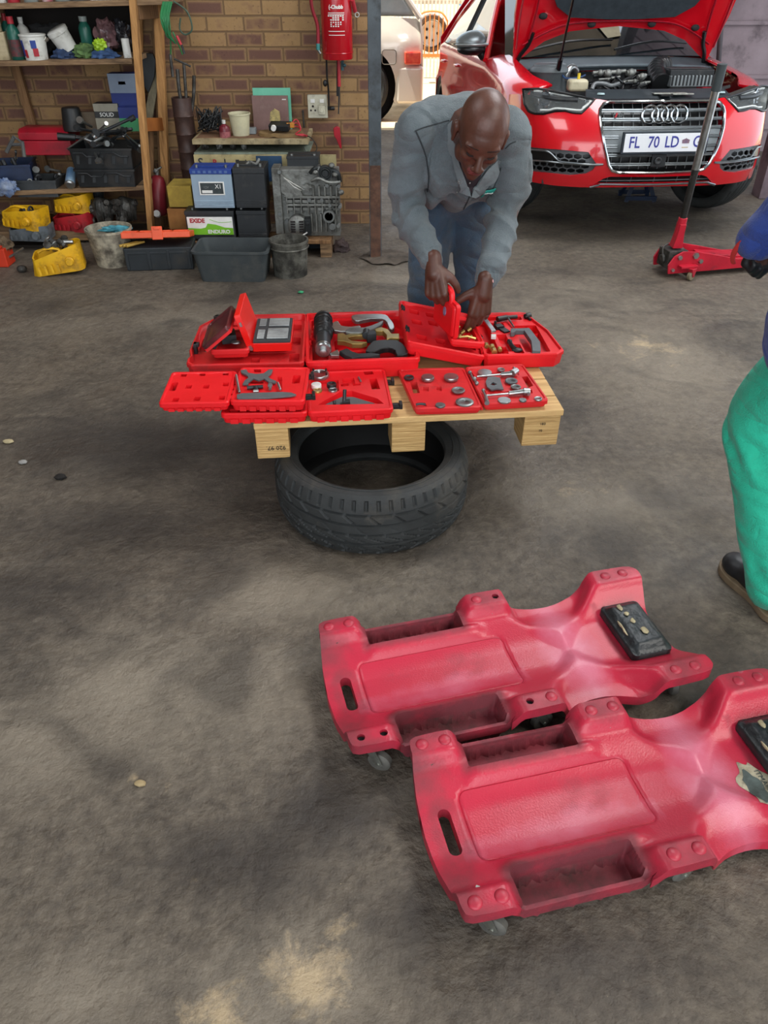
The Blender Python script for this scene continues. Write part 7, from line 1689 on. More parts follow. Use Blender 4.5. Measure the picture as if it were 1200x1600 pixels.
# coolant tank, strut, pipes, engine, airbox
bm = NB(); c = cp(902, 133, 5.62); cbox(bm, tuple(c), (.125, .12, .07), RZ(-8)); obj('coolant_tank', bm, mat('milky tank plastic', '#c4bb9d', '#aaa288', 9, .45, grime='#857c60', gamt=.3), bay, bevel=.02, seg=4)
bm = NB(); c2_ = cp(904, 124, 5.6); cyl(bm, c2_, c2_ + Vector((0, 0, .035)), .010, None, 10); obj('yellow_tag', bm, mat('yellow tag', '#d3b72c', '#c0a322', 9, .5), bay)
bm = NB(); c = cp(858, 117, 5.95); lathe(bm, [(.0001, .075), (.09, .07), (.13, .04), (.135, .02), (.12, .0), (.12, -.1)], 28, T(*c)); torus(bm, .1, .012, T(c.x, c.y, c.z + .055), 28, 8); obj('strut_tower_cover', bm, mat('grey dusty plastic cover', '#5b6164', '#484e51', 9, .45), bay)
bm = NB(); tube(bm, [cp(884, 126, 5.9), cp(887, 112, 5.9), cp(894, 106, 5.92), cp(900, 112, 5.95)], .024, 12, sm=6); obj('silver_pipe', bm, STEEL, bay)
bm = NB(); tube(bm, [cp(876, 108, 5.9), cp(883, 122, 5.82), cp(905, 121, 5.8), cp(915, 117, 5.8)], .006, 6, sm=4); obj('blue_hose', bm, mat('blue hose', '#2e4c77', '#23395c', 9, .4), bay)
eng = obj('engine', (lambda b: (box(b, -.28, .22, .42, .92, .42, .63), b)[1])(NB()), BAYP, bay, bevel=.02)
rr = random.Random(21)
bm = NB()
for i in range(26):
    p0 = cp(rr.uniform(925, 1020), rr.uniform(118, 140), rr.uniform(5.5, 5.85)); p1 = p0 + Vector((rr.uniform(-.12, .12), rr.uniform(-.06, .06), rr.uniform(-.03, .03))); p2 = p1 + Vector((rr.uniform(-.08, .08), rr.uniform(-.05, .05), rr.uniform(-.07, .01)))
    tube(bm, [p0, p1, p2], rr.uniform(.005, .013), 7, sm=4, mi=0)
obj('engine_hoses', bm, mat('black rubber hose', '#1a1c1e', '#101112', 9, .4), eng)
bm = NB()
for (px, py, w_, h_) in ((938, 114, .05, .02), (950, 115, .025, .025), (966, 113, .05, .02), (986, 114, .03, .026), (962, 122, .03, .012), (1003, 120, .028, .022), (992, 127, .05, .014), (1008, 130, .035, .012), (950, 124, .06, .01), (975, 129, .02, .012)):
    c = cp(px, py, 5.72 if py < 118 else 5.6); cyl(bm, c - Vector((w_, 0, 0)), c + Vector((w_, .01, .006)), h_ * .6, None, 10); ball(bm, c, (h_, h_, h_))
obj('engine_fittings', bm, ALU, eng)
bm = NB(); tube(bm, [cp(925, 140, 5.48), cp(930, 131, 5.5), cp(945, 131, 5.5), cp(955, 134, 5.5), cp(968, 130, 5.5)], .013, 9, sm=6); obj('ribbed_hose', bm, mat('grey hose', '#686c6e', '#55595b', 9, .4), eng)
bm = NB(); c = cp(1036, 106, 5.85); pts = [cp(1040, 104, 5.9), cp(1028, 105, 5.85), cp(1026, 116, 5.75), cp(1034, 132, 5.6)]
sp = smoothpts(pts, 14); tube(bm, sp, [.055 + (.006 if (i // 2) % 2 else 0) for i in range(len(sp))], 16); obj('intake_duct', bm, MATS['black rubber hose'], bay)
bm = NB(); a = cp(1048, 131, 5.55); b = cp(1118, 131, 5.55); w_ = (b - a).length
box(bm, 0, w_, 0, .30, -.02, .045, T(*a)); 
ab = obj('air_filter_box', bm, mat('grey airbox plastic', '#83898b', '#6d7375', 9, .45), bay, bevel=.008)
bm = NB()
for k in range(12): box(bm, w_ * k / 12 + .004, w_ * k / 12 + .014, -.008, .006, -.01, .05, T(*a))
box(bm, 0, w_, .03, .28, .045, .075, T(*a)); [box(bm, w_ * .02, w_ * .98, .05 + k * .045, .07 + k * .045, .075, .082, T(*a)) for k in range(5)]
obj('airbox_lid', bm, BAYP, ab, bevel=.003)
bm = NB()
for i in range(8):
    p0 = cp(1118 + i * 3, 142 - i, 5.42 + .03 * i); tube(bm, [p0, p0 + Vector((.03, .08, -.01)), p0 + Vector((.05, .2, -.02))], .010, 7, sm=3)
obj('wiring_loom', bm, MATS['black rubber hose'], bay)
# bonnet
HA = 66
HM = T(0, 1.20, .872) @ RX(-(HA))   # hood frame: u across, v forward from the hinge (-y when closed)
def hood(u, v):
    # v along the bonnet; closed bonnet drops to the front
    cr = -.055 * (v / 1.0) ** 2 - .04 * (abs(u) / .75) ** 3
    return HM @ Vector((u, -v, cr))
hp_ = [(-.70, -.0), (-.705, .05), (-.74, .3), (-.75, .6), (-.70, .9), (-.55, 1.0), (.55, 1.0), (.70, .9), (.75, .6), (.74, .3), (.705, .05), (.70, 0), (.63, .03), (.5, .125), (.33, .185), (0, .215), (-.33, .185), (-.5, .125), (-.63, .03)]
bm = NB(); sheet(bm, hp_, (), hood, thick=.022, step=.05); bn = obj('bonnet', bm, PAINT, CAR, smooth=50)
def hoodu(u, v, d=-.024): return hood(u, v) + (HM.to_3x3() @ Vector((0, 0, d)))
bm = NB(); ins = [(-.47, .36), (-.36, .29), (-.1, .275), (.1, .275), (.36, .29), (.47, .36), (.55, .50), (.56, .85), (.4, .93), (-.4, .93), (-.56, .85), (-.55, .50)]
sheet(bm, ins, (), lambda u, v: hoodu(u, v, -.036), thick=.012, step=.08); obj('sound_pad', bm, mat('dark felt pad', '#2a3238', '#20272c', 20, .95), bn)
bm = NB()
for loop in ([(-.66, .12), (-.5, .2), (-.33, .25), (0, .26), (.33, .25), (.5, .2), (.66, .12)], [(-.70, .1), (-.71, .3), (-.70, .6), (-.64, .88)], [(.70, .1), (.71, .3), (.70, .6), (.64, .88)], [(-.62, .16), (-.60, .4), (-.62, .8)], [(.62, .16), (.60, .4), (.62, .8)]):
    tube(bm, [hoodu(u, v, -.026) for u, v in sort_line(loop, 5)], .012, 8, flat=.5)
obj('bonnet_ribs', bm, PAINTU, bn)
bm = NB()
for (u, v) in ((-.55, .30), (.53, .22), (-.2, .24), (.22, .24)): ball(bm, hoodu(u, v, -.026), (.03, .012, .02))
obj('bonnet_openings', bm, HOLE, bn)
for sg in (-1, 1):
    bm = NB(); tube(bm, [Vector((sg * .68, 1.18, .83)), Vector((sg * .66, 1.14, .90)), hoodu(sg * .62, .12, -.03), hoodu(sg * .60, .2, -.03)], .014, 7, sm=4); obj('bonnet_hinge', bm, GRL, CAR)
bm = NB(); tube(bm, [cp(872, 112, 5.85), cp(884, 52, 5.62), cp(900, -20, 5.45)], .0075, 8); tube(bm, [cp(872, 112, 5.85), cp(876, 92, 5.78)], .017, 8); obj('bonnet_strut', bm, GRL, CAR)
# mirrors
for sg in (-1,):
    bm = NB(); vs = ball(bm, (0, 0, 0), 1, 24, 16)
    for v in vs:
        x, y, z = v.co; v.co = Vector((x * .125 * (1 if x * sg > 0 else .85), y * .075, z * .078 * (1 - .18 * x * sg))) + Vector((0, .02 * abs(z), 0))
        v.co.y = min(v.co.y, .045)
    mr = obj('side_mirror', bm, MIRG, CAR, loc=(sg * .925, 1.58, .965))
    bm = NB(); vs = ball(bm, (0, -.004, -.045), (.112, .07, .038), 20, 12); tube(bm, [(-sg * .06, 0, -.05), (-sg * .11, .0, -.11), (-sg * .17, .01, -.14)], [.035, .028, .03], 10, sm=4); obj('mirror_foot', bm, GRL, mr)
    bm = NB(); vs = ball(bm, (0, -.002, -.012), (.126, .0765, .022), 24, 10); obj('mirror_band', bm, mat('pale silver band', '#a9b0b0', '#999fa0', 9, .3, metal=.5), mr)
# wheels
CTYRE = tyre_mesh(.318, .238, .225, 180, True); me_t = bpy.data.meshes.new('tyre'); bmesh.ops.recalc_face_normals(CTYRE, faces=CTYRE.faces); 
for f in CTYRE.faces: f.smooth = True
CTYRE.to_mesh(me_t); CTYRE.free(); me_t.materials.append(RUB); me_t.materials.append(RUBIN)
bm = NB(); lathe(bm, [(.236, -.095), (.236, .085), (.242, .095), (.236, .1), (.225, .09)], 48, None, 0, False, False); lathe(bm, [(.0001, .075), (.06, .078), (.065, .06)], 30)
for k in range(5):
    for s_ in (-1, 1): prism(bm, [(.05, s_ * .018), (.232, s_ * .030 + .012), (.232, s_ * .030 - .012), (.05, s_ * .018 - .014)], .055, .08, RZ(72 * k))
lathe(bm, [(.0001, .0), (.235, .0), (.235, .02), (.0001, .02)], 36, None, 1)
bmesh.ops.recalc_face_normals(bm, faces=bm.faces)
rim0 = None
me_r = bpy.data.meshes.new('rim'); bm.to_mesh(me_r); bm.free(); me_r.materials.append(mat('grey alloy wheel', '#6a6d6f', '#56595b', 9, .3, metal=.7)); me_r.materials.append(GRL)
for x, y, st, z in ((-.76, .90, 32, .235), (.76, .90, 32, .235), (-.775, 3.46, 0, .345), (.775, 3.46, 0, .345)):
    w = bpy.data.objects.new('wheel', me_t); COL.objects.link(w); w.parent = CAR; w.location = (x, y, z); w.rotation_euler = (0, R(90 if x > 0 else -90), 0)
    w.rotation_mode = 'QUATERNION'; w.rotation_quaternion = (Matrix.Rotation(R(st), 4, 'Z') @ Matrix.Rotation(R(90 if x > 0 else -90), 4, 'Y')).to_quaternion()
    r_ = bpy.data.objects.new('rim', me_r); COL.objects.link(r_); r_.parent = w
# underbody
bm = NB(); box(bm, -.68, .68, .18, 3.9, .23, .26); obj('underbody', bm, BAYP, CAR)
# jack stand beneath the car
bm = NB(); JB = mat('dark blue jack stand paint', '#1a2c4a', '#132138', 6, .5)
c = onz(1000, 316); c = Vector((c.x, c.y + .1, 0))
for sx in (-1, 1):
    for sy in (-1, 1): bar2(bm, (c.x + sx * .11, c.y + sy * .1, 0), (c.x + sx * .03, c.y + sy * .03, .22), .03, .01)
for s in (-1, 1): box(bm, c.x - .12, c.x + .12, c.y + s * .1 - .012, c.y + s * .1 + .012, .015, .045)
cyl(bm, (c.x, c.y, .15), (c.x, c.y, .345), .022); box(bm, c.x - .05, c.x + .05, c.y - .03, c.y + .03, .335, .36); item('jack_stand', 'dark blue jack stand holding up the front of the red car', 'jack stand', bm, JB)
# ============================================================ FLOOR JACK
JR = mat('chipped red jack enamel', '#c01f33', '#a5182b', 7, .35, grime='#5b1a22', gamt=.22, gscale=12)
j0 = onz(1047, 436); j1 = onz(1186, 425); d = (j1 - j0); L = d.length; ja = math.degrees(math.atan2(d.y, d.x))
jk = thing('floor_jack', 'red trolley jack with a tall silver and black handle in front of the red car', 'jack', (j0.x, j0.y, 0), ja)
sidep = [(-.02, .03), (.0, .03), (.5, .035), (.66, .06), (.66, .085), (.42, .09), (.26, .125), (.14, .15), (.05, .155), (.0, .13), (-.03, .08)]
for yy in (0, .17):
    bm = NB(); prism(bm, sidep, -yy - .012, -yy, RX(90)); obj('side_plate', bm, JR, jk, bevel=.002)
    for (x, z, r) in ((.03, .125, .013), (.13, .13, .018), (.17, .095, .013), (-.0, .055, .010)):
        bm = NB(); s = -1 if yy == 0 else 1; y0 = yy - .001 if yy == 0 else yy + .013; cyl(bm, (x, y0, z), (x, y0 + s * .014, z), r, None, 6); obj('bolt', bm, STEEL, jk)
bm = NB(); box(bm, .12, .64, .02, .16, .035, .05); box(bm, .25, .6, .03, .15, .05, .085); prism(bm, [(.2, .12), (.58, .085), (.58, .07), (.2, .08)], -.14, -.04, RX(90)); obj('lift_arm', bm, JR, jk, bevel=.004)
bm = NB(); cyl(bm, (.05, .02, .1), (.05, .16, .1), .035, None, 16); box(bm, -.02, .1, .03, .15, .05, .15); cyl(bm, (-.03, .09, .09), (.1, .09, .13), .028); tube(bm, [(-.05, .03, .1), (-.06, .05, .17), (-.02, .06, .19)], .006, 6, sm=3); obj('hydraulic_unit', bm, OILMET, jk, bevel=.003)
for x, y, r, w, zc_ in ((.69, -.01, .04, .05, .042), (.69, .17, .04, .05, .042)):
    bm = NB(); lathe(bm, [(.012, -w / 2), (r * .92, -w / 2), (r, -w / 2 + .008), (r, w / 2 - .008), (r * .92, w / 2), (.012, w / 2)], 24, T(x, y, zc_) @ RX(90)); lathe(bm, [(.0001, 0), (.018, 0), (.018, w + .008), (.0001, w + .008)], 16, T(x, y + w / 2 + .004, zc_) @ RX(90), 1); obj('front_wheel', bm, [mat('cream nylon wheel', '#9b9284', '#7e766a', 9, .5), DSTEEL], jk)
bm = NB(); box(bm, .60, .74, .0, .17, .055, .085); obj('axle_bracket', bm, JR, jk, bevel=.003)
for x, y in ((.10, -.045), (.10, .225)):
    bm = NB(); lathe(bm, [(.006, -.012), (.022, -.012), (.026, -.008), (.026, .008), (.022, .012), (.006, .012)], 22, T(x, y, .027) @ RZ(25) @ RX(90)); obj('rear_caster', bm, [mat('worn caster wheel', '#8f8268', '#6f6550', 9, .5)], jk)
    bm = NB(); prism(bm, [(-.02, .07), (.025, .07), (.016, .02), (.0, .02)], -.016, .016, T(x, y, 0) @ RZ(25) @ RX(90)); box(bm, x - .07, x + .04, min(y, .0) if y < 0 else .17, .01 if y < 0 else y, .07, .082); obj('caster_bracket', bm, JR, jk, bevel=.002)
hb = Matrix.Rotation(-R(ja), 4, 'Z') @ T(-j0.x, -j0.y, 0)
A = hb @ ony(1060, 372, 4.64); B = hb @ ony(1064, 355, 4.62)
base_h = Vector((.045, .085, .16)); W0 = ony(1062, 360, j0.y + .1)
h0 = hb @ Vector((W0.x, W0.y, W0.z)); h1 = hb @ ony(1129, 100, j0.y + .02); hd_ = (h1 - base_h).normalized(); HLn = (h1 - base_h).length
bm = NB(); prism(bm, [(-.03, .0), (.03, 0), (.02, .08), (.018, .14), (-.018, .14), (-.02, .08)], -.03, .03, T(*base_h) @ hd_.to_track_quat('Z', 'Y').to_matrix().to_4x4() @ RX(90)); cyl(bm, base_h + hd_ * .06, base_h + hd_ * .17, .027, .025, 14); hs = obj('handle_socket', bm, JR, jk, bevel=.004)
bm = NB(); cyl(bm, base_h + hd_ * .16, base_h + hd_ * HLn * .46, .0195, .0195, 16, 0); cyl(bm, base_h + hd_ * HLn * .45, base_h + hd_ * HLn * .46, .023, None, 16, 0); cyl(bm, base_h + hd_ * HLn * .46, base_h + hd_ * HLn * .87, .021, .021, 16, 1); cyl(bm, base_h + hd_ * HLn * .87, base_h + hd_ * HLn, .025, .025, 16, 2)
obj('handle', bm, [mat('chipped black pipe', '#23211f', '#191816', 9, .4, grime='#8b8780', gamt=.12, gscale=22), STEEL, mat('grey rubber grip', '#3e4648', '#333a3c', 9, .6)], jk)

# ============================================================ BEIGE ESTATE CAR OUTSIDE, WHEEL BEHIND THE FENCE
BEI = mat('pale gold car paint', '#cfc8bc', '#c4bbae', 1.5, .25, metal=.1, coat=.8)
SUV = thing('beige_car', 'rear corner of a pale gold car parked outside in the sun', 'car', (0, 0, 0))
Ys = 9.75
q = lambda px, py, Y=Ys: ony(px, py, Y)
xr = q(660, 90).x
body = [(-3.2, .35), (xr - .75, .33)] + [(xr - .78 - .36 + .36 * math.cos(R(a)), .36 + .36 * math.sin(R(a))) for a in range(0, 181, 15)][0:0]
wc = (-.27, .345)
archp = [(wc[0] + .40 * math.cos(R(a)), wc[1] + .40 * math.sin(R(a))) for a in range(-20, 201, 12)]
outl = [(xr - .02, .98), (xr - .005, .75), (xr - .01, .45), (xr - .05, .18), (wc[0] + .40, .18)] + archp + [(-3.4, .2), (-3.4, 1.0)]
outl = outl + [(xr - .35, 1.0)]
def sb_(x, z): return Vector((x, Ys + .02 + .10 * sstep(.75, 1.05, z) + .05 * sstep(xr - .25, xr, x) + (.03 if z < .42 else 0), z))
bm = NB(); sheet(bm, outl[::-1], (), sb_, thick=.03, step=.1); obj('side_body', bm, BEI, SUV)
bm = NB(); sheet(bm, [(0, .32), (1.6, .32), (1.6, 1.0), (0, 1.0)], (), lambda y, z: Vector((xr - .02 + .03 * math.sin(z * 3) - .10 * (1 - sstep(0, .15, y)) * 0, Ys + .05 + y, z)), thick=.02, step=.2); obj('rear_body', bm, BEI, SUV)
bm = NB(); box(bm, -3.0, wc[0] - .42, Ys + .03, Ys + .2, .2, .5); box(bm, wc[0] + .405, xr + .02, Ys + .02, Ys + 1.7, .17, .55); obj('rear_bumper', bm, BEI, SUV, bevel=.04, seg=4)
bm = NB(); a = q(632, 80); b = q(655, 101); prism(bm, [(a.x, b.z), (b.x + .02, b.z), (b.x + .02, a.z + .0), (a.x + .0, a.z)], -Ys - .25, -Ys + .02, Matrix(((1, 0, 0, 0), (0, 0, -1, 0), (0, 1, 0, 0), (0, 0, 0, 1)))); obj('tail_lamp', bm, mat('red tail lamp', '#b8231c', '#d05a38', 12, .2, coat=.6), SUV, bevel=.02, seg=3)
bm = NB(); a = q(597, 78); b = q(619, 101); c0 = ((a.x + b.x) / 2, (a.z + b.z) / 2); tube(bm, [Vector((x, Ys + .018, z)) for x, z in rrect(a.x, b.x, b.z, a.z, .03)], .005, 5, closed=True); obj('fuel_flap', bm, mat('dark gap', '#6d675e', '#5d574e', 9, .6), SUV)
bm = NB(); prism(bm, [(-3.0, 1.0), (xr - .03, 1.0), (xr - .40, 1.42), (-3.0, 1.45)], -Ys - 1.5, -Ys - .14, Matrix(((1, 0, 0, 0), (0, 0, -1, 0), (0, 1, 0, 0), (0, 0, 0, 1)))); obj('glass_house', bm, mat('sun washed glass', '#8d9796', '#a9b2b0', 3, .08, spec=.8), SUV, bevel=.05, seg=3)
bm = NB(); tube(bm, [(xr - .42, Ys + .12, 1.44), (xr - .2, Ys + .12, 1.2), (xr - .03, Ys + .10, .99)], .03, 8); tube(bm, [(xr - .42, Ys + .12, 1.44), (-3, Ys + .12, 1.46)], .03, 8); tube(bm, [(-.3, Ys + .12, 1.0), (-.35, Ys + .13, 1.44)], .04, 8); obj('window_frame', bm, BEI, SUV)
bm = NB(); lathe(bm, [(.0001, 0), (.41, 0), (.41, .25)], 36, T(wc[0], Ys + .30, wc[1]) @ RX(90), 0, False, False); obj('wheel_well', bm, HOLE, SUV)
w = bpy.data.objects.new('wheel', me_t); COL.objects.link(w); w.parent = SUV; w.location = (wc[0], Ys + .13, .33); w.rotation_euler = (R(90), 0, 0); r_ = bpy.data.objects.new('rim', me_r); COL.objects.link(r_); r_.parent = w
# wheel seen behind the orange gate bars
fc = ony(674, 52, 13.09)
w = bpy.data.objects.new('spare_wheel', me_t.copy()); w.data.materials[0] = mat('sun faded tyre', '#6b5546', '#5a4639', 9, .7); COL.objects.link(w); w.location = fc; w.rotation_euler = (R(90), 0, R(3)); w.scale = (.74, .74, .8); tag(w, 'wheel with a white hub hanging behind the orange gate outside', 'wheel')
bm = NB(); lathe(bm, [(.0001, .02), (.17, .025), (.22, .05), (.23, .03), (.23, 0)], 30)
obj('hub', bm, mat('white hub paint', '#e9e6df', '#dcd8cf', 9, .5), w)
bm = NB()
for k in range(5): cyl(bm, (.12 * math.cos(R(72 * k)), .12 * math.sin(R(72 * k)), .02), (.12 * math.cos(R(72 * k)), .12 * math.sin(R(72 * k)), .05), .025, None, 10)
obj('hub_opening', bm, HOLE, w)
ORB = mat('orange gate paint', '#d98a45', '#c37636', 6, .6)
bm = NB()
a = ony(650, 70, 13.0); b = ony(698, 70, 13.0)
for k in range(8): x = a.x + (b.x - a.x) * k / 7; box(bm, x - .008, x + .008, 12.99, 13.01, fc.z - .27, fc.z + .26 - .09 * abs(k - 3.5) / 3.5)
tube(bm, [(a.x, 13, fc.z + .15), (fc.x - .12, 13, fc.z + .26), (fc.x + .12, 13, fc.z + .26), (b.x, 13, fc.z + .15)], .014, 6, sm=4); box(bm, a.x - .03, b.x + .03, 12.985, 13.015, fc.z - .29, fc.z - .25)
box(bm, a.x - .02, a.x + .02, 12.98, 13.02, 0, fc.z + .1); box(bm, b.x - .02, b.x + .02, 12.98, 13.02, 0, fc.z + .1)
tag(obj('gate', bm, ORB), 'small orange barred gate in front of the hanging wheel outside', 'gate')
bm = NB(); a = ony(727, 3, 16.5); box(bm, a.x - .12, a.x + .4, 16.4, 16.9, a.z - .05, a.z + 1.3); tag(obj('blue_sign', bm, mat('pale blue sign paint', '#5fa3c9', '#4d8fb5', 5, .6)), 'pale blue board showing over the boundary wall at the top', 'board')

# ============================================================ PEOPLE
SKIN = mat('dark brown skin', '#56352a', '#45291f', 14, .42, bump=.08, bscale=160, spec=.5)
LIPS = mat('lips', '#7a4340', '#693733', 20, .4)
BROW = mat('brow and lash hair', '#1d1310', '#150e0c', 30, .8)
EYEW = mat('eye white', '#d8cfc4', '#c8bfb4', 30, .2)
JKT = cloth('washed grey work jacket', '#626b6f', '#525b5f', '#484643', .3)
TRS = cloth('washed blue work trousers', '#42586c', '#384b5d', '#4b4a45', .4)
def V3(*a): return Vector(a)
def frame_of(fwd, up):
    z = Vector(fwd).normalized(); u = Vector(up); y = (u - z * u.dot(z)).normalized(); x = y.cross(z); return Matrix((( x.x, y.x, z.x), (x.y, y.y, z.y), (x.z, y.z, z.z))).to_4x4()
def hand(bm, wrist, fwd, back, side, curl, thumb, spread=4, s=1.0, thumb_tip=None, r_k=1.0):
    """palm + five separate bent fingers + side thumb. fwd: wrist->knuckles, back: normal of the back of the hand, side: +1 thumb on +x of the hand frame"""
    F = frame_of(fwd, back); M = T(*wrist) @ F   # local: z along the fingers, y = back of hand, x sideways
    P = lambda x, y, z: M @ V3(x * side * s, y * s, z * s)
    capsule(bm, P(0, 0, -.03), P(0, 0, .02), .027 * s, .028 * s)
    for x, r, L_ in ((.030, .0135, .086), (.011, .0135, .090), (-.009, .013, .086), (-.027, .012, .078)): capsule(bm, P(x * .55, 0, .005), P(x, 0, L_), .016 * s, r * s)
    capsule(bm, P(.02, -.004, .02), P(.03, -.004, .07), .017 * s, .012 * s); ball(bm, P(0, -.006, .048), (.034 * s, .014 * s, .042 * s), 14, 10, F)
    tips = []
    for i, (x, L_, r) in enumerate(((.031, .072, .0098), (.011, .080, .0102), (-.010, .075, .0098), (-.029, .060, .0088))):
        base = V3(x, 0, (.088, .093, .088, .079)[i]); a = 0; sp = R(spread) * (1.5 - i); p = base; seg = (.45, .31, .24); c = curl[i] if isinstance(curl, (list, tuple)) else curl
        for k in range(3):
            a += R(c * (.9, 1.05, .8)[k]); d = V3(math.sin(sp) * math.cos(a), -math.sin(a), math.cos(a)); q = p + d * L_ * seg[k]
            capsule(bm, M @ V3(p.x * side * s, p.y * s, p.z * s), M @ V3(q.x * side * s, q.y * s, q.z * s), (r - .0006 * k) * s * r_k, (r - .0006 * (k + 1)) * s * r_k, 12); p = q
        tips.append((M @ V3(p.x * side * s, p.y * s, p.z * s), M.to_3x3() @ V3(d.x * side, d.y, d.z)))
    t0 = V3(.020, -.008, .015); d1 = V3(*thumb[0]).normalized() * .036; d2 = V3(*thumb[1]).normalized() * .029; d3 = V3(*thumb[2]).normalized() * .022
    ps = [t0, t0 + d1, t0 + d1 + d2, t0 + d1 + d2 + d3]; rs = (.019, .0145, .0125, .0108)
    for k in range(3): capsule(bm, M @ V3(ps[k].x * side * s, ps[k].y * s, ps[k].z * s), M @ V3(ps[k + 1].x * side * s, ps[k + 1].y * s, ps[k + 1].z * s), rs[k] * s, rs[k + 1] * s, 12)
    tips.append((M @ V3(ps[3].x * side * s, ps[3].y * s, ps[3].z * s), M.to_3x3() @ V3(d3.x * side, d3.y, d3.z).normalized()))
    return M, tips
def head(bm, M):
    def E(c, r, rot=None): ball(bm, M @ V3(*c), r, 24, 18, M.to_3x3().to_4x4() @ (rot or ID))
    E((0, .012, .035), (.076, .096, .088)); E((0, -.018, .015), (.070, .078, .075)); E((0, -.022, -.045), (.058, .064, .062)); E((0, -.045, -.085), (.038, .038, .028)); E((0, -.07, -.098), (.020, .017, .017))
    for s in (-1, 1):
        E((s * .036, -.062, -.022), (.024, .022, .020))                       # cheek
        E((s * .046, -.01, -.06), (.02, .04, .035))                           # jaw
        E((s * .031, -.076, .024), (.026, .012, .009))                        # brow ridge
        E((s * .031, -.0745, .003), (.0155, .0125, .0105))                    # eye with lid
        E((s * .0135, -.106, -.035), (.0095, .010, .0075))                    # nostril wing
        E((s * .079, .008, -.012), (.008, .019, .031), RX(-12)); E((s * .082, .012, .004), (.008, .016, .014)); E((s * .080, .0, -.036), (.006, .010, .010))
    capsule(bm, M @ V3(0, -.084, .012), M @ V3(0, -.108, -.028), .009, .0125, 14)
    E((0, -.112, -.033), (.012, .012, .010))
    capsule(bm, M @ V3(-.018, -.086, -.060), M @ V3(0, -.093, -.058), .0055, .007, 10); capsule(bm, M @ V3(.018, -.086, -.060), M @ V3(0, -.093, -.058), .0055, .007, 10)
    capsule(bm, M @ V3(-.014, -.085, -.071), M @ V3(.014, -.085, -.071), .0075, .0075, 10); E((0, -.078, -.062), (.03, .016, .022))
def limb(bm, pts, rs, sm=5, seg=18):
    P = smoothpts(pts, sm); n = len(pts) - 1
    rr_ = []
    for i in range(len(P)):
        t = i / sm; k = min(int(t), n - 1); rr_.append(rs[k] + (rs[k + 1] - rs[k]) * (t - k))
    for i in range(len(P) - 1): capsule(bm, P[i], P[i + 1], rr_[i], rr_[i + 1], seg)
def folds(bm, fn):
    bm.normal_update(); nn = [(v, v.normal.copy()) for v in bm.verts]
    for v, n in nn: v.co += n * fn(v.co)
def seg_dist(p, a, b):
    d = b - a; t = max(0, min(1, (p - a).dot(d) / d.length_squared)); return (p - (a + d * t)).length, t

# ---------------- mechanic bending over the pallet
man = thing('person', 'bald man in a grey work jacket and blue trousers bending over the red cases', 'person', (.27, 3.12, 0))
MI = T(-.27, -3.12, 0)
rS, rE, rW = V3(.105, 2.80, 1.075), V3(.082, 2.80, .83), V3(.165, 2.60, .70)
lS, lE, lW = V3(.415, 2.80, 1.065), V3(.435, 2.82, .815), V3(.352, 2.63, .622)
hipR, hipL = V3(.19, 3.15, .84), V3(.36, 3.15, .84)
ftR, ftL = V3(.155, 3.14, .0), V3(.385, 3.20, .0)
kR, kL = V3(.175, 3.08, .47), V3(.365, 3.11, .47)
chest = V3(.262, 2.90, 1.04); hc = V3(.297, 2.585, 1.105)
HMx = T(*hc) @ RZ(-4) @ RX(35) @ RY(12)
body = NB()
capsule(body, V3(.27, 3.13, .88), chest, .105, .125); capsule(body, V3(.2, 2.86, 1.05), V3(.33, 2.86, 1.05), .10, .10)
capsule(body, V3(.265, 2.78, 1.09), HMx @ V3(0, .03, -.05), .062, .056)
limb(body, [rS, rE, rW], [.05, .04, .028]); limb(body, [lS, lE, lW], [.05, .04, .028])
for h_, k_, f_ in ((hipR, kR, ftR), (hipL, kL, ftL)): limb(body, [h_, k_, f_ + V3(0, .02, .08)], [.075, .052, .038]); capsule(body, f_ + V3(0, .03, .04), f_ + V3(0, -.13, .03), .035, .028)
head(body, HMx)
# right hand: closes over the handle of the small case; left hand: points down onto the case with thumb out
Mr, tr = hand(body, rW + V3(.004, -.012, -.008), V3(.06, -.30, -.62), V3(-.45, -.65, .55), 1, [60, 64, 66, 70], ((.75, -.35, .6), (.35, -.5, .75), (.0, -.6, .8)), spread=1, s=1.06)
Ml, tl = hand(body, lW + V3(-.004, -.010, -.012), V3(-.10, -.10, -1.0), V3(.25, -.95, .1), -1, [16, 22, 30, 40], ((.85, -.25, .45), (.75, -.2, .62), (.62, -.15, .75)), spread=3, s=1.08)
body = remesh(body, .0042, 3, .5)
for f in body.faces:
    c = HMx.inverted() @ f.calc_center_median()
    if abs(c.x) < .024 and -.079 < c.z < -.052 and c.y < -.080 and abs(c.z + .0655) > .0012 + abs(c.x) * .0: f.material_index = 1
bo = obj('body', body, [SKIN, LIPS], man, M=MI, smooth=180)
bm = NB()
for s in (-1, 1): tube(bm, [MI @ HMx @ V3(s * a, b, c) for a, b, c in ((.017, -.0865, .000), (.031, -.0885, -.006), (.044, -.082, -.001))], .0022, 6, sm=4)
obj('eyelashes', bm, BROW, man)
bm = NB()
for s in (-1, 1): tube(bm, [MI @ HMx @ V3(s * a, b, c) for a, b, c in ((.014, -.0915, .024), (.032, -.0925, .030), (.050, -.080, .026))], [.003, .0035, .002], 6, sm=4, flat=.5)
obj('eyebrows', bm, BROW, man)
NAIL = mat('finger nail', '#a58576', '#957565', 20, .3)
bm = NB()
for (p, d) in tl + tr: pass
for (p, d), back in [(x, Ml.to_3x3() @ V3(0, 1, 0)) for x in tl]: n = (back - d * back.dot(d)).normalized(); ball(bm, MI @ (p + n * .0068 - d * .001), (.0048, .0016, .006), 10, 6, frame_of(d, n))
obj('finger_nails', bm, NAIL, man)
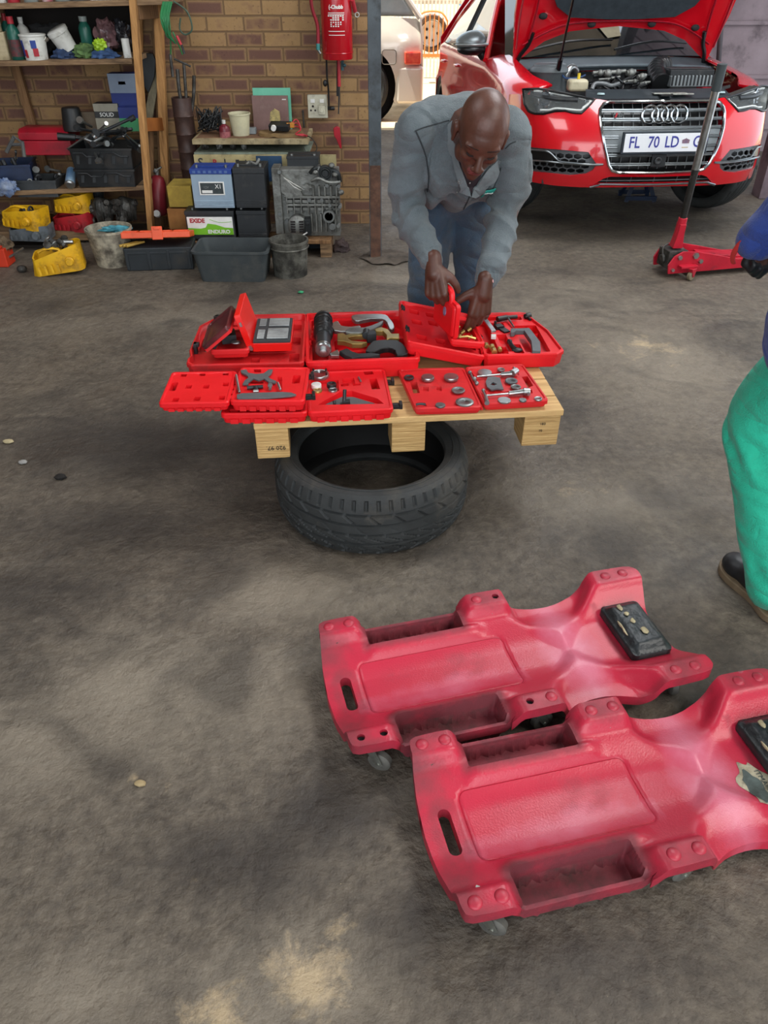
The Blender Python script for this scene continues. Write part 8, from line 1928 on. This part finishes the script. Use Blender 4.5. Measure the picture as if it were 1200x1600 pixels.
# jacket
jk_ = NB()
limb(jk_, [V3(.27, 3.09, .90), V3(.265, 2.97, 1.00), V3(.262, 2.86, 1.045)], [.150, .160, .135], seg=24)
ball(jk_, V3(.262, 2.88, 1.045), (.185, .15, .115), 28, 18, RX(-25)); ball(jk_, V3(.265, 3.02, .93), (.185, .13, .125), 28, 18, RX(-35)); capsule(jk_, V3(.155, 2.93, .885), V3(.375, 2.93, .885), .078, .078, 24); capsule(jk_, V3(.15, 3.02, .90), V3(.38, 3.02, .90), .08, .08, 24)
ball(jk_, V3(.262, 2.83, .985), (.170, .10, .13), 24, 16)
for a in (rS, lS): ball(jk_, a + V3(0, .0, 0), (.075, .085, .085), 20, 14); capsule(jk_, a, V3(.262 + (a.x - .262) * .4, 2.85, 1.09), .075, .085)
limb(jk_, [rS, rS.lerp(rE, .5) + V3(-.012, 0, 0), rE + V3(-.004, 0, 0), rE.lerp(rW, .55), rE.lerp(rW, .93)], [.070, .064, .060, .053, .043])
limb(jk_, [lS, lS.lerp(lE, .5) + V3(.014, 0, 0), lE, lE.lerp(lW, .55), lE.lerp(lW, .93)], [.070, .064, .058, .052, .047])
jk_ = remesh(jk_, .006, 3, .5)
def jfold(p):
    d = 0; n1 = noise.noise(p * 9); n2 = noise.noise(p * 22 + V3(3, 1, 0))
    for (a, b, c, sg) in ((rS, rE, rW, 1), (lS, lE, lW, -1)):
        for (q0, q1, base) in ((a, b, 0), (b, c, 1)):
            ds, t = seg_dist(p, q0, q1)
            if ds < .1:
                w = (1 - sstep(.06, .1, ds)); ax = (q1 - q0).normalized(); s_ = (p - q0).dot(ax)
                ell_ = math.exp(-((p - b).length / .10) ** 2)
                ph = s_ * 120 + (p.x - q0.x) * sg * 45 + n1 * 5
                d += w * (.013 * (.35 + ell_ * .9) * (1 - 1.4 * abs(math.sin(ph * .32))) * (.75 + n1) + .012 * n1 + .003 * n2) * (.6 if base == 0 and t < .25 else 1)
                if base == 1 and t > .86: d += -.004 + .002 * math.sin((p.x + p.y * .6) * 320)
    if p.y > 2.75 and min(seg_dist(p, rS, rE)[0], seg_dist(p, lS, lE)[0], seg_dist(p, rE, rW)[0], seg_dist(p, lE, lW)[0]) > .075:
        d += .016 * math.sin((p.x - .262) * 60 + 4 * noise.noise(V3(p.x * 5, p.y * 3, p.z * 3))) * sstep(1.06, .92, p.z) * .8 + .014 * noise.noise(V3(p.x * 10, p.y * 5, p.z * 5)) + .003 * n2
    return d
folds(jk_, jfold)
jo = obj('work_jacket', jk_, JKT, man, M=MI, smooth=180)
# collar, shirt opening, front edge, badge: surfaces found on the jacket by ray casting from the front
from mathutils.bvhtree import BVHTree
_tmp = bmesh.new(); _tmp.from_mesh(jo.data); JB_ = BVHTree.FromBMesh(_tmp); _tmp.free()
def onj(px, py, lift=.003):
    o = MI @ V3(0, 0, CAM_H); d = Vector(_ray(px, py)).normalized(); h = JB_.ray_cast(o, d)
    if h[0] is None: return MI @ (V3(0, 0, CAM_H) + d * 3.1)
    return h[0] + h[1].normalized() * lift
def jtube(pts, r, m, name, lift=.002, flat=1, sm=6, par=None):
    q = smoothpts([(a, b, 0) for a, b in pts], sm); bm = NB(); tube(bm, [onj(v.x, v.y, lift) for v in q], r, 6, flat=flat); return obj(name, bm, m, par or jo)
def jpatch(poly, m, name, lift=.003, thick=.004, step=6, par=None, puff=0):
    bm = NB(); cx = sum(p[0] for p in poly) / len(poly); cy = sum(p[1] for p in poly) / len(poly)
    sheet(bm, poly[::-1], (), lambda u, v: onj(u, v, lift + puff * max(0, 1 - math.hypot(u - cx, v - cy) / 20)), thick=thick, step=step); bmesh.ops.recalc_face_normals(bm, faces=bm.faces); return obj(name, bm, m, par or jo)
SHIRT = mat('dark maroon shirt', '#2a1a22', '#1c1218', 9, .85)
JSEAM = mat('jacket seam shadow cloth', '#33393c', '#2b3033', 9, .9)
JLAP = mat('paler jacket facing', '#697174', '#5c6467', 6, .88, bump=.3, bscale=110)
jpatch([(709, 212), (714, 250), (727, 287), (736, 300), (744, 285), (756, 262), (770, 240), (740, 225)], SHIRT, 'shirt', .004)
jpatch([(707, 190), (712, 215), (716, 250), (730, 288), (735, 302), (722, 296), (710, 262), (702, 225), (701, 195)], JLAP, 'collar', .012, .006, puff=.004)
jpatch([(736, 301), (745, 282), (760, 262), (778, 246), (785, 250), (772, 275), (752, 298), (742, 306)], JLAP, 'collar', .012, .006, puff=.004)
jtube([(736, 301), (731, 312), (724, 326)], .0025, JSEAM, 'front_placket', .003)
jtube([(648, 205), (660, 200), (680, 194), (702, 188)], .0022, JSEAM, 'yoke_seam', .001)
jtube([(790, 232), (797, 225), (806, 221)], .002, JSEAM, 'yoke_seam', .001)
jtube([(650, 205), (664, 240), (670, 275), (668, 300)], .0026, JSEAM, 'armhole_seam', .001)
jtube([(783, 262), (777, 280), (770, 296)], .0026, JSEAM, 'armhole_seam', .001)
bm = NB()
for (px, py) in ((717, 280), (733, 282), (719, 296)): p = onj(px, py, .016); ball(bm, p, (.0035, .0035, .0035), 8, 6)
obj('press_stud', bm, STEEL, jo)
bg = jpatch([(751, 295), (757, 292), (772, 291), (770, 296), (760, 301), (752, 305), (751, 300)], mat('teal chest print', '#2a9a8c', '#23897c', 30, .6), 'chest_logo', .015, .003, 3)
jtube([(757, 297.5), (762, 296.5), (768, 294)], .0014, WHTP, 'chest_logo_text', .017)
bm = NB(); torus(bm, .006, .0012, MI @ T(*(HMx @ V3(-.03, -.075, -.13))) @ RX(60), 14, 6); obj('neck_pendant', bm, STEEL, man)
wdir = (lW - lE).normalized(); bm = NB(); torus(bm, .0285, .004, MI @ T(*(lW + V3(.001, -.002, .010))) @ wdir.to_track_quat('Z', 'Y').to_matrix().to_4x4(), 28, 8, flat=1.6); obj('wrist_band', bm, mat('pale pink wrist band', '#e3c9c4', '#d98f8f', 30, .5), man)
# trousers
tr_ = NB()
limb(tr_, [V3(.27, 3.16, .93), V3(.272, 3.15, .84)], [.125, .14]); ball(tr_, V3(.272, 3.16, .85), (.16, .115, .12), 24, 16)
limb(tr_, [hipR, hipR.lerp(kR, .5), kR, kR.lerp(ftR, .5), ftR + V3(0, .02, .06)], [.098, .088, .078, .072, .066]); limb(tr_, [hipL, hipL.lerp(kL, .5), kL, kL.lerp(ftL, .5), ftL + V3(0, .02, .06)], [.098, .088, .078, .072, .066])
tr_ = remesh(tr_, .010, 2, .5)
folds(tr_, lambda p: .006 * noise.noise(V3(p.x * 9, p.y * 6, p.z * 5)) + .005 * math.sin(p.z * 55 + p.x * 30 + 4 * noise.noise(p * 5)) * (math.exp(-((p.z - .80) / .06) ** 2) + math.exp(-((p.z - .47) / .07) ** 2) + math.exp(-((p.z - .12) / .06) ** 2)) - .02 * math.exp(-((p.z - .93) / .04) ** 2) * 0)
to = obj('work_trousers', tr_, TRS, man, M=MI, smooth=180)
def boot(M, m, ms, par):
    bm = NB(); capsule(bm, V3(0, .055, .055), V3(0, -.12, .038), .043, .036, sx=1); capsule(bm, V3(0, .05, .06), V3(0, .04, .12), .045, .045); ball(bm, V3(0, -.12, .04), (.048, .06, .036))
    bm = remesh(bm, .008, 2); b = obj('boot', bm, m, par, M=M, smooth=180)
    bm = NB(); ol = [(v.x, v.y) for v in smoothpts([(.0, -.19, 0), (.042, -.155, 0), (.052, -.10, 0), (.040, -.01, 0), (.046, .07, 0), (.0, .115, 0), (-.046, .07, 0), (-.038, -.01, 0), (-.050, -.10, 0), (-.040, -.155, 0)], 4, True)]
    prism(bm, ol, 0, .024); obj('sole', bm, ms, b, M=M, bevel=.004); return b
BOOT = mat('black scuffed leather', '#1f2022', '#15161a', 12, .45, grime='#4a463f', gamt=.25); SOLE = mat('tan rubber sole', '#7d6b55', '#63543f', 12, .7)
boot(MI @ T(*ftR) @ RZ(-6), BOOT, SOLE, man); boot(MI @ T(*ftL) @ RZ(8), BOOT, SOLE, man)

# ---------------- second worker at the right edge, seen from behind and the side
p2 = thing('person', 'person in a blue jacket and bright green trousers cut off by the right frame edge', 'person', (1.16, 1.68, 0))
M2 = T(-1.16, -1.68, 0)
BLUJ = cloth('royal blue jacket cloth', '#2c458f', '#23397a', '#1f2f60', .1)
GRT = cloth('bright green trouser cloth', '#22b391', '#1b9c7d', '#2f7160', .3)
sh1, el1, wr1 = V3(1.20, 1.80, 1.36), V3(1.095, 1.98, 1.15), V3(.968, 2.0, .968)
hp1, hp2 = V3(1.13, 1.74, .92), V3(1.28, 1.66, .92)
kn1, kn2 = V3(1.035, 1.86, .50), V3(1.33, 1.72, .49)
ft1, ft2 = V3(1.125, 1.68, .09), V3(1.36, 1.50, .09)
b2 = NB()
capsule(b2, V3(1.205, 1.70, .95), V3(1.25, 1.74, 1.28), .11, .12); capsule(b2, V3(1.16, 1.77, 1.34), V3(1.40, 1.70, 1.36), .06, .06); capsule(b2, V3(1.28, 1.74, 1.38), V3(1.28, 1.79, 1.52), .055, .05)
limb(b2, [sh1, el1, wr1], [.05, .04, .028]); limb(b2, [V3(1.42, 1.68, 1.36), V3(1.46, 1.66, 1.08), V3(1.42, 1.80, .88)], [.05, .04, .028])
limb(b2, [hp1, kn1, ft1], [.08, .055, .04]); limb(b2, [hp2, kn2, ft2], [.08, .055, .04])
H2 = T(1.27, 1.83, 1.61) @ RZ(170) @ RX(14); head(b2, H2)
hand(b2, wr1, V3(-.1, .1, -.8), V3(-.5, .8, .1), -1, [78, 80, 82, 84], ((.5, -.6, .6), (.2, -.7, .6), (.0, -.8, .5)), spread=1, s=.84)
hand(b2, V3(1.42, 1.81, .87), V3(0, .25, -.9), V3(.9, .3, 0), 1, [25, 28, 30, 32], ((.7, -.4, .6), (.4, -.4, .8), (.2, -.4, .9)))
b2 = remesh(b2, .0055, 2)
obj('body', b2, SKIN, p2, M=M2, smooth=180)
j2 = NB()
limb(j2, [V3(1.085, 1.74, .81), V3(1.15, 1.72, .98), V3(1.245, 1.73, 1.2), V3(1.27, 1.74, 1.33)], [.165, .155, .165, .11]); capsule(j2, V3(1.17, 1.77, 1.33), V3(1.40, 1.70, 1.34), .085, .085)
limb(j2, [sh1, sh1.lerp(el1, .5), el1, el1.lerp(wr1, .55), el1.lerp(wr1, 1.06)], [.088, .078, .072, .070, .052]); limb(j2, [V3(1.42, 1.68, 1.36), V3(1.46, 1.66, 1.08), V3(1.425, 1.78, .92)], [.085, .072, .055])
capsule(j2, V3(1.28, 1.76, 1.40), V3(1.28, 1.78, 1.44), .075, .065)
j2 = remesh(j2, .010, 3)
folds(j2, lambda p: .007 * noise.noise(p * 8) + .003 * noise.noise(p * 20) + .005 * math.sin((p.z + p.x) * 60 + 5 * noise.noise(p * 6)) * math.exp(-((p - el1).length / .13) ** 2))
obj('work_jacket', j2, BLUJ, p2, M=M2, smooth=180)
t2_ = NB()
limb(t2_, [V3(1.205, 1.70, .95), V3(1.205, 1.70, .86)], [.14, .15])
limb(t2_, [hp1, hp1.lerp(kn1, .5), kn1, kn1.lerp(ft1, .5), ft1 + V3(.0, -.01, -.02)], [.105, .098, .092, .082, .072]); limb(t2_, [hp2, hp2.lerp(kn2, .5), kn2, kn2.lerp(ft2, .5), ft2 + V3(0, 0, -.03)], [.105, .095, .088, .080, .074])
t2_ = remesh(t2_, .010, 2)
folds(t2_, lambda p: .009 * noise.noise(V3(p.x * 7, p.y * 6, p.z * 4)) + .007 * math.sin(p.z * 60 + (p.x - p.y) * 40 + 4 * noise.noise(p * 5)) * (math.exp(-((p.z - .44) / .06) ** 2) + .6 * math.exp(-((p.z - .12) / .06) ** 2)))
obj('work_trousers', t2_, GRT, p2, M=M2, smooth=180)
boot(M2 @ T(1.115, 1.68, 0) @ RZ(195), BOOT, SOLE, p2); boot(M2 @ T(1.36, 1.50, 0) @ RZ(178), BOOT, SOLE, p2)
gl_ = NB(); hand(gl_, wr1, V3(-.1, .1, -.8), V3(-.5, .8, .1), -1, [78, 80, 82, 84], ((.5, -.6, .6), (.2, -.7, .6), (.0, -.8, .5)), spread=1, s=.92, r_k=1.12)
gl_ = remesh(gl_, .005, 2); obj('work_glove', gl_, mat('black rubber glove', '#15181b', '#0e1012', 12, .45), p2, M=M2, smooth=180)
bm = NB(); gd = (wr1 - el1).normalized(); ex_ = gd.orthogonal().normalized(); c_ = wr1 + gd * .045; pts = []
for k in range(9): a = k / 8 - .5; pts.append(M2 @ (c_ + V3(-.034 * math.cos(a * 2), .0, 0) + V3(0, -.03 * math.sin(a * 2), .05 * math.sin(a * 2))))
tube(bm, pts, .007, 7, flat=.6); obj('glove_cuff', bm, mat('red glove cuff', '#b8322f', '#a02825', 12, .6), p2)
# small things dropped on the floor
for (px, py, r, c, lab) in ((95, 748, .016, 'black crumb', 'small black lump on the floor left of the tyre'), (14, 692, .014, 'tan chip', 'small tan chip on the floor at the left edge'), (36, 724, .012, 'grey chip', 'small grey chip on the floor near the left edge'), (830, 1001, .008, 'white chip', 'tiny white chip on the floor beside the far creeper headrest'),
                            (220, 1226, .009, 'tan pebble', 'small tan pebble on the floor left of the creepers'), (470, 458, .012, 'green scrap', 'tiny green scrap on the floor behind the largest case')):
    cc = {'black crumb': '#171310', 'tan chip': '#a89a78', 'grey chip': '#8a8884', 'white chip': '#d8d4cc', 'tan pebble': '#a08d68', 'green scrap': '#3a9a6a'}[c]
    bm = NB(); vs = ball(bm, (0, 0, 0), (r * 1.4, r, r * .6), 12, 8)
    for v in vs: v.co *= 1 + .35 * noise.noise(v.co * 120 + V3(px, 0, 0))
    p = onz(px, py); item('floor_debris', lab, 'debris', bm, mat(c, cc, None, 30, .8), loc=(p.x, p.y, r * .5))
